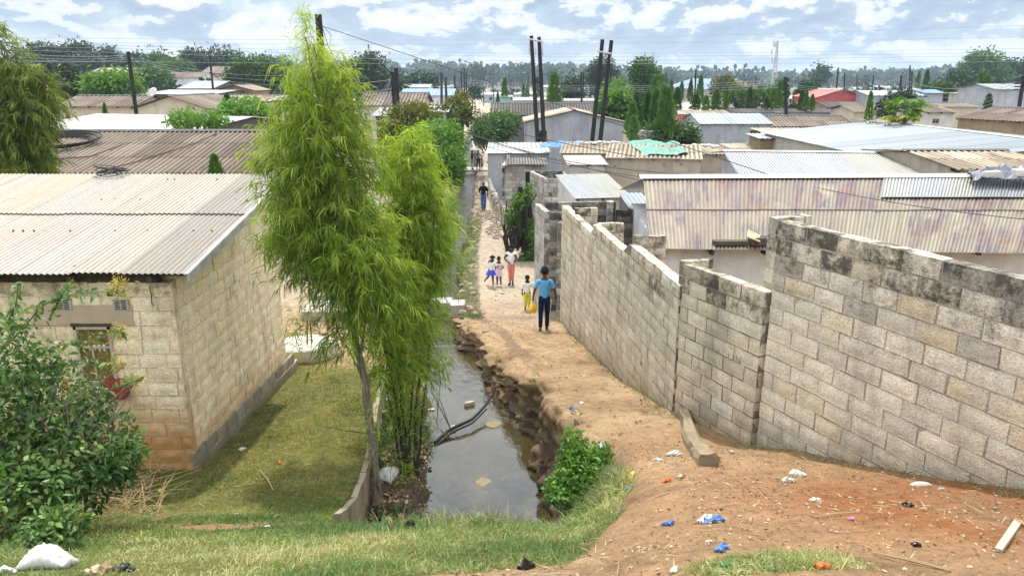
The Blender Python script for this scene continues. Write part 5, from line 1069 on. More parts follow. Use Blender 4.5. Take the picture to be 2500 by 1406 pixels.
for (x, y, rx, ry, n) in ((1290, 470, 10, 24, 500), (1270, 490, 25, 22, 300), (1300, 610, 12, 45, 900), (1292, 560, 15, 30, 400), (1285, 635, 22, 22, 500), (1250, 530, 20, 30, 260), (1308, 650, 6, 30, 300)):
    q = unit(g.normal(size=(n, 3)))*g.random((n, 1))**.4; c = at(x, y, Yh-.4); P.append(c+q*np.array([rx*Yh/F, .5, ry*Yh/F])); T.append(np.clip(g.normal(.5, .25, n), 0, 1))
P = np.concatenate(P); T = np.concatenate(T); D = g.normal(size=P.shape); quadmesh('leaves', strips(P, D, .13, .07, .3, LP), 3, M['leaf_green'], hr, T)
# young cypress-like lime trees, every one a copy of one of two
def cypress(seed, mat='leaf_mid'):
    g = np.random.default_rng(seed); root = empty('young_tree', (0, 0, 0)); P = []; D = []; T = []
    for k in range(300):
        z = g.random()**.8; r_ = .27*(1-z)**.55*min(1, (z+.06)*5)*g.uniform(.5, 1.); a = g.uniform(0, 6.28); r_ *= 1+.25*math.sin(3*a+seed); p = np.array([r_*math.cos(a), r_*math.sin(a), .08+z*.9]); m = 12
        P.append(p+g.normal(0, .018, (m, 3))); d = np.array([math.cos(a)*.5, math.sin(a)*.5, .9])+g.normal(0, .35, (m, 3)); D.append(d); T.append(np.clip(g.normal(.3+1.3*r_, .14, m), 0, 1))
    P, D, T = map(np.concatenate, (P, D, T)); quadmesh('crown', strips(P, D, .07*g.uniform(.6, 1.3, len(P)), .020, -.1, [.4, 1, .1]), 2, M[mat], root, T)
    mb = MB(); mb.tube([(0, 0, -.03), (0, 0, .4), (.01, 0, .85)], [.018, .013, .004], 5); mb.build('trunk', M['bark'], root); return root
CY = [cypress(1, 'leaf_green'), cypress(2, 'leaf_green'), cypress(3, 'leaf_mid')]
cyl = [  # px centre, top py, bottom py, width px, Y, label
 (1353, 180, 262, 46, 85, 'plump conical green tree between the two pairs of tall poles'), (1232, 192, 240, 20, 110, 'slim young tree above the mint green shop'), (1215, 225, 250, 10, 100, 'tiny young tree just left of the mint green shop'),
 (1278, 205, 235, 12, 120, 'first of three thin cypresses left of the first tall poles'), (1288, 203, 234, 12, 121, 'middle one of three thin cypresses left of the first tall poles'), (1312, 190, 236, 16, 119, 'thin cypress directly behind the first tall poles'),
 (1602, 222, 345, 46, 57, 'tall bright cypress, left one at the heart of the clump'), (1628, 218, 350, 62, 55, 'tallest bright cypress at the heart of the clump'), (1583, 230, 330, 36, 58, 'bright cypress left of the heart of the clump'), (1545, 250, 320, 40, 60, 'dull bushy young tree at the left of the clump'), (1548, 285, 335, 34, 50, 'low bright young tree at the left foot of the clump'), (1555, 228, 290, 26, 66, 'slender young tree above the left foot of the clump'),
 (1600, 186, 240, 30, 90, 'cypress close under the tall loose-crowned tree'), (1620, 205, 250, 22, 88, 'small cypress right of the tall loose-crowned tree'), (1655, 215, 265, 28, 80, 'rounded cypress right of the clump, before the warehouse'), (1640, 196, 240, 18, 95, 'narrow cypress with the blue warehouse to its right'), (1665, 200, 240, 16, 96, 'narrow cypress nearest the blue warehouse wall'),
 (1688, 194, 238, 16, 95, 'first narrow cypress in front of the blue warehouse roof'), (1712, 186, 240, 22, 92, 'second, taller cypress in front of the blue warehouse roof'), (1750, 220, 265, 30, 80, 'bushy young tree under the warehouse gable'), (1700, 232, 264, 30, 80, 'low wide young tree left of the bushy one under the warehouse'), (1775, 222, 262, 16, 80, 'thin pale young tree under the warehouse gable'), (1725, 235, 264, 26, 79, 'low young tree between two bushier ones under the warehouse'), (1832, 216, 258, 22, 82, 'neat oval cypress right of the warehouse gable'),
 (1905, 200, 258, 20, 80, 'cypress directly left of the cluttered pole'), (1890, 218, 260, 20, 78, 'low cypress two left of the cluttered pole'), (1960, 215, 262, 20, 78, 'left one of three cypresses before the red house'), (1970, 222, 263, 18, 77, 'middle one of three cypresses before the red house'), (1985, 232, 264, 18, 76, 'right and lowest of three cypresses before the red house'), (1872, 240, 262, 18, 78, 'short bush-like cypress left of the cluttered pole'),
 (2127, 226, 290, 22, 60, 'single slim cypress in front of the red house'), (2245, 175, 208, 14, 150, 'left one of two far cypresses right of the red house'), (2265, 172, 210, 18, 150, 'right one of two far cypresses right of the red house'), (2396, 178, 248, 26, 100, 'taller one of two bright cypresses under the huge skyline tree'), (2412, 185, 248, 34, 100, 'broader one of two bright cypresses under the huge skyline tree'), (2416, 230, 268, 24, 75, 'small bright cypress above the brown house'), 
 (522, 378, 430, 42, 20, 'small bright sapling poking up between the two left roofs'), (254, 252, 285, 14, 52, 'small sapling before the cream gable house'), (553, 232, 290, 36, 45, 'leafy sapling left of the tall lime tree, taller of a pair'), (575, 245, 285, 30, 46, 'leafy sapling left of the tall lime tree, shorter of a pair'), (1880, 226, 258, 12, 84, 'thin sapling between the warehouse and the cluttered pole'), (625, 240, 300, 34, 42, 'soft green sapling touching the tall lime tree on its left')]
for i, (px, pt_, pb, w, Y_, lab) in enumerate(cyl):
    pr = CY[i % 3]; o = copy_tree(pr); a = at(px, pt_, Y_); b_ = at(px, pb, Y_); h = a[2]-b_[2]; z0 = b_[2]; gz0 = float(zg(a[0], Y_, False))
    if z0 > gz0: h = a[2]-max(gz0, b_[2]-h*.35); z0 = a[2]-h
    wd_ = w*Y_/F/.56; o.location = (a[0], Y_, z0); o.scale = (wd_, wd_, h); o.rotation_euler = (0, 0, i*1.3)
    tag(o, lab, 'tree', 'young cypress-like trees across the township')
for pr in CY:
    for ch in list(pr.children): bpy.data.objects.remove(ch)
    bpy.data.objects.remove(pr)
# shrubs: (label, px,py,rx,ry,Y,mat,n,ls)
for (lab, x, y, rx, ry, Y_, m, n, ls) in [('leafy green shrubs between the pale patchy roof and the tall lime tree', 600, 275, 55, 26, 40, 'green', 3600, .22), ('soft green shrub rising behind the ridge of the dark roof', 480, 292, 70, 12, 31, 'green', 1600, .16), ('dark bush under the cypress clump heart', 1620, 335, 60, 30, 56, 'mid', 4200, .28), ('tall grassy clump left of the cypress clump', 1503, 258, 28, 30, 68, 'green', 2200, .5), ('green bushes right of the cypress clump, beside the tin porch', 1672, 330, 26, 24, 56, 'mid', 1800, .25),
    ('dense dark hedge between the clump and the warehouse', 1600, 275, 40, 30, 66, 'mid', 2400, .3), ('rounded tree in autumn tint before the warehouse gable', 1765, 212, 24, 18, 110, 'autumn', 1500, .5), ('low dark hedge right of the warehouse', 1830, 230, 50, 10, 100, 'mid', 1200, .5), ('spreading dark bush before the blue roofed row, upper right', 2205, 238, 26, 10, 88, 'dark', 900, .4), ('bare-branched dark bush left of the papaya tree', 2170, 258, 18, 20, 62, 'dark', 500, .3), ('dark bush behind the cluttered pole', 1975, 212, 18, 14, 120, 'dark', 600, .5), ('banana-like clump between the second poles and the clump', 1505, 215, 18, 12, 110, 'green', 500, .6), ('low dark tree mass between the two pairs of poles', 1398, 215, 22, 20, 130, 'dark', 1100, .6), ('dark mid-distance tree left of the far cypresses', 2335, 195, 22, 14, 170, 'dark', 700, .8), ('dark tree under the skyline tree, right', 2380, 225, 26, 26, 115, 'dark', 1500, .6), ('dark tree at the street end, left of the stacked poles', 1030, 200, 30, 14, 180, 'dark', 900, .9), ('green bush right of the twin street poles', 1128, 245, 14, 22, 76, 'autumn', 900, .3)]:
    crown_tree('shrub', lab, 'bush', [lb(x, y, rx, ry, 2, Y_), lb(x-rx*.5, y+ry*.3, rx*.6, ry*.7, .9, Y_), lb(x+rx*.5, y+ry*.2, rx*.6, ry*.8, .9, Y_)], 'leaf_'+m, n, ls, gz(x, Y_), .08, seed=int(x), up=.3)
# left foreground bush with broad leaves
g = np.random.default_rng(21); Yb = 6.2
fb = empty('leafy_bush', G(90, 1330), 'large dark broad-leaved bush filling the lower left corner, with arching sprays', 'bush'); P = []; D = []; T = []; mb = MB()
def cloud(px, py, rx, ry, n, Y_, dy, tm):
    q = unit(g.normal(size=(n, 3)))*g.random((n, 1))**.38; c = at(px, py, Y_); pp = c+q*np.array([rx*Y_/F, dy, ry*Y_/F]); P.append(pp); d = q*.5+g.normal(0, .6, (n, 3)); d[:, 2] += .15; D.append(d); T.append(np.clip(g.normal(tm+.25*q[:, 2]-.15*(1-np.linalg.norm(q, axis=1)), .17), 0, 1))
for a in [(70, 1020, 190, 120, 2500, 6.4, .8, .42), (200, 1130, 140, 120, 1700, 6.2, .6, .42), (40, 1220, 150, 120, 1500, 5.6, .5, .42), (60, 900, 110, 60, 600, 6.6, .5, .5), (20, 800, 70, 60, 200, 6.8, .4, .6), (-60, 1000, 150, 300, 1800, 6.2, .8, .35), (205, 1010, 55, 60, 420, 6.5, .4, .5), (290, 1120, 60, 60, 420, 6.3, .3, .45), (130, 1300, 90, 60, 700, 5.2, .3, .5)]: cloud(*a)
for k, (pts, n) in enumerate([([(30, 830), (110, 740), (190, 715), (285, 712)], 110), ([(20, 790), (40, 740), (45, 690)], 60), ([(60, 880), (150, 840), (210, 835), (290, 805)], 80), ([(80, 900), (190, 885), (300, 890)], 80), ([(150, 1000), (240, 960), (300, 940), (330, 930)], 60), ([(200, 1120), (290, 1090), (350, 1100)], 70), ([(120, 780), (150, 720), (180, 690)], 50), ([(200, 1040), (300, 1010), (345, 1060)], 60)]):
    C_ = np.array([at(x, y, 6.7-.02*i) for i, (x, y) in enumerate(pts)]); t = np.linspace(0, len(pts)-1, 14); C_ = np.stack([np.interp(t, range(len(pts)), C_[:, i]) for i in range(3)], -1); mb.tube(C_, np.linspace(.010, .003, 14), 5)
    tt = g.integers(0, 14, n); P.append(C_[tt]+g.normal(0, .015, (n, 3))); D.append(g.normal(0, .8, (n, 3))+(.3, 0, .3)); T.append(np.clip(g.normal(.65, .15, n), 0, 1))
for k in range(60):
    a = at(g.uniform(-40, 220), g.uniform(1050, 1300), 6.2); b_ = at(g.uniform(0, 330), g.uniform(880, 1150), 6.4); mb.tube([a, (a+b_)/2+g.normal(0, .1, 3), b_], [.012, .008, .004], 4, cap=False)
mb.build('stem', M['bark'], fb); P, D, T = map(np.concatenate, (P, D, T)); N = len(P)
quadmesh('leaves', strips(P, D, .066*g.uniform(.5, 1.5, N), .034*g.uniform(.7, 1.2, N), g.uniform(0, .6, N), LP), 3, M['leaf_bush'], fb, T)
P = []; 
for (x, y, r_, n) in ((288, 705, 30, 260), (290, 812, 28, 190), (290, 890, 28, 150), (325, 930, 26, 120), (150, 1045, 14, 120), (160, 945, 14, 120), (60, 925, 12, 80)):
    c = at(x, y, 6.65); q = g.normal(0, .5, (n, 3)); P.append(c+q*np.array([r_*Yb/F, .07, r_*Yb/F]))
P = np.concatenate(P); quadmesh('flower_head', strips(P, g.normal(0, 1, P.shape)+(.4, 0, .5), .045, .008, .2, [.7, 1, .3]), 2, M['flower'], fb)
# dry twig heap in front of the bush
mb = MB(); g = np.random.default_rng(31)
for k in range(230):
    a = G(g.uniform(150, 400), g.uniform(1130, 1290)); d = np.array([g.normal(0, .35), g.normal(0, .25), g.uniform(0, .28)]); m_ = a+d*.5+(0, 0, g.uniform(0, .12)); mb.tube([a+(0, 0, g.uniform(0, .15)), m_, a+d], [.006, .005, .002], 4, cap=False)
a = G(150, 1290); mb.tube([a+(0, 0, .1), at(200, 1210, 6.2), at(275, 1150, 6.4)], [.016, .014, .010], 6)
o = mb.build('twig_heap', M['straw']); tag(o, 'heap of dry tan twigs in front of the broad-leaved bush', 'twigs', kind='stuff')
# bush by the pool
g = np.random.default_rng(23); pb_ = empty('leafy_bush', G(1430, 1220), 'fresh green weedy bush on the right bank of the pool', 'bush'); P = []; D = []; T = []
for a in [(1420, 1150, 75, 70, 1500, 8.1, .35, .55), (1380, 1200, 60, 40, 800, 7.9, .3, .5), (1400, 1080, 35, 40, 400, 8.4, .25, .5), (1470, 1120, 50, 40, 700, 8.3, .3, .5), (1480, 1190, 50, 40, 700, 7.9, .3, .6)]: cloud(*a)
P, D, T = map(np.concatenate, (P, D, T)); N = len(P); quadmesh('leaves', strips(P, D, .06*g.uniform(.5, 1.5, N), .034*g.uniform(.6, 1.3, N), .3, LP), 3, M['leaf_green'], pb_, T)
mb = MB()
for k in range(24): a = at(g.uniform(1370, 1490), g.uniform(1180, 1230), 8.0); b_ = at(g.uniform(1350, 1510), g.uniform(1070, 1160), 8.1); mb.tube([a, b_], [.006, .003], 4, cap=False)
mb.build('stem', M['leaf_green'], pb_)

# ---- grass
def blades(n, box, hmin, hmax, wd, name, mat, thr=.45, lean=.5, seed=0, dens=None, hfun=None):
    g = np.random.default_rng(seed); x = g.uniform(box[0], box[1], n*4); y = box[2]+(box[3]-box[2])*g.random(n*4)
    gr_ = grassf(x, y)*(.55+.9*(vn(x, y, 2.3, 40)+.5)) if dens is None else dens(x, y); k = gr_ > thr+g.random(n*4)*.35; x, y = x[k][:n], y[k][:n]; N = len(x)
    P = np.stack([x, y, zg(x, y)-.01], -1); D = g.normal(0, lean, (N, 3)); D[:, 2] = 1
    h = g.uniform(hmin, hmax, N)*(.6+.8*(vn(x, y, 1.5, 41)+.5)); 
    if hfun is not None: h = h*hfun(x, y)
    T = np.clip(.45+1.1*vn(x, y, 1.4, 42)+.5*vn(x, y, 5, 43)+g.normal(0, .17, N), 0, 1)
    o = quadmesh(name, strips(P, D, h, wd*g.uniform(.7, 1.3, N), g.uniform(.2, .9, N), [1, .8, .1]), 2, mat, None, T, origin=(0, 6, -4)); tag(o, kind='stuff', cat='grass'); return o
o = blades(60000, (-4.5, 1.9, 2.7, 7.7), .05, .13, .0065, 'grass', M['grass'], .30, .55, 1); o['label'] = 'long fresh green grass on the foreground bank above the pool'
o = blades(100000, (-6, -1.9, 5.4, 15), .04, .085, .009, 'grass', M['grass_dry'], .24, .8, 2); o['label'] = 'short patchy olive turf of the yard beside the near house'
o = blades(4500, (.4, 2.2, 3.2, 4.0), .03, .08, .006, 'grass', M['grass'], .3, .55, 3, dens=lambda x, y: np.exp(-(((x-1.45)/.5)**2+((y-3.55)/.22)**2))); o['label'] = 'tuft of green grass at the bottom edge of the earth path'
o = blades(14000, (-3, .8, 17, 46), .06, .16, .02, 'grass', M['grass'], .25, .6, 4, dens=lambda x, y: ss(17.5, 19.5, y)*(1-ss(38, 46, y))*np.exp(-((x-chan(y, 4)-.15)/.4)**2)); o['label'] = 'bright grass strip between the stream and the path'
o = blades(16000, (1.2, 5.2, 4.6, 20), .04, .13, .007, 'grass', M['grass'], .30, .6, 5, dens=lambda x, y: .95*np.exp(-((x-(np.interp(y, [5.5, 8.27, 9.72, 18.9], [4.21, 3.0, 2.3, 1.28])-.10))/.10)**2)*(vn(x, y, 1.2, 44)+.95)); o['label'] = 'thin grass growing along the foot of the right block walls'
def wdens(x, y): return ((x > chan(y, 1)+.05)*(x < chan(y, 2)+.1)*(vn(x, y, 1.1, 46)+.5))
o = blades(9000, (-2.6, -.9, 7.6, 14), .10, .28, .009, 'weeds', M['leaf_mid'], .42, .6, 6, dens=wdens); o['label'] = 'dark weeds on the rubbish-strewn left bank of the stream'
o = blades(2600, (-1.4, 1.0, 6.6, 7.6), .2, .5, .007, 'weeds', M['straw'], .35, .35, 7, dens=lambda x, y: .5+vn(x, y, 1.4, 47)); o['label'] = 'tall thin dry grass stalks at the front lip of the pool'
o = blades(9000, (-1.7, 1.2, 6.5, 7.9), .12, .32, .009, 'weeds', M['grass'], .30, .6, 8, dens=lambda x, y: .6+vn(x, y, 1.4, 48)); o['label'] = 'rank green weeds hanging over the front lip of the pool'
o = blades(16000, (-5.4, -2.4, 18, 60), .15, .45, .03, 'weeds', M['grass'], .25, .6, 9, dens=lambda x, y: np.exp(-((x-chan(y, 2)+.12)/.28)**2)*(.8+vn(x, y, .8, 49))); o['label'] = 'overgrown weeds along the left edge of the far stream'
# leaf flakes and straw on the earth
def flakes(n, box, ls, asp, name, label, mat, seed, dens=None, up=.15):
    g = np.random.default_rng(seed); x = g.uniform(box[0], box[1], n); y = g.uniform(box[2], box[3], n)
    if dens is not None: k = dens(x, y) > g.random(n); x, y = x[k], y[k]
    N = len(x); P = np.stack([x, y, zg(x, y)+.012], -1); D = g.normal(0, 1, (N, 3)); D[:, 2] = np.abs(g.normal(0, up, N))
    sz = ls*g.uniform(.4, 1.6, N); V = strips(P, D, sz, sz*asp, 0.1, [.3, 1, .3]); 
    V[:, :, :, 2] = np.clip(V[:, :, :, 2], (P[:, 2]-.004)[:, None, None], None)
    o = quadmesh(name, V, 2, mat, None, g.random(N), origin=(1, 6, -4)); tag(o, label, 'litter', kind='stuff')
dd_ = lambda x, y: np.clip(.35+1.1*vn(x, y, 1.6, 51)+.3, 0.08, 1)*(1-grassf(x, y)*.7)
flakes(11000, (-.5, 5.5, 2.9, 8.2), .019, .55, 'leaf_litter', 'dead leaf flakes and chips scattered on the foreground earth', M['litter'], 61, dd_)
flakes(2600, (-.5, 5.5, 2.9, 8.2), .09, .035, 'straw_litter', 'bits of dry straw scattered on the foreground earth', M['straw'], 62, dd_, .05)
flakes(1500, (-5, -2, 5.5, 13), .07, .05, 'straw_litter', 'bits of dry straw scattered on the yard turf', M['straw'], 63, None, .05)
flakes(3500, (-1.5, 2.4, 8, 32), .035, .7, 'leaf_litter', 'small chips and dead leaves along the walked path', M['litter'], 64, dd_)
flakes(2600, (-2.45, -1.2, 8.0, 14.5), .06, .8, 'rubbish', 'mixed pale rubbish strewn on the left stream bank under the trees', M['litter'], 65, lambda x, y: (x > chan(y, 1)+.1)*(x < chan(y, 2)+.15)*.8, .5)
mb = MB(); g = np.random.default_rng(66)
for k in range(480):
    x, y = g.uniform(-1, 5.2), 3+15*g.random()**1.5
    if grassf(np.array([x]), np.array([y]))[0] > .3: continue
    s_ = g.uniform(.005, .016)*(1+y*.04); mb.blob((x, y, float(zg(x, y))+s_*.3), (s_, s_*.8, s_*.6), 5, 4, .2)
o = mb.build('pebbles', flat('pebbles', (.38, .28, .19), .9, .4, 9)); tag(o, 'small stones and clods lying on the earth path', 'stones', kind='stuff')
mb = MB()
for k in range(230):
    y = g.uniform(36, 62) if k > 60 else g.uniform(16, 36); x = chan(y, 3)+g.uniform(-.25, .8); s_ = g.uniform(.04, .14); mb.blob((x, y, float(zg(x, y))+s_*.2), (s_, s_*.9, s_*.5), 6, 4, .25)
for k in range(160): y = g.uniform(34, 44); x = np.interp(y, [30, 50], [.1, -1.6])-g.uniform(.1, .9); s_ = g.uniform(.03, .12); mb.blob((x, y, float(zg(x, y))+s_*.2), (s_, s_*.9, s_*.5), 6, 4, .25)
for k in range(260): y = g.uniform(75, 170); x = chan(y, 4)+g.uniform(-2, 2.2); s_ = g.uniform(.08, .3); mb.blob((x, y, float(zg(x, y))+s_*.2), (s_, s_*.9, s_*.5), 5, 4, .3)
o = mb.build('bank_stones', plaster('stream stones', (.26, .21, .16), .3, 2)); tag(o, 'broken stones and clods along the edge of the far stream', 'stones', kind='stuff')
# ================================================================ poles, wires, mast
def pole(name, label, top, bot, Y_, r_, mat='pole', group='utility poles', Yb_=None, lowz=None):
    a = at(*top, Y_); b_ = at(*bot, Yb_ or Y_); d = a-b_; z0 = float(zg(b_[0], b_[1], False)) if lowz is None else lowz
    k = (z0-.3-b_[2])/d[2]; base = b_+d*min(k, 0)
    root = empty(name, base+(0, 0, .3), label, 'pole', group); mb = MB(); mb.tube([base, a], [r_*1.12, r_*.88], 10); mb.build('post', M[mat], root); return root, a, base
def bar(root, a, b_, r_=.06, name='crossarm', mat='pole'):
    mb = MB(); mb.tube([a, b_], r_, 5); return mb.build(name, M[mat], root)
GH = 'tall twin transmission poles'
r1, t1, _ = pole('utility_pole', 'left post of the first pair of tall dark transmission poles, right of the street', (1297, 88), (1312, 340), 60, .17, group=GH)
r2, t2, _ = pole('utility_pole', 'right post of the first pair of tall dark transmission poles, right of the street', (1316, 91), (1328, 342), 60, .17, group=GH)
r3, t3, _ = pole('utility_pole', 'left post of the second pair of leaning dark transmission poles', (1471, 97), (1446, 341), 60, .17, group=GH)
r4, t4, _ = pole('utility_pole', 'right post of the second pair of leaning dark transmission poles', (1493, 99), (1466, 338), 60, .17, group=GH)
bar(r2, at(1292, 96, 59.8), at(1326, 103, 59.8), .07, mat='mast'); bar(r4, at(1458, 126, 59.8), at(1494, 132, 59.8), .07, mat='mast')
for rr, pts in ((r1, [(1293, 98, 130)]), (r2, [(1308, 101, 133), (1324, 103, 136)]), (r4, [(1476, 130, 142), (1492, 132, 155)])):
    for (x, y0, y1) in pts:
        mb = MB(); mb.tube([at(x, y0, 59.8), at(x, y1, 59.8)], .025, 5); 
        for k in range(6): mb.blob(at(x, y1-2-k*2.2, 59.8), (.07, .07, .03), 8, 4)
        mb.tube([at(x-3, y1, 59.8), at(x+3, y1, 59.8)], .03, 4); mb.build('insulator', M['mast'], rr)
G2 = 'street utility poles'
pF, tF, _ = pole('utility_pole', 'thick near dark pole sticking out above the tall lime tree', (777, 36), (785, 135), 24, .115, group=G2)
mb = MB(); mb.tube([at(788, 65, 23.9), at(808, 85, 24), at(806, 108, 24), at(790, 110, 23.9)], .008, 4); mb.tube([at(788, 70, 23.9), at(800, 110, 24), at(840, 190, 24.3)], .010, 4); mb.build('wire_loop', M['wire'], pF)
pA, tA, _ = pole('utility_pole', 'taller of the twin dark street poles with fanned cables, right of the tall lime tree', (967, 167), (972, 270), 50, .14, group=G2)
pB, tB, _ = pole('utility_pole', 'shorter of the twin dark street poles with fanned cables, right of the tall lime tree', (957, 176), (963, 272), 50, .12, group=G2)
pL, tL, _ = pole('utility_pole', 'tall leaning dark pole in front of the cream gable house on the left', (313, 127), (333, 280), 50, .13, group=G2)
pole('utility_pole', 'lighter street pole with ragged top, left of the far street', (1078, 178), (1078, 275), 82, .15, 'pole_grey', group=G2)
pole('utility_pole', 'second lighter street pole with ragged top, nearer the far street', (1088, 190), (1091, 278), 80, .15, 'pole_grey', group=G2)
ps = [(512, 137, 520, 216, 90, 'thin dark pole before the brick cottage on the left'), (217, 145, 222, 195, 130, 'thin pale pole left of the cream cottage'), (641, 136, 641, 165, 160, 'short pole tip on the skyline left of the lime tree'), (1110, 185, 1111, 250, 120, 'grey pole on the left kerb of the far street'), (1126, 172, 1128, 228, 150, 'first of the cluster of poles down the far street'), (1133, 164, 1134, 225, 160, 'tallest of the cluster of poles down the far street'), (1138, 176, 1139, 225, 170, 'third of the cluster of poles down the far street'), (1154, 178, 1154, 215, 220, 'small pole at the far end of the street'), (1178, 163, 1179, 195, 260, 'pale lamp post on the skyline just right of the street'), (1205, 165, 1205, 198, 260, 'second pale post on the skyline right of the street'),
  (1290, 188, 1290, 203, 200, 'tiny dark pole left of the first transmission pair'), (1419, 176, 1420, 240, 90, 'thin dark pole left of the second transmission pair, nearer'), (1425, 180, 1425, 215, 120, 'thin dark pole left of the second transmission pair, farther'), (1491, 180, 1490, 238, 100, 'thin dark pole right of the second transmission pair'), (1537, 188, 1537, 222, 150, 'thin pole left of the tall loose-crowned tree'), (1509, 190, 1509, 215, 180, 'small pole right of the second transmission pair'), (1628, 182, 1628, 200, 200, 'small pole above the cypress clump'), (1699, 170, 1697, 225, 110, 'dark pole in front of the warehouse roof'), (1780, 190, 1780, 225, 180, 'thin pole over the warehouse gable'), (1845, 185, 1846, 215, 170, 'thin pole left of the mast foot'),
  (2047, 166, 2042, 220, 120, 'tall slanting dark pole behind the red house'), (2062, 178, 2061, 222, 125, 'straight dark pole right of the slanting one'), (2092, 184, 2092, 210, 200, 'thin pole above the red gable'), (2112, 183, 2112, 208, 210, 'second thin pole above the red gable'), (2133, 184, 2130, 215, 190, 'slanting thin pole right of the red gable'), (2222, 160, 2221, 206, 160, 'left one of two dark poles on the upper right skyline'), (2227, 174, 2226, 206, 161, 'right one of two dark poles on the upper right skyline'), (2200, 185, 2198, 235, 95, 'dark slanting pole left of the blue roofs with cables'), (2432, 158, 2431, 200, 180, 'dark pole among the trees in the upper right corner'), (1985, 188, 1986, 205, 240, 'small pole under the lone skyline tree'), (1950, 183, 1950, 205, 240, 'small pole right of the mast'), (1965, 185, 1965, 205, 250, 'second small pole right of the mast'), (2020, 190, 2020, 207, 250, 'small pole right of the lone skyline tree'), (2340, 168, 2340, 196, 200, 'thin pole left of the huge skyline tree')]
for (x0, y0, x1, y1, Y_, lab) in ps: pole('utility_pole', lab, (x0, y0), (x1, y1), Y_, .13 if Y_ < 140 else .16, 'pole' if Y_ < 200 else 'pole_grey', group=G2)
pC, tC, _ = pole('utility_pole', 'dark pole cluttered with brackets, left of the red house', (1918, 188), (1919, 262), 72, .16, group=G2)
mb = MB()
for k in range(7): p = at(1918+(-1)**k*3, 196+k*7, 71.8); mb.box(p-(.18, .1, .12), p+(.18, .1, .12))
mb.build('bracket', M['pole'], pC)
pD, tD, _ = pole('utility_pole', 'leaning dark pole with many cables at the right edge', (2500, 186), (2488, 262), 66, .17, group=G2)
mb = MB()
for k in range(4): p = at(2497-k*2, 198+k*7, 65.8); mb.tube([p-(.6, 0, 0), p+(.6, 0, 0)], .05, 5)
mb.build('crossarm', M['pole'], pD)
def wire(label, A, B, sag, r_=.012, mat='wire', n=26, group='overhead cables', mid=None):
    A, B = np.array(A, float), np.array(B, float); t = np.linspace(0, 1, n)[:, None]; P = A*(1-t)+B*t; P[:, 2] -= 4*sag*(t*(1-t))[:, 0]
    mb = MB(); mb.tube(P, r_*.72, 4, cap=False); o = mb.build('overhead_cable', M[mat]); tag(o, label, 'cable', group)
# conductors of the transmission line
for i, (yl, ym, yr, lab) in enumerate([(92, 98, 62, 'topmost'), (103, 108, 90, 'second'), (104, 133, 118, 'third'), (112, 139, 128, 'fourth'), (122, 150, 134, 'fifth'), (148, 156, 150, 'lowest')]):
    mb = MB(); P = []; Yw = 60
    for t in np.linspace(0, 1, 40):
        x = -200+2900*t; y = np.interp(x, [0, 1310, 2500], [yl, ym, yr])+2.5*math.sin(math.pi*np.clip((x % 1310)/1310, 0, 1)); P.append(at(x, y, Yw))
    mb.tube(P, .010, 4, cap=False); tag(mb.build('overhead_cable', M['wire_light']), f'long level conductor across the sky, {lab} of the six on the tall twin poles', 'cable', 'overhead cables')
wire('slack cable from the thick near pole down over the street to the rust-patched roof', at(788, 65, 24), at(1905, 436, 19), .0, .013, n=30)
wire('thin cable running on from the rust-patched roof ridge to the right edge', at(1905, 436, 19), at(2620, 545, 14), .15, .012)
wire('upper cable from the twin street poles over the path to the beige house', at(965, 245, 50), at(1550, 382, 34), .25, .024)
wire('cable just under the upper one from the twin street poles, over the path', at(965, 252, 50), at(1330, 380, 38), .3, .024)
wire('cable crossing the small sheds toward the white long roof', at(1190, 345, 45), at(1760, 432, 24), .35, .018)
wire('thicker cable from the street tree to the white tin roofed shed', at(1040, 280, 48), at(1560, 440, 24), .3, .018)
wire('lower thin cable over the latrine hut to the white tin roofed shed', at(1100, 330, 44), at(1560, 432, 22), .2, .014)
wire('cable above the path from behind the tall lime tree to the latrine hut', at(880, 230, 50), at(1240, 352, 45), .2, .022)
for k in range(9):
    wire('one of the fanned service cables hanging left of the twin street poles', at(957-1.5*k % 6, 183+6*k, 50), at(885+9*k, 268+2*k, 45+.4*k), .3+.04*k, .010, 'wire_light', 16, 'fanned service cables')
for k in range(5):
    wire('level cable leaving the twin street poles to the left behind the lime tree', at(957, 184+11*k, 50), at(700, 186+13*k, 60), .25, .018, 'wire_light' if k % 2 else 'wire', 16, 'level street cables')
for k in range(3): wire('one of the faint cables running right from the leaning dark pole on the left', at(315, 140+4*k, 50), at(690, 185+12*k, 62), .35, .012, 'wire_light', 18, 'left side cables')
for k in range(3): wire('one of the faint cables running left from the leaning dark pole', at(314, 135+5*k, 50), at(-60, 118+10*k, 45), .25, .012, 'wire_light', 18, 'left side far cables')
for k in range(6): wire('one of the service cables spreading left from the cable-laden pole at the right edge', at(2497, 196+5*k, 66), at(2205, 195+7*k, 95), .9+.2*k, .02, 'wire_light', 22, 'right side cables')
for k in range(3): wire('one of the cables spreading left from the slanting pole by the blue roofs', at(2200, 188+3*k, 95), at(1925, 205+5*k, 75), .8, .018, 'wire_light', 18, 'right side far cables')
for k in range(4): wire('one of the faint low cables passing behind the tall twin poles', at(1140, 196+4*k, 130), at(1900, 196+6*k, 90), .8, .022, 'wire_light', 22, 'low middle cables')
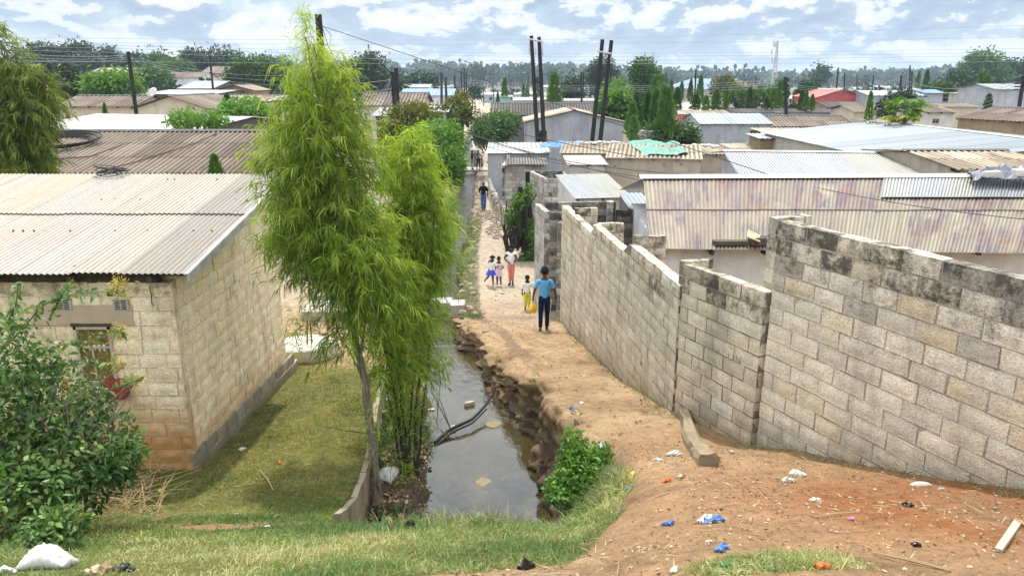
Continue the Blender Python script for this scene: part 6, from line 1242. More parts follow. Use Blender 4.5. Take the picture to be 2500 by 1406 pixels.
# lattice mast
mr = empty('radio_mast', (at(1890, 196, 420)[0], 420, -10), 'red and white lattice phone mast on the skyline right of the warehouse', 'mast'); mb = MB(); X0 = at(1890, 196, 420)[0]; z0, z1 = -10., at(1890, 100, 420)[2]
def wd_(z): t = (z-z0)/(z1-z0); return 2.6*(1-t)**1.2+.55
lev = np.linspace(z0, z1, 13)
for a, b_ in zip(lev[:-1], lev[1:]):
    wa_, wb_ = wd_(a)/2, wd_(b_)/2; ca = [(X0+sx*wa_, 420+sy*wa_, a) for sx, sy in ((-1, -1), (1, -1), (1, 1), (-1, 1))]; cb = [(X0+sx*wb_, 420+sy*wb_, b_) for sx, sy in ((-1, -1), (1, -1), (1, 1), (-1, 1))]
    for i in range(4): mb.tube([ca[i], cb[i]], .14, 4); mb.tube([ca[i], cb[(i+1) % 4]], .07, 4); mb.tube([ca[(i+1) % 4], cb[i]], .07, 4)
mb.build('lattice', M['mast'], mr)
for (x, y, h) in ((1884, 128, 2.8), (1896, 126, 2.8), (1885, 148, 2.6), (1895, 147, 2.6), (1889, 108, 3.0), (1893, 110, 2.4)):
    p = at(x, y, 419); mb = MB(); mb.box(p-(.35, .2, h/2), p+(.35, .2, h/2)); mb.build('antenna_panel', M['mast'], mr)
mr2 = empty('radio_mast', (at(1595, 175, 700)[0], 700, -11), 'very distant thin mast above the cypress clump', 'mast'); mb = MB(); p = at(1595, 131, 700); mb.tube([(p[0], 700, -11), p], [.9, .35], 4); mb.box(p-(1, 1, 7), p+(1, 1, 1)); mb.build('shaft', M['mast'], mr2)
mr3 = empty('radio_mast', (at(949, 170, 800)[0], 800, -11), 'faint thin mast on the skyline right of the lone palm', 'mast'); mb = MB(); p = at(949, 128, 800); mb.tube([(p[0], 800, -11), p], [1.2, .3], 4); mb.build('shaft', M['mast'], mr3)
# lone palm
g = np.random.default_rng(3); pr_ = empty('palm_tree', gz(910, 150), 'lone thin palm poking above the cedar-like tree on the skyline', 'tree'); mb = MB(); mb.tube([gz(911, 150), at(910, 132, 150)], [.22, .13], 6); mb.build('trunk', M['pole_grey'], pr_)
c = at(910, 130, 150); D = unit(g.normal(size=(70, 3))+(0, 0, .1)); quadmesh('crown', strips(np.repeat([c], 70, 0), D, .85, .16, .5, [.3, 1, .2]), 2, M['leaf_dark'], pr_)
# water tanks on stands, left skyline
for x, lab in ((435, 'left one of two square white water tanks on the left skyline'), (452, 'right one of two square white water tanks on the left skyline')):
    r_ = empty('water_tank', gz(x, 230), lab, 'tank', 'skyline water tanks'); p = at(x, 143, 230); mb = MB(); mb.box(p-(1.0, .9, .9), p+(1.0, .9, .5)); mb.build('tank', M['mast'], r_); mb = MB()
    gz_ = gz(x, 230)[2]
    for sx in (-.8, .8): mb.tube([(p[0]+sx, p[1], gz_), (p[0]+sx, p[1], p[2]-.9)], .1, 4)
    mb.build('stand', M['pole_grey'], r_)

# ================================================================ far township, field of small houses and trees
g = np.random.default_rng(42)
def proto_house(w, d, h, rs, rm, wm, gf):
    root = empty('township_house', (0, 0, 0)); rf = MB(); wl = MB(); sl = rs/(d/2)
    e = E; P = np.array([-w/2, -d/2, h]); L_ = math.hypot(d/2, rs)
    nseg = 1
    for (P, n_, s_) in ((P, 1, 1), (np.array([w/2, d/2, h]), -1, -1)):
        ex = E*s_; sv = unit(np.array([0, n_, sl])); V = [P, P+ex*w, P+ex*w+sv*L_, P+sv*L_]; rf.add(V+[v-UP*.08 for v in V], [(0, 1, 2, 3), (7, 6, 5, 4), (0, 4, 5, 1), (1, 5, 6, 2), (3, 7, 4, 0)], g.random(), 0, np.array([[0, 0, 0], [w, 0, 0], [w, L_, 0], [0, L_, 0]]*2, float))
    x, y = w/2-.3, d/2-.3; V = [(-x, -y, -1.5), (x, -y, -1.5), (x, y, -1.5), (-x, y, -1.5), (-x, -y, h), (x, -y, h), (x, y, h), (-x, y, h), (-x, 0, h+rs-.15), (x, 0, h+rs-.15)]
    wl.add(V, [(0, 1, 5, 4), (1, 2, 6, 9, 5), (2, 3, 7, 6), (3, 0, 4, 8, 7)]); wl.build('wall', M[wm], root); rf.build('roof', M[rm], root)
    for k in range(3):
        mb = MB(); x0 = -w*.32+k*w*.28
        if k == 1: mb.box((x0, -y-.03, -.2), (x0+.9, -y+.02, 2.0)); mb.build('door', M['w_dark'], root)
        else: mb.box((x0, -y-.03, .9), (x0+1.0, -y+.02, 1.9)); mb.build('window', M['dark'], root)
    if gf: root.rotation_euler = (0, 0, math.pi/2)
    return root
kinds = [('roof_white', 'w_grey', 'bright tin roof'), ('roof_asb', 'w_cream', 'brown fibre roof'), ('roof_pale', 'w_pale', 'pale worn roof'), ('roof_grey', 'w_grey', 'grey sheet roof'), ('roof_asbd', 'w_beige', 'dark fibre roof'), ('roof_asbt', 'w_cream', 'tan roof'), ('roof_blue', 'w_white', 'blue roof'), ('roof_red', 'w_cream', 'red roof'), ('roof_white', 'w_white', 'white roof'), ('roof_asb', 'w_grey', 'brown roof and grey walls')]
protos = [proto_house(g.uniform(9, 14), g.uniform(6, 8), g.uniform(2.4, 2.9), g.uniform(.6, 1.1), a, b_, i % 3 == 2) for i, (a, b_, _) in enumerate(kinds)]
wts = np.array([5, 5, 5, 4, 4, 3, .5, .4, 3, 4]); wts = wts/wts.sum()
taken = [(o.location.x, o.location.y) for o in bpy.data.objects if o.get('category') in ('house', 'warehouse', 'cottage', 'hut') and o.location.y > 60]
def sec(x, y):
    px = 1250+F*x/y
    for lim, s_ in ((250, 'at the far left'), (620, 'behind the left hill houses'), (950, 'behind the tall lime tree'), (1180, 'by the far street end'), (1340, 'behind the first twin poles'), (1420, 'between the twin pole pairs'), (1520, 'behind the second twin poles'), (1700, 'behind the cypress clump'), (1870, 'round the blue warehouse'), (1960, 'near the lattice mast'), (2200, 'beyond the red house'), (2360, 'left of the huge skyline tree')):
        if px < lim: return s_
    return 'at the far right'
nh = 0; Yr = 92.; spots = []
while Yr < 640:
    dx = 13.0+Yr*.055; x = -.72*Yr-10+g.uniform(0, 8)
    while x < .72*Yr+10:
        xx = x+g.normal(0, 1.2); yy = Yr+g.normal(0, 2.2)
        ok = all((xx-a)**2/150+(yy-b_)**2/120 > 1 for a, b_ in taken) and abs(xx+.048*yy) > 7.5
        if ok and g.random() < .86: spots.append((xx, yy))
        x += dx*g.uniform(.85, 1.25)
    Yr *= 1.0+(.10 if Yr < 200 else .085)
band = lambda y: 'nearer' if y < 160 else ('middle' if y < 300 else 'farthest')
for (x, y) in spots[:295]:
    k = g.choice(len(kinds), p=wts); o = copy_tree(protos[k]); o.location = (x, y, float(zg(x, y, False))+.1+.25*g.random()); o.rotation_euler.z += g.normal(0, .12)+(math.pi/2 if g.random() < .2 else 0); s_ = g.uniform(.85, 1.15); o.scale = (s_, s_, s_)
    tag(o, f'township house with {kinds[k][2]}, {band(y)} rows, {sec(x, y)}', 'house', 'houses of the far township')
for p_ in protos:
    for ch in list(p_.children): bpy.data.objects.remove(ch)
    bpy.data.objects.remove(p_)
def proto_tree(seed, mat, n=420):
    g2 = np.random.default_rng(seed); root = empty('township_tree', (0, 0, 0)); P = []; D = []; T = []; lobes = [(g2.normal(0, .22, 2), g2.uniform(.45, .85), g2.uniform(.2, .36)) for _ in range(6)]
    for k in range(n//8):
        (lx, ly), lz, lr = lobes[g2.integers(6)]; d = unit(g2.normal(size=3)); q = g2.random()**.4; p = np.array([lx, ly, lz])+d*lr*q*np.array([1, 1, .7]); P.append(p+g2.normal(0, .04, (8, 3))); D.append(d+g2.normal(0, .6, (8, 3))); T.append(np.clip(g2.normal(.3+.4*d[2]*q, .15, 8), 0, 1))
    P, D, T = map(np.concatenate, (P, D, T)); quadmesh('crown', strips(P, D, .13, .09, .2, [.3, 1, .2]), 2, M[mat], root, T); mb = MB(); mb.tube([(0, 0, -.1), (0, 0, .3), (.02, 0, .75)], [.05, .035, .015], 5); mb.build('trunk', M['bark_dark'], root); return root
tp = [(proto_tree(1, 'leaf_dark'), 'dark'), (proto_tree(2, 'leaf_dark'), 'dark'), (proto_tree(3, 'leaf_mid'), 'mid green'), (proto_tree(4, 'leaf_mid'), 'mid green'), (proto_tree(5, 'leaf_dark', 260), 'thin dark')]
def put_tree(x, y, h, w, grp, lab):
    k = g.integers(len(tp)); k = k if grp[0] == 't' else [0, 1, 4][k % 3]; o = copy_tree(tp[k][0]); o.location = (x, y, float(zg(x, y, False))); o.scale = (w, w, h); o.rotation_euler = (0, 0, g.uniform(0, 6.3)); tag(o, f'{tp[k][1]} {lab}', 'tree', grp)
band = lambda y: 'nearer' if y < 160 else ('middle' if y < 300 else 'farthest')
for i in range(190):
    y = 100*(6.2**g.random()); x = g.uniform(-.72, .72)*y
    if abs(x+.048*y) < 7: continue
    h = g.uniform(3.6, 6.5)*(1.0 if x > -.25*y else 1.25); put_tree(x, y, h, h*g.uniform(.7, 1.), 'trees among the township houses', f'tree among the roofs, {band(y)} rows, {sec(x, y)}')
for i in range(125):   # skyline belt
    x = -520+1040*(i+.5)/125+g.normal(0, 3); y = g.uniform(520, 720); px = 1250+F*x/y
    h = np.interp(px, [0, 700, 1000, 1250, 1500, 1750, 2000, 2200, 2500], [23, 22, 19, 18, 16, 13, 11, 15, 23])*g.uniform(.7, 1.15); put_tree(x, y, h, h*g.uniform(.8, 1.3), 'skyline belt of trees', f'tree of the skyline belt, {sec(x, y)}')
for r_, _ in tp:
    for ch in list(r_.children): bpy.data.objects.remove(ch)
    bpy.data.objects.remove(r_)
# far wood: one mass behind the belt
P = []; g = np.random.default_rng(8); n = 26000; x = g.uniform(-1100, 1100, n); y = g.uniform(760, 1150, n); h = np.interp(1250+F*x/y, [0, 700, 1250, 1750, 2000, 2200, 2500], [28, 26, 23, 18, 16, 19, 28])*(1+.5*vn(x, y*0, .02, 5)+.35*vn(x, y, .06, 9)); z = zg(x, y, False)+h*g.random(n)**.6
P = np.stack([x, y, z], -1); o = quadmesh('far_wood', strips(P, g.normal(0, 1, P.shape), 7, 5, .2, [.3, 1, .3]), 2, M['leaf_dark'], None, None, origin=(0, 900, -11)); tag(o, 'continuous blue-green wood along the horizon behind the township', 'wood', kind='stuff')
# ================================================================ people
def skin_mesh(name, nodes, edges, mat, parent, sub=1, rootk=None):
    """nodes: key -> (xyz, radius or (rx, ry)); one continuous skin surface"""
    ks = list(nodes); me = bpy.data.meshes.new('t'); me.from_pydata([tuple(nodes[k][0]) for k in ks], [(ks.index(a), ks.index(b_)) for a, b_ in edges], [])
    o = bpy.data.objects.new('t', me); COL.objects.link(o); md = o.modifiers.new('s', 'SKIN'); md.use_smooth_shade = True
    for i, k in enumerate(ks):
        r_ = nodes[k][1]; me.skin_vertices[0].data[i].radius = (r_, r_) if not hasattr(r_, '__len__') else r_; me.skin_vertices[0].data[i].use_root = (k == (rootk or ks[0]))
    sb = o.modifiers.new('u', 'SUBSURF'); sb.levels = sb.render_levels = sub
    dg = bpy.context.evaluated_depsgraph_get(); dg.update(); m2 = bpy.data.meshes.new_from_object(o.evaluated_get(dg)); bpy.data.objects.remove(o); m2.name = name
    m2.materials.clear(); m2.materials.append(mat); r_ = bpy.data.objects.new(name, m2); COL.objects.link(r_); r_.parent = parent
    return r_
def person(label, loc, yaw, h, pose, skin='skin', top=None, bottom=None, sleeves=.5, legs=1., skirt=None, hair='short', shoes=None, extra=None, build=1.):
    """unit skeleton, height 1, facing -Y"""
    root = empty('person', loc, label, 'person'); root.rotation_euler = (0, 0, yaw)
    J = dict(pel=(0, 0, .53), wst=(0, .0, .60), chs=(0, .0, .72), nck=(0, .0, .82), nk2=(0, -.003, .855), hd0=(0, -.008, .895), hd1=(0, -.003, .945), hd2=(0, .0, .975),
             shL=(.10, 0, .79), elL=(.13, .01, .63), wrL=(.14, -.03, .49), paL=(.14, -.045, .455), shR=(-.10, 0, .79), elR=(-.13, .01, .63), wrR=(-.14, -.03, .49), paR=(-.14, -.045, .455),
             hiL=(.05, 0, .50), knL=(.055, -.005, .28), anL=(.055, .01, .045), toL=(.06, -.075, .018), hiR=(-.05, 0, .50), knR=(-.055, -.005, .28), anR=(-.055, .01, .045), toR=(-.06, -.075, .018))
    J.update(pose); J = {k: np.array(v, float)*h for k, v in J.items()}; s = h*build
    Rr = dict(pel=(.075, .058), wst=(.066, .052), chs=(.082, .058), nck=(.045, .042), nk2=(.030, .030), hd0=(.046, .052), hd1=(.052, .060), hd2=(.035, .042), shL=.036, elL=.024, wrL=.016, paL=(.014, .022), shR=.036, elR=.024, wrR=.016, paR=(.014, .022),
              hiL=.056, knL=.036, anL=.022, toL=.018, hiR=.056, knR=.036, anR=.022, toR=.018)
    Ed = [('pel', 'wst'), ('wst', 'chs'), ('chs', 'nck'), ('nck', 'nk2'), ('nk2', 'hd0'), ('hd0', 'hd1'), ('hd1', 'hd2')]
    for q in 'LR': Ed += [('chs' if False else 'nck', 'sh'+q), ('sh'+q, 'el'+q), ('el'+q, 'wr'+q), ('wr'+q, 'pa'+q), ('pel', 'hi'+q), ('hi'+q, 'kn'+q), ('kn'+q, 'an'+q), ('an'+q, 'to'+q)]
    nodes = {k: (J[k], tuple(np.array(Rr[k])*s) if hasattr(Rr[k], '__len__') else Rr[k]*s) for k in J}
    body = skin_mesh('body', nodes, Ed, M[skin], root, 2, 'pel')
    # fingers, nose and ears welded into the body's mesh
    mb = MB()
    for q in 'LR':
        pa, wr = J['pa'+q], J['wr'+q]; d = unit(pa-wr); side = unit(np.cross(d, [1, .2, 0.1])); nrm = np.cross(side, d)
        for i, (o_, l_) in enumerate(((-1.1, .036), (-.4, .042), (.35, .039), (1.05, .031))):
            p0 = pa+side*o_*.008*h; mb.tube([p0, p0+d*l_*.5*h, p0+d*l_*.85*h+nrm*.012*h], [.0055*h, .005*h, .0035*h], 5)
        p0 = pa-side*.016*h-d*.012*h; mb.tube([p0, p0-side*.010*h+d*.014*h, p0-side*.010*h+d*.030*h], [.006*h, .0055*h, .004*h], 5)
    hd = J['hd0']*.45+J['hd1']*.55; mb.blob(hd+np.array([0, -.064, -.004])*s, (.009*s, .012*s, .013*s), 6, 5)
    for sx in (-1, 1): mb.blob(hd+np.array([sx*.055, .004, 0])*s, (.008*s, .013*s, .018*s), 6, 5)
    fe = mb.build('tmp', M[skin], origin=(0, 0, 0))
    bm = __import__('bmesh').new(); bm.from_mesh(body.data); bm.from_mesh(fe.data); bm.to_mesh(body.data); bm.free(); bpy.data.objects.remove(fe)
    body.data.polygons.foreach_set('use_smooth', [True]*len(body.data.polygons))
    root['_o'] = [0, 0, 0]
    mb = MB()
    for sx in (-1, 1): mb.blob(hd+np.array([sx*.022, -.052, .004])*s, (.007*s, .005*s, .004*s), 6, 4)
    mb.build('eye', M['c_white'], root); mb = MB(); mb.blob(hd+np.array([0, -.055, -.030])*s, (.016*s, .006*s, .005*s), 6, 4); mb.build('mouth', M['c_brown'], root)
    # hair
    if hair != 'bald':
        mb = MB(); r_ = {'short': 1.0, 'afro': 1.28, 'buns': 1.05, 'beads': 1.05, 'bun': 1.1}[hair]
        mb.blob(J['hd1']+np.array([0, .012, .018])*s, np.array([.060, .066, .052])*s*r_, 12, 8, .03)
        if hair == 'bun': mb.blob(J['hd2']+np.array([0, .0, .045])*s, .028*s, 8, 6, .05)
        if hair == 'buns':
            for sx in (-1, 1): mb.blob(J['hd1']+np.array([sx*.06, .02, .02])*s, .022*s, 8, 6, .1); mb.tube([J['hd1']+np.array([sx*.06, .01, .02])*s, J['hd1']+np.array([sx*.095, 0, -.01])*s], .008*s, 5)
        if hair == 'afro': mb.blob(J['hd1']+np.array([0, .01, .055])*s, np.array([.062, .064, .05])*s, 10, 7, .05)
        mb.build('hair', M['hair'], root, smooth=True)
    # top
    if top:
        T = {k: (J[k], tuple(np.array(Rr[k])*s*1.0+np.array([.014, .014])*h)) for k in ('wst', 'chs')}
        T['pel'] = (J['pel']+(0, 0, -.045*h), (.098*s, .080*s)); T['nck'] = (J['nck']+(0, 0, -.012*h), (.056*s, .050*s)); Et = [('pel', 'wst'), ('wst', 'chs'), ('chs', 'nck')]
        if sleeves > 0:
            for q in 'LR':
                T['sh'+q] = (J['sh'+q], .043*s); Et.append(('nck', 'sh'+q)); a, b_, c_ = J['sh'+q], J['el'+q], J['wr'+q]
                if sleeves <= 1: T['e'+q] = (a+(b_-a)*sleeves, .042*s); Et.append(('sh'+q, 'e'+q))
                else: T['e'+q] = (b_, .034*s); T['w'+q] = (b_+(c_-b_)*(sleeves-1), .026*s); Et += [('sh'+q, 'e'+q), ('e'+q, 'w'+q)]
        skin_mesh('shirt', T, Et, M['c_'+top], root, 2, 'pel')
    if bottom:
        T = {'pel': (J['pel'], (.084*s, .067*s)), 'w': (J['wst'], (.078*s, .064*s))}; Et = [('w', 'pel')]
        for q in 'LR':
            T['hi'+q] = (J['hi'+q], .064*s); T['kn'+q] = (J['kn'+q], .046*s); e_ = J['kn'+q]+(J['an'+q]-J['kn'+q])*legs; T['an'+q] = (e_, .038*s); Et += [('pel', 'hi'+q), ('hi'+q, 'kn'+q), ('kn'+q, 'an'+q)]
        skin_mesh('trousers', T, Et, M['c_'+bottom], root, 2, 'pel')
    if skirt:
        mat, l_, flare = skirt; mb = MB(); n = 20; V = []
        for j, (dz, r_) in enumerate(((.06, .072), (0, .085), (-l_*.5, .10+flare*.5), (-l_, .11+flare))):
            for i in range(n): a = 2*math.pi*i/n; rr = r_*s*(1+(.10*math.sin(5*a) if j > 1 else 0)); V.append(J['pel']+np.array([rr*math.cos(a), rr*.85*math.sin(a), dz*h]))
        mb.add(V, [(j*n+i, j*n+(i+1) % n, (j+1)*n+(i+1) % n, (j+1)*n+i) for j in range(3) for i in range(n)]); mb.build('skirt', M['c_'+mat], root, smooth=True)
    if shoes:
        for q in 'LR':
            mb = MB(); a, t_ = J['an'+q], J['to'+q]; d = t_-a; d[2] = 0; d = unit(d); c = a+d*.035*h; c[2] = min(a[2], t_[2])-.004*h; mb.tube([c-d*.05*h+(0, 0, .012*h), c+(0, 0, .014*h), c+d*.055*h+(0, 0, .008*h)], [.026*s, .030*s, .020*s], 8); mb.build('shoe', M['c_'+shoes], root)
    if extra: extra(root, J, h, s)
    return root
def foot(px, py): p = G(px, py); return p
def stripe(root, J, h, s):
    mb = MB(); mb.tube([J['hiL']+(.064*s, 0, 0), J['knL']+(.048*s, 0, 0), J['anL']*1.0+(.041*s, 0, 0.0)], .008*h, 5); mb.tube([J['hiR']+(-.064*s, 0, 0), J['knR']+(-.048*s, 0, 0), J['anR']+(-.041*s, 0, 0)], .008*h, 5); mb.build('side_stripe', M['c_white'], root)
p = foot(1328, 806)
wpose = dict(elR=(-.165, .01, .64), wrR=(-.185, -.03, .52), paR=(-.188, -.035, .485), elL=(.155, .02, .64), wrL=(.175, -.02, .51), paL=(.172, -.035, .475), shL=(.105, 0, .79), shR=(-.105, 0, .79),
  hiL=(.048, 0, .50), knL=(.055, .035, .29), anL=(.06, .10, .075), toL=(.06, .03, .02), knR=(-.05, -.04, .28), anR=(-.045, -.05, .045), toR=(-.045, -.13, .018))
# she walks away from the camera: facing +Y
woman = person('woman walking away in light blue T-shirt and navy striped trousers, holding a yellow bag', p, math.pi, 1.62, wpose, 'skin_light', 'blue', 'navy', .75, 1., hair='afro', shoes='brown', extra=stripe, build=.86)
hand = at(1304, 742, p[1]); J_ = np.array([.172*1.66, .035*1.66, .475*1.66]); hand = p+np.array([-J_[0], J_[1], J_[2]])
mb = MB(); n = 14; V = []; prof = [(.0, .012), (-.05, .018), (-.12, .06), (-.20, .10), (-.26, .115), (-.30, .085), (-.315, .03)]
for dz, r_ in prof:
    for i in range(n): a = 2*math.pi*i/n; rr = r_*(1+.12*math.sin(3*a+dz*20)); V.append(hand+np.array([rr*math.cos(a), rr*.8*math.sin(a), dz-.0]))
mb.add(V, [(j*n+i, j*n+(i+1) % n, (j+1)*n+(i+1) % n, (j+1)*n+i) for j in range(len(prof)-1) for i in range(n)]+[tuple(range((len(prof)-1)*n, len(prof)*n))]); bag = mb.build('carrier_bag', M['yellow_plastic'], smooth=True); tag(bag, 'bulging yellow plastic carrier bag hanging from the hand of the woman in light blue', 'bag')
mb = MB()
for (x, y, z) in ((-.05, -.05, -.27), (.04, -.06, -.28), (0, -.07, -.22), (.05, .02, -.24), (-.04, .03, -.25)): mb.blob(hand+(x, y, z), .048, 8, 6)
mb.build('fruit', flat('orange fruit', (.70, .28, .02), .5, .15), bag, smooth=True)
p = foot(1287, 756)
person('small child in white shirt and yellow trousers beside the woman in light blue', p, .15, .98, dict(elL=(.17, .0, .66), wrL=(.22, .03, .63), paL=(.245, .03, .62), elR=(-.14, .02, .65), wrR=(-.15, -.02, .53), anL=(.07, .03, .045), toL=(.075, -.05, .018), hd1=(0, -.003, .95)), 'skin', 'white', 'yellow', 1.3, .85, hair='short', build=1.15)
p = foot(1248, 697)
person('tall girl in white sleeveless top and salmon trousers, standing on the path', p, -.15, 1.36, dict(elR=(-.17, .02, .66), wrR=(-.06, -.10, .60), paR=(-.03, -.11, .595), elL=(.13, .02, .64), wrL=(.06, -.10, .58), paL=(.03, -.115, .58), knR=(-.03, -.01, .28), knL=(.035, -.01, .28), anL=(.035, .01, .045), anR=(-.03, .01, .045)), 'skin', 'white', 'salmon', .15, .75, hair='bun', shoes='brown', build=.92)
mb = MB(); q = foot(1248, 697)+(.02, -.17, .80); mb.blob(q, (.06, .04, .06), 8, 6, .2); o = mb.build('white_bundle', M['white_plastic']); tag(o, 'small white bundle held at the waist by the tall girl in salmon trousers', 'bundle')
p = foot(1218, 698)
person('little girl in pale pink top and skirt, between two other girls', p, 0, .98, dict(elR=(-.13, .0, .66), wrR=(-.05, -.09, .70), paR=(-.03, -.10, .72), elL=(.15, .0, .65), wrL=(.10, -.10, .63), paL=(.08, -.12, .63), anL=(.075, 0, .045), anR=(-.06, 0, .045), toL=(.08, -.07, .018)), 'skin', 'pink', None, .7, skirt=('pink', .16, .015), hair='bun', shoes='white', build=1.08)
p = foot(1199, 700)
person('little girl in white shirt and blue skirt skipping with one leg back', p, -.1, 1.02, dict(wst=(.01, 0, .60), chs=(.03, 0, .72), nck=(.045, 0, .81), nk2=(.05, -.003, .845), hd0=(.05, -.008, .88), hd1=(.05, -.003, .935), hd2=(.05, 0, .965), shL=(.13, 0, .78), shR=(-.05, 0, .79), elR=(-.09, -.05, .80), wrR=(.02, -.09, .89), paR=(.045, -.095, .90), elL=(.16, .0, .66), wrL=(.14, -.05, .56), paL=(.14, -.06, .53), hiR=(-.045, 0, .50), knR=(-.09, .05, .30), anR=(-.21, .14, .16), toR=(-.235, .10, .10), hiL=(.04, 0, .50), knL=(.06, 0, .28), anL=(.065, .01, .045), toL=(.075, -.07, .018)), 'skin', 'white', None, 1.2, skirt=('skirt', .15, .05), hair='buns', build=1.05)
p = foot(1181, 515)
person('bald man in a black shirt and blue jeans walking toward the camera beside the stream', p, -.05, 1.76, dict(elR=(-.15, .02, .63), wrR=(-.07, -.10, .58), paR=(-.05, -.11, .57), elL=(.135, .01, .63), wrL=(.13, -.03, .50), knL=(.045, -.02, .28), anL=(.03, .04, .05), toL=(.03, -.04, .02), anR=(-.03, -.04, .045), toR=(-.03, -.12, .018)), 'skin_light', 'black', 'jeans', .9, 1., hair='bald', shoes='brown', build=1.05)
def onbridge(px): x = at(px, 416, 69)[0]; return (x, 69.0, BRZ)
def backp(root, J, h, s):
    mb = MB(); mb.blob(J['chs']+np.array([0, .085, -.03])*h, np.array([.075, .05, .10])*h, 10, 7); mb.build('backpack', M['c_printed'], root)
person('person in dark clothes and grey trousers with a raised arm, left one on the footbridge', onbridge(1153), math.pi/2*.9, 1.72, dict(elL=(.05, -.12, .72), wrL=(.04, -.19, .76), paL=(.04, -.22, .77), anL=(.06, .02, .045)), 'skin', 'brown', 'grey', 1.5, .95, hair='short', shoes='black')
person('person in a printed shirt and black trousers, middle one on the footbridge', onbridge(1168), math.pi, 1.74, dict(elL=(.16, -.02, .64), wrL=(.15, -.10, .60), elR=(-.16, .0, .64), wrR=(-.15, -.06, .55), anL=(.085, 0, .045), anR=(-.085, 0, .045)), 'skin', 'printed', 'black', .6, 1., hair='short', shoes='black', extra=backp)
person('small child in a grey top, right one on the footbridge', onbridge(1177), .2, .95, {}, 'skin', 'grey', 'navy', .7, .5, hair='short', build=1.1)
u0 = at(1160, 366, 68.8); um = empty('umbrella', u0-(0, 0, .75), 'pale grey umbrella held up over the people on the footbridge', 'umbrella'); mb = MB(); V = []; n = 16
for j, (r_, dz) in enumerate(((.02, .25), (.22, .21), (.4, .10), (.5, -.03))):
    for i in range(n): a = 2*math.pi*i/n; V.append(u0+np.array([r_*math.cos(a), r_*math.sin(a), dz+(.03*(i % 2) if j == 3 else 0)]))
V += [v-np.array([0, 0, .012]) for v in V]; Fc = [(j*n+i, j*n+(i+1) % n, (j+1)*n+(i+1) % n, (j+1)*n+i) for j in range(3) for i in range(n)]; mb.add(V, Fc+[tuple(a+4*n for a in f)[::-1] for f in Fc]); mb.build('canopy', flat('umbrella cloth', (.42, .45, .44), .7, .15), um, smooth=True)
mb = MB(); mb.tube([u0+(0, 0, .25), u0-(0, 0, .8)], .012, 5); mb.build('shaft', M['wire_light'], um)

# ================================================================ litter, each piece its own
def scrap(name, label, px, py, w, mat, cat='litter', crumple=.25, asp=.7, flatk=.2, group=None, p=None, nu=6, nv=5, yaw=None, smooth=False):
    w = w*.8; p = G(px, py) if p is None else p; a = rng.uniform(0, 6.28) if yaw is None else yaw; V = []
    for side_ in (1, 0):
        for j in range(nv+1):
            for i in range(nu+1):
                u, v = i/nu-.5, j/nv-.5; x = u*w*math.cos(a)-v*w*asp*math.sin(a); y = u*w*math.sin(a)+v*w*asp*math.cos(a); hh = (w*flatk*(1-4*u*u*.8)*(1-4*v*v*.8))*side_
                x, y = x+rng.normal(0, w*.3/nu), y+rng.normal(0, w*.3/nu); z = float(zg(p[0]+x, p[1]+y)) if p[1] < 30 and cat != 'floating' else p[2]
                V.append([p[0]+x, p[1]+y, z+.004+hh+side_*(.008+abs(rng.normal(0, w*crumple*.35)))])
    n1 = nu+1; k = n1*(nv+1); q = [(j*n1+i, j*n1+i+1, (j+1)*n1+i+1, (j+1)*n1+i) for j in range(nv) for i in range(nu)]; Fc = q+[tuple(x+k for x in f)[::-1] for f in q]
    for i in range(nu): Fc += [(i+1, i, i+k, i+1+k), (nv*n1+i, nv*n1+i+1, nv*n1+i+1+k, nv*n1+i+k)]
    for j in range(nv): Fc += [(j*n1, (j+1)*n1, (j+1)*n1+k, j*n1+k), ((j+1)*n1+nu, j*n1+nu, j*n1+nu+k, (j+1)*n1+nu+k)]
    mb = MB(); mb.add(V, Fc); o = mb.build(name, M[mat] if isinstance(mat, str) else mat, smooth=smooth); tag(o, label, cat, group or 'rubbish lying about'); return o
scrap('plastic_sack', 'large crumpled white woven sack at the bottom left corner', 118, 1385, .36, 'white_plastic', 'sack', .10, .8, .55, nu=22, nv=18, yaw=.2, smooth=True)
scrap('plastic_bag', 'white plastic scrap beside the large sack, at the very corner', 12, 1398, .14, 'white_plastic', 'bag')
scrap('rag', 'tan earthy rag lying right of the large white sack', 245, 1398, .18, 'cardboard', 'rag', .4)
scrap('plastic_bag', 'dark and white crumpled bag at the bottom edge, in the grass', 310, 1396, .16, 'black_plastic', 'bag', .4)
scrap('wrapper', 'small yellow plastic piece under the broad-leaved bush', 393, 1200, .10, 'yellow_plastic')
scrap('wrapper', 'small orange-red can lying on the yard turf', 682, 1132, .08, 'orange_plastic', flatk=.6)
scrap('paper_scrap', 'white scrap on the yard turf near the grass bank', 655, 1287, .09, 'paper'); scrap('paper_scrap', 'grey-white scraps on the turf beside the gable wall footing', 592, 1100, .14, 'paper', asp=.4)
scrap('paper_scrap', 'pale scrap in the middle of the yard turf', 578, 1257, .05, 'paper')
scrap('plastic_bag', 'torn white bag lying on the path edge beside the drain block', 1645, 1110, .20, 'white_plastic', 'bag', .25, .4)
scrap('wrapper', 'white and blue wrapper left of the drain block', 1606, 1126, .13, 'paper', asp=.45)
scrap('cardboard', 'brown cardboard piece on the earth below the drain block', 1662, 1166, .13, 'cardboard', asp=.4)
scrap('wrapper', 'orange-red crumpled wrapper on the earth', 1627, 1177, .11, 'orange_plastic', asp=.5)
scrap('wrapper', 'light blue wrapper at the edge of the weedy bush', 1530, 1195, .08, 'blue_plastic', yaw=1.4); scrap('wrapper', 'yellow-green packet next to the weedy bush', 1540, 1168, .16, 'yellow_plastic', asp=.4)
bx = scrap('milk_packet', 'blue and white packet lying open on the brown earth, largest wrapper there', 1745, 1272, .16, 'blue_plastic', asp=.7, yaw=.1)
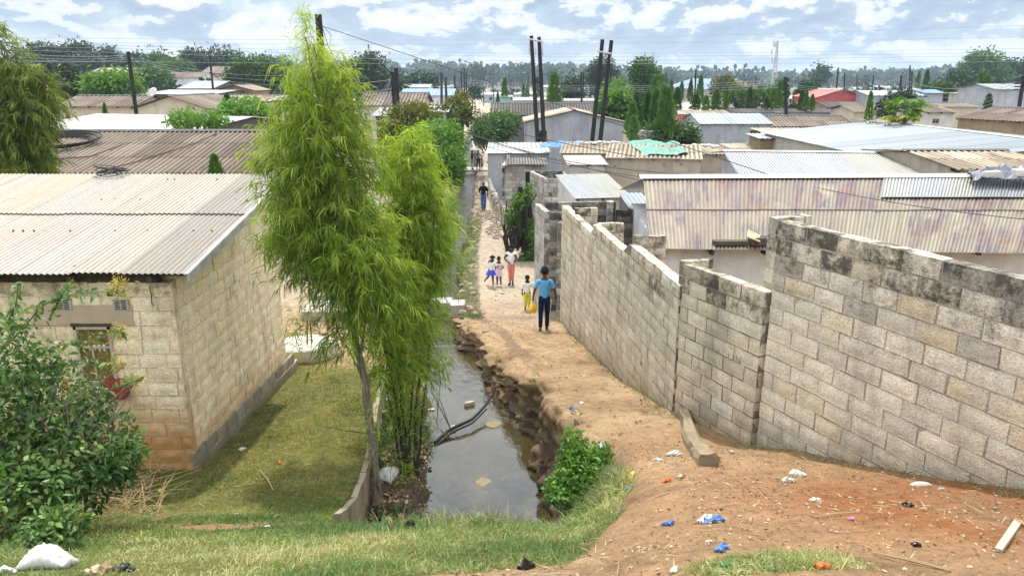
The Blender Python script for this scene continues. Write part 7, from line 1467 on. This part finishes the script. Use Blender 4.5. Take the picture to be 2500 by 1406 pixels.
scrap('milk_packet', 'white torn half of packet touching the blue packet on the earth', 1722, 1270, .12, 'white_plastic', yaw=.6, flatk=.5)
scrap('wrapper', 'dark blue crumpled wrapper at the right tip of the foreground grass', 1630, 1283, .10, 'blue_plastic', crumple=.4); scrap('wrapper', 'blue and white sachet nearest the bottom edge of the earth', 1762, 1347, .12, 'blue_plastic', asp=.5, yaw=.9)
scrap('wrapper', 'dark green wrapper beside the bottom tuft of grass', 1772, 1380, .08, 'green_plastic', crumple=.4); scrap('paper_scrap', 'white scrap at the bottom edge left of the tuft', 1645, 1398, .08, 'paper', asp=.5)
scrap('plastic_bag', 'black plastic knot in the foreground grass', 1000, 1290, .13, 'black_plastic', 'bag', .5, flatk=.6); scrap('plastic_bag', 'black plastic scrap at the bottom edge of the earth path', 1285, 1388, .12, 'black_plastic', 'bag', .5, flatk=.5)
scrap('wrapper', 'tiny pink scrap on the red earth', 2077, 1267, .045, 'pink_plastic'); scrap('wrapper', 'black plastic lid on the red earth, lower', 2235, 1332, .08, 'black_plastic'); scrap('wrapper', 'dark blue-black bag scrap below the tall wall', 2215, 1240, .09, 'black_plastic', crumple=.4)
scrap('paper_scrap', 'crumpled grey paper under the tall pale wall, left', 1945, 1163, .16, 'paper', asp=.5, crumple=.35); scrap('paper_scrap', 'grey paper strip below the crumpled one under the tall wall', 1925, 1180, .15, 'paper', asp=.3, crumple=.35)
scrap('paper_scrap', 'small white paper at the corner of the short wall and the drain block', 1785, 1108, .08, 'paper', crumple=.4); scrap('paper_scrap', 'pale torn plastic on the earth under the tall wall', 1990, 1225, .10, 'paper', asp=.5, crumple=.4)
scrap('paper_scrap', 'white folded scrap near the flat stone under the tall wall', 2300, 1195, .06, 'white_plastic', crumple=.5); scrap('paper_scrap', 'small white scrap on the brown earth above the blue packet', 1730, 1320, .05, 'paper'); scrap('wrapper', 'orange leaf-like scrap in the bottom tuft of grass', 2005, 1392, .08, 'orange_plastic', crumple=.3)
p = G(2248, 1184); mb = MB(); mb.blob(p+(0, 0, .02), (.095, .04, .022), 10, 6, .08); o = mb.build('flat_stone', M['conc']); tag(o, 'long flat pale stone lying below the tall wall', 'stone')
a, b_ = G(2425, 1345), G(2475, 1278); mb = MB(); d = unit(b_-a); mb.obox(a+(0, 0, .01), (b_-a), np.cross(d, UP)*.045, UP*.02, jit=.004); o = mb.build('split_plank', M['timber_pale']); tag(o, 'pale split plank lying on the earth at the lower right', 'plank')
a, b_ = G(2478, 1282), G(2560, 1320); mb = MB(); mb.tube([a+(0, 0, .03), b_+(0, 0, .02)], .011, 5); o = mb.build('dry_stalk', M['straw']); tag(o, 'dry stalk crossing the end of the split plank', 'stick')
for (x0, y0, x1, y1, r_, lab) in ((634, 1150, 668, 1203, .012, 'bent pale dry stick lying on the yard turf'), (1590, 1222, 1632, 1205, .007, 'short thin stick on the earth near the weedy bush'), (1985, 1265, 2085, 1255, .006, 'thin dry stalk beside the pink scrap'), (2130, 1355, 2320, 1400, .010, 'long dry stalk lying near the bottom edge')):
    a, b_ = G(x0, y0), G(x1, y1); mb = MB(); m_ = (a+b_)/2; m_[2] = float(zg(m_[0], m_[1])); mb.tube([a+(0, 0, .012), m_+(.015, 0, .02), b_+(0, 0, .012)], [r_*.6, r_, r_*.7], 5); o = mb.build('stick', M['straw']); tag(o, lab, 'stick', 'dry sticks')
# in and by the stream
WZ = -6.12
def W_(px, py, z=None): return atz(px, py, WZ if z is None else z)
P_ = [W_(1062, 1082)+(0, 0, .02), W_(1100, 1060)+(0, 0, .10), W_(1150, 1042)+(0, 0, .14), W_(1185, 1015)+(0, 0, .2), W_(1200, 1000)+(0, 0, .3)]; mb = MB(); trunkmb([(P_, .035, .022), ([q+(.03, -.06, -.03) for q in P_[:4]], .025, .015), ([P_[1], W_(1075, 1010)+(0, 0, .3)], .012, .006), ([P_[1]+(0, 0, .02), W_(1050, 985)+(0, 0, .35)], .012, .006), ([W_(1066, 1040)+(0, 0, .05), W_(1078, 965)+(0, 0, .4)], .010, .005)], mb); o = mb.build('fallen_branch', M['bark_dark']); tag(o, 'dark bent fallen branch lying across the stream with rubbish caught on it', 'branch')
scrap('wrapper', 'tiny red scrap on the tip of the fallen branch', 0, 0, .06, 'red_plastic', 'floating', .3, p=W_(1198, 1000)+(0, 0, .3))
scrap('plastic_bottle', 'pale cup caught under the fallen branch', 0, 0, .11, 'white_plastic', 'floating', .1, .6, .5, p=W_(1107, 1048)+(0, 0, .03))
def board(px, py, w, d, lab, mat, name='board', yaw=.4, dz=.0, th=.02):
    c = W_(px, py); e = np.array([math.cos(yaw), math.sin(yaw), 0]); n_ = np.array([-e[1], e[0], 0]); mb = MB(); K = 12; V = []
    ang = np.linspace(0, 2*math.pi, K, endpoint=False); rr = 1/np.maximum(np.abs(np.cos(ang)), np.abs(np.sin(ang)))**.7*(1+rng.uniform(-.12, .12, K))
    for z, k in ((-.05, 1.), (dz+th*.6, .97), (dz+th, .8)):
        for a, r_ in zip(ang, rr): V.append(c+e*w/2*k*r_*math.cos(a)+n_*d/2*k*r_*math.sin(a)+(0, 0, z+rng.uniform(-.004, .004)))
    mb.add(V, [(q*K+i, q*K+(i+1) % K, (q+1)*K+(i+1) % K, (q+1)*K+i) for q in range(2) for i in range(K)]+[tuple(range(2*K, 3*K))]); o = mb.build(name, M[mat]); tag(o, lab, 'board', 'floating rubbish in the stream')
M['soggy'] = flat('soggy card', (.17, .135, .06), .5, .4, 14)
board(1147, 987, .22, .09, 'pale plank end floating beyond the fallen branch', 'timber_pale', 'plank', .5, .01, .05)
board(1206, 1035, .30, .26, 'half-sunk tan square board just right of the fallen branch', 'soggy', 'board', .6, -.006, .015)
board(1180, 1175, .26, .22, 'half-sunk pale lump in the middle of the pool', 'soggy', 'board', .9, -.008, .014)
board(1052, 1005-6, .14, .06, 'small pale scrap floating left of the plank end', 'paper', 'board', .1, .0, .012)
scrap('plastic_sack', 'large white sack lying on the left stream bank between the tree stems', 948, 1160, .42, 'white_plastic', 'sack', .10, .9, .2, yaw=1.2, nu=14, nv=12, smooth=True)
for i, (x, y, w, m, lab) in enumerate([(955, 1050, .22, 'paper', 'crumpled pale paper heap left of the dark stems, lower'), (940, 1010, .16, 'cardboard', 'brown cardboard scrap left of the dark stems'), (948, 975, .15, 'paper', 'white scrap high on the rubbish bank left of the dark stems'), (1060, 1040, .12, 'paper', 'grey scrap at the water edge left of the fallen branch'), (1070, 1015, .10, 'cardboard', 'brown scrap at the water edge under the lime tree'), (1118, 862, .22, 'white_plastic', 'pale plastic clump at the far right edge of the water'), (1105, 850, .14, 'paper', 'white scrap behind the pale plastic clump by the water'), (930, 945, .12, 'blue_plastic', 'blue-green bag scrap on the rubbish bank behind the stems')]): scrap('scrap', lab, x, y, w, m, 'litter', .3, .6, .3)
bb = scrap('plastic_bag', 'blue plastic caught on the top edge of the eroded earth bank', 1390, 1008, .16, 'blue_plastic', 'bag', .4, .6, .4); scrap('rag', 'tan rag tangled beside the blue plastic on the earth bank', 1405, 1012, .20, 'cardboard', 'rag', .4, .5, .4); scrap('plastic_bag', 'white scrap on the earth bank edge above the blue plastic', 1420, 988, .10, 'white_plastic', 'bag', .4); scrap('plastic_bag', 'white bag poking out of the top of the weedy bush', 0, 0, .10, 'white_plastic', 'floating', .4, flatk=.7, p=at(1470, 1092, 8.35))
for (x, y, s_, lab) in ((1130, 527, .42, 'flat broken concrete slab on the left edge of the path near the man'), (1128, 545, .30, 'smaller broken slab in front of the flat one by the path'), (1240, 560, .22, 'pale rubble lump at the foot of the dead hedge'), (1222, 548, .18, 'small rubble lump left of the dead hedge'), (1195, 475, .30, 'boulder at the foot of the low crumbling wall')):
    p = G(x, y); mb = MB(); mb.box(p-np.array([s_, s_*.6, .1]), p+np.array([s_, s_*.6, .14*s_/.3]), jit=.05*s_); o = mb.build('rubble', M['conc_pale']); tag(o, lab, 'rubble', 'rubble by the path')
a, b_ = G(1095, 787), G(1130, 787); mb = MB(); mb.tube([a+(-.25, 0, .25), b_+(0, 0, .10)], .035, 6); o = mb.build('water_pipe', M['iron']); tag(o, 'short rusty pipe poking over the stream at the head of the dirt mound', 'pipe')
p = G(1224, 718); mb = MB(); mb.tube([p, p+(-.10, .15, .05)], [.05, .02], 6); mb.tube([p+(.05, 0, 0), p+(-.02, .16, .04)], [.04, .02], 6); o = mb.build('wood_scrap', M['timber_pale']); tag(o, 'split bit of wood on the wet step below the group of girls', 'wood')
p = at(690, 255, 49); mb = MB(); o = None
# exposed roots and clods on the eroded bank
mb = MB(); g = np.random.default_rng(70)
for k in range(200):
    y = g.uniform(8.8, 17.5); t = g.uniform(-.35, .5); x = chan(y, 3)*(1-t)+chan(y, 4)*t+g.normal(0, .05); s_ = .02+.07*g.random()**2.2; mb.blob((x, y, float(zg(x, y))-s_*.35), (s_*g.uniform(.7, 1.2), s_*g.uniform(.8, 1.6), s_*g.uniform(.6, 1.)), 7, 5, .32)
o = mb.build('bank_clods', M['bank']); tag(o, 'rough damp clods of earth down the eroded right bank of the stream', 'clods', kind='stuff')
o = blades(5000, (-1.6, 1.1, 9.0, 17.5), .08, .28, .008, 'weeds', M['grass'], .3, .7, 71, dens=lambda x, y: np.exp(-((x-chan(y, 4)*.6-chan(y, 3)*.4)/.12)**2)*(vn(x, y, 1.3, 72)+.72)); o['label'] = 'sparse weeds hanging on the eroded right bank'
# floating scum specks
# ================================================================ haze
mb = MB(); mb.box((-2600, -32, -45), (2600, 5100, 30)); hz_m = bpy.data.materials.new('haze'); hz_m.use_nodes = True; nt = hz_m.node_tree; nt.nodes.clear()
pv = nn(nt, 'ShaderNodeVolumePrincipled'); pv.inputs['Density'].default_value = .0003; pv.inputs['Color'].default_value = (.66, .80, 1., 1); pv.inputs['Anisotropy'].default_value = .3
mo = nn(nt, 'ShaderNodeOutputMaterial'); nt.links.new(pv.outputs[0], mo.inputs['Volume'])
hz_o = mb.build('haze', hz_m); tag(hz_o, kind='stuff')
SC.cycles.volume_bounces = 0 if hasattr(SC, 'cycles') else 0
for o in bpy.data.objects:
    if '_o' in o.keys(): del o['_o']
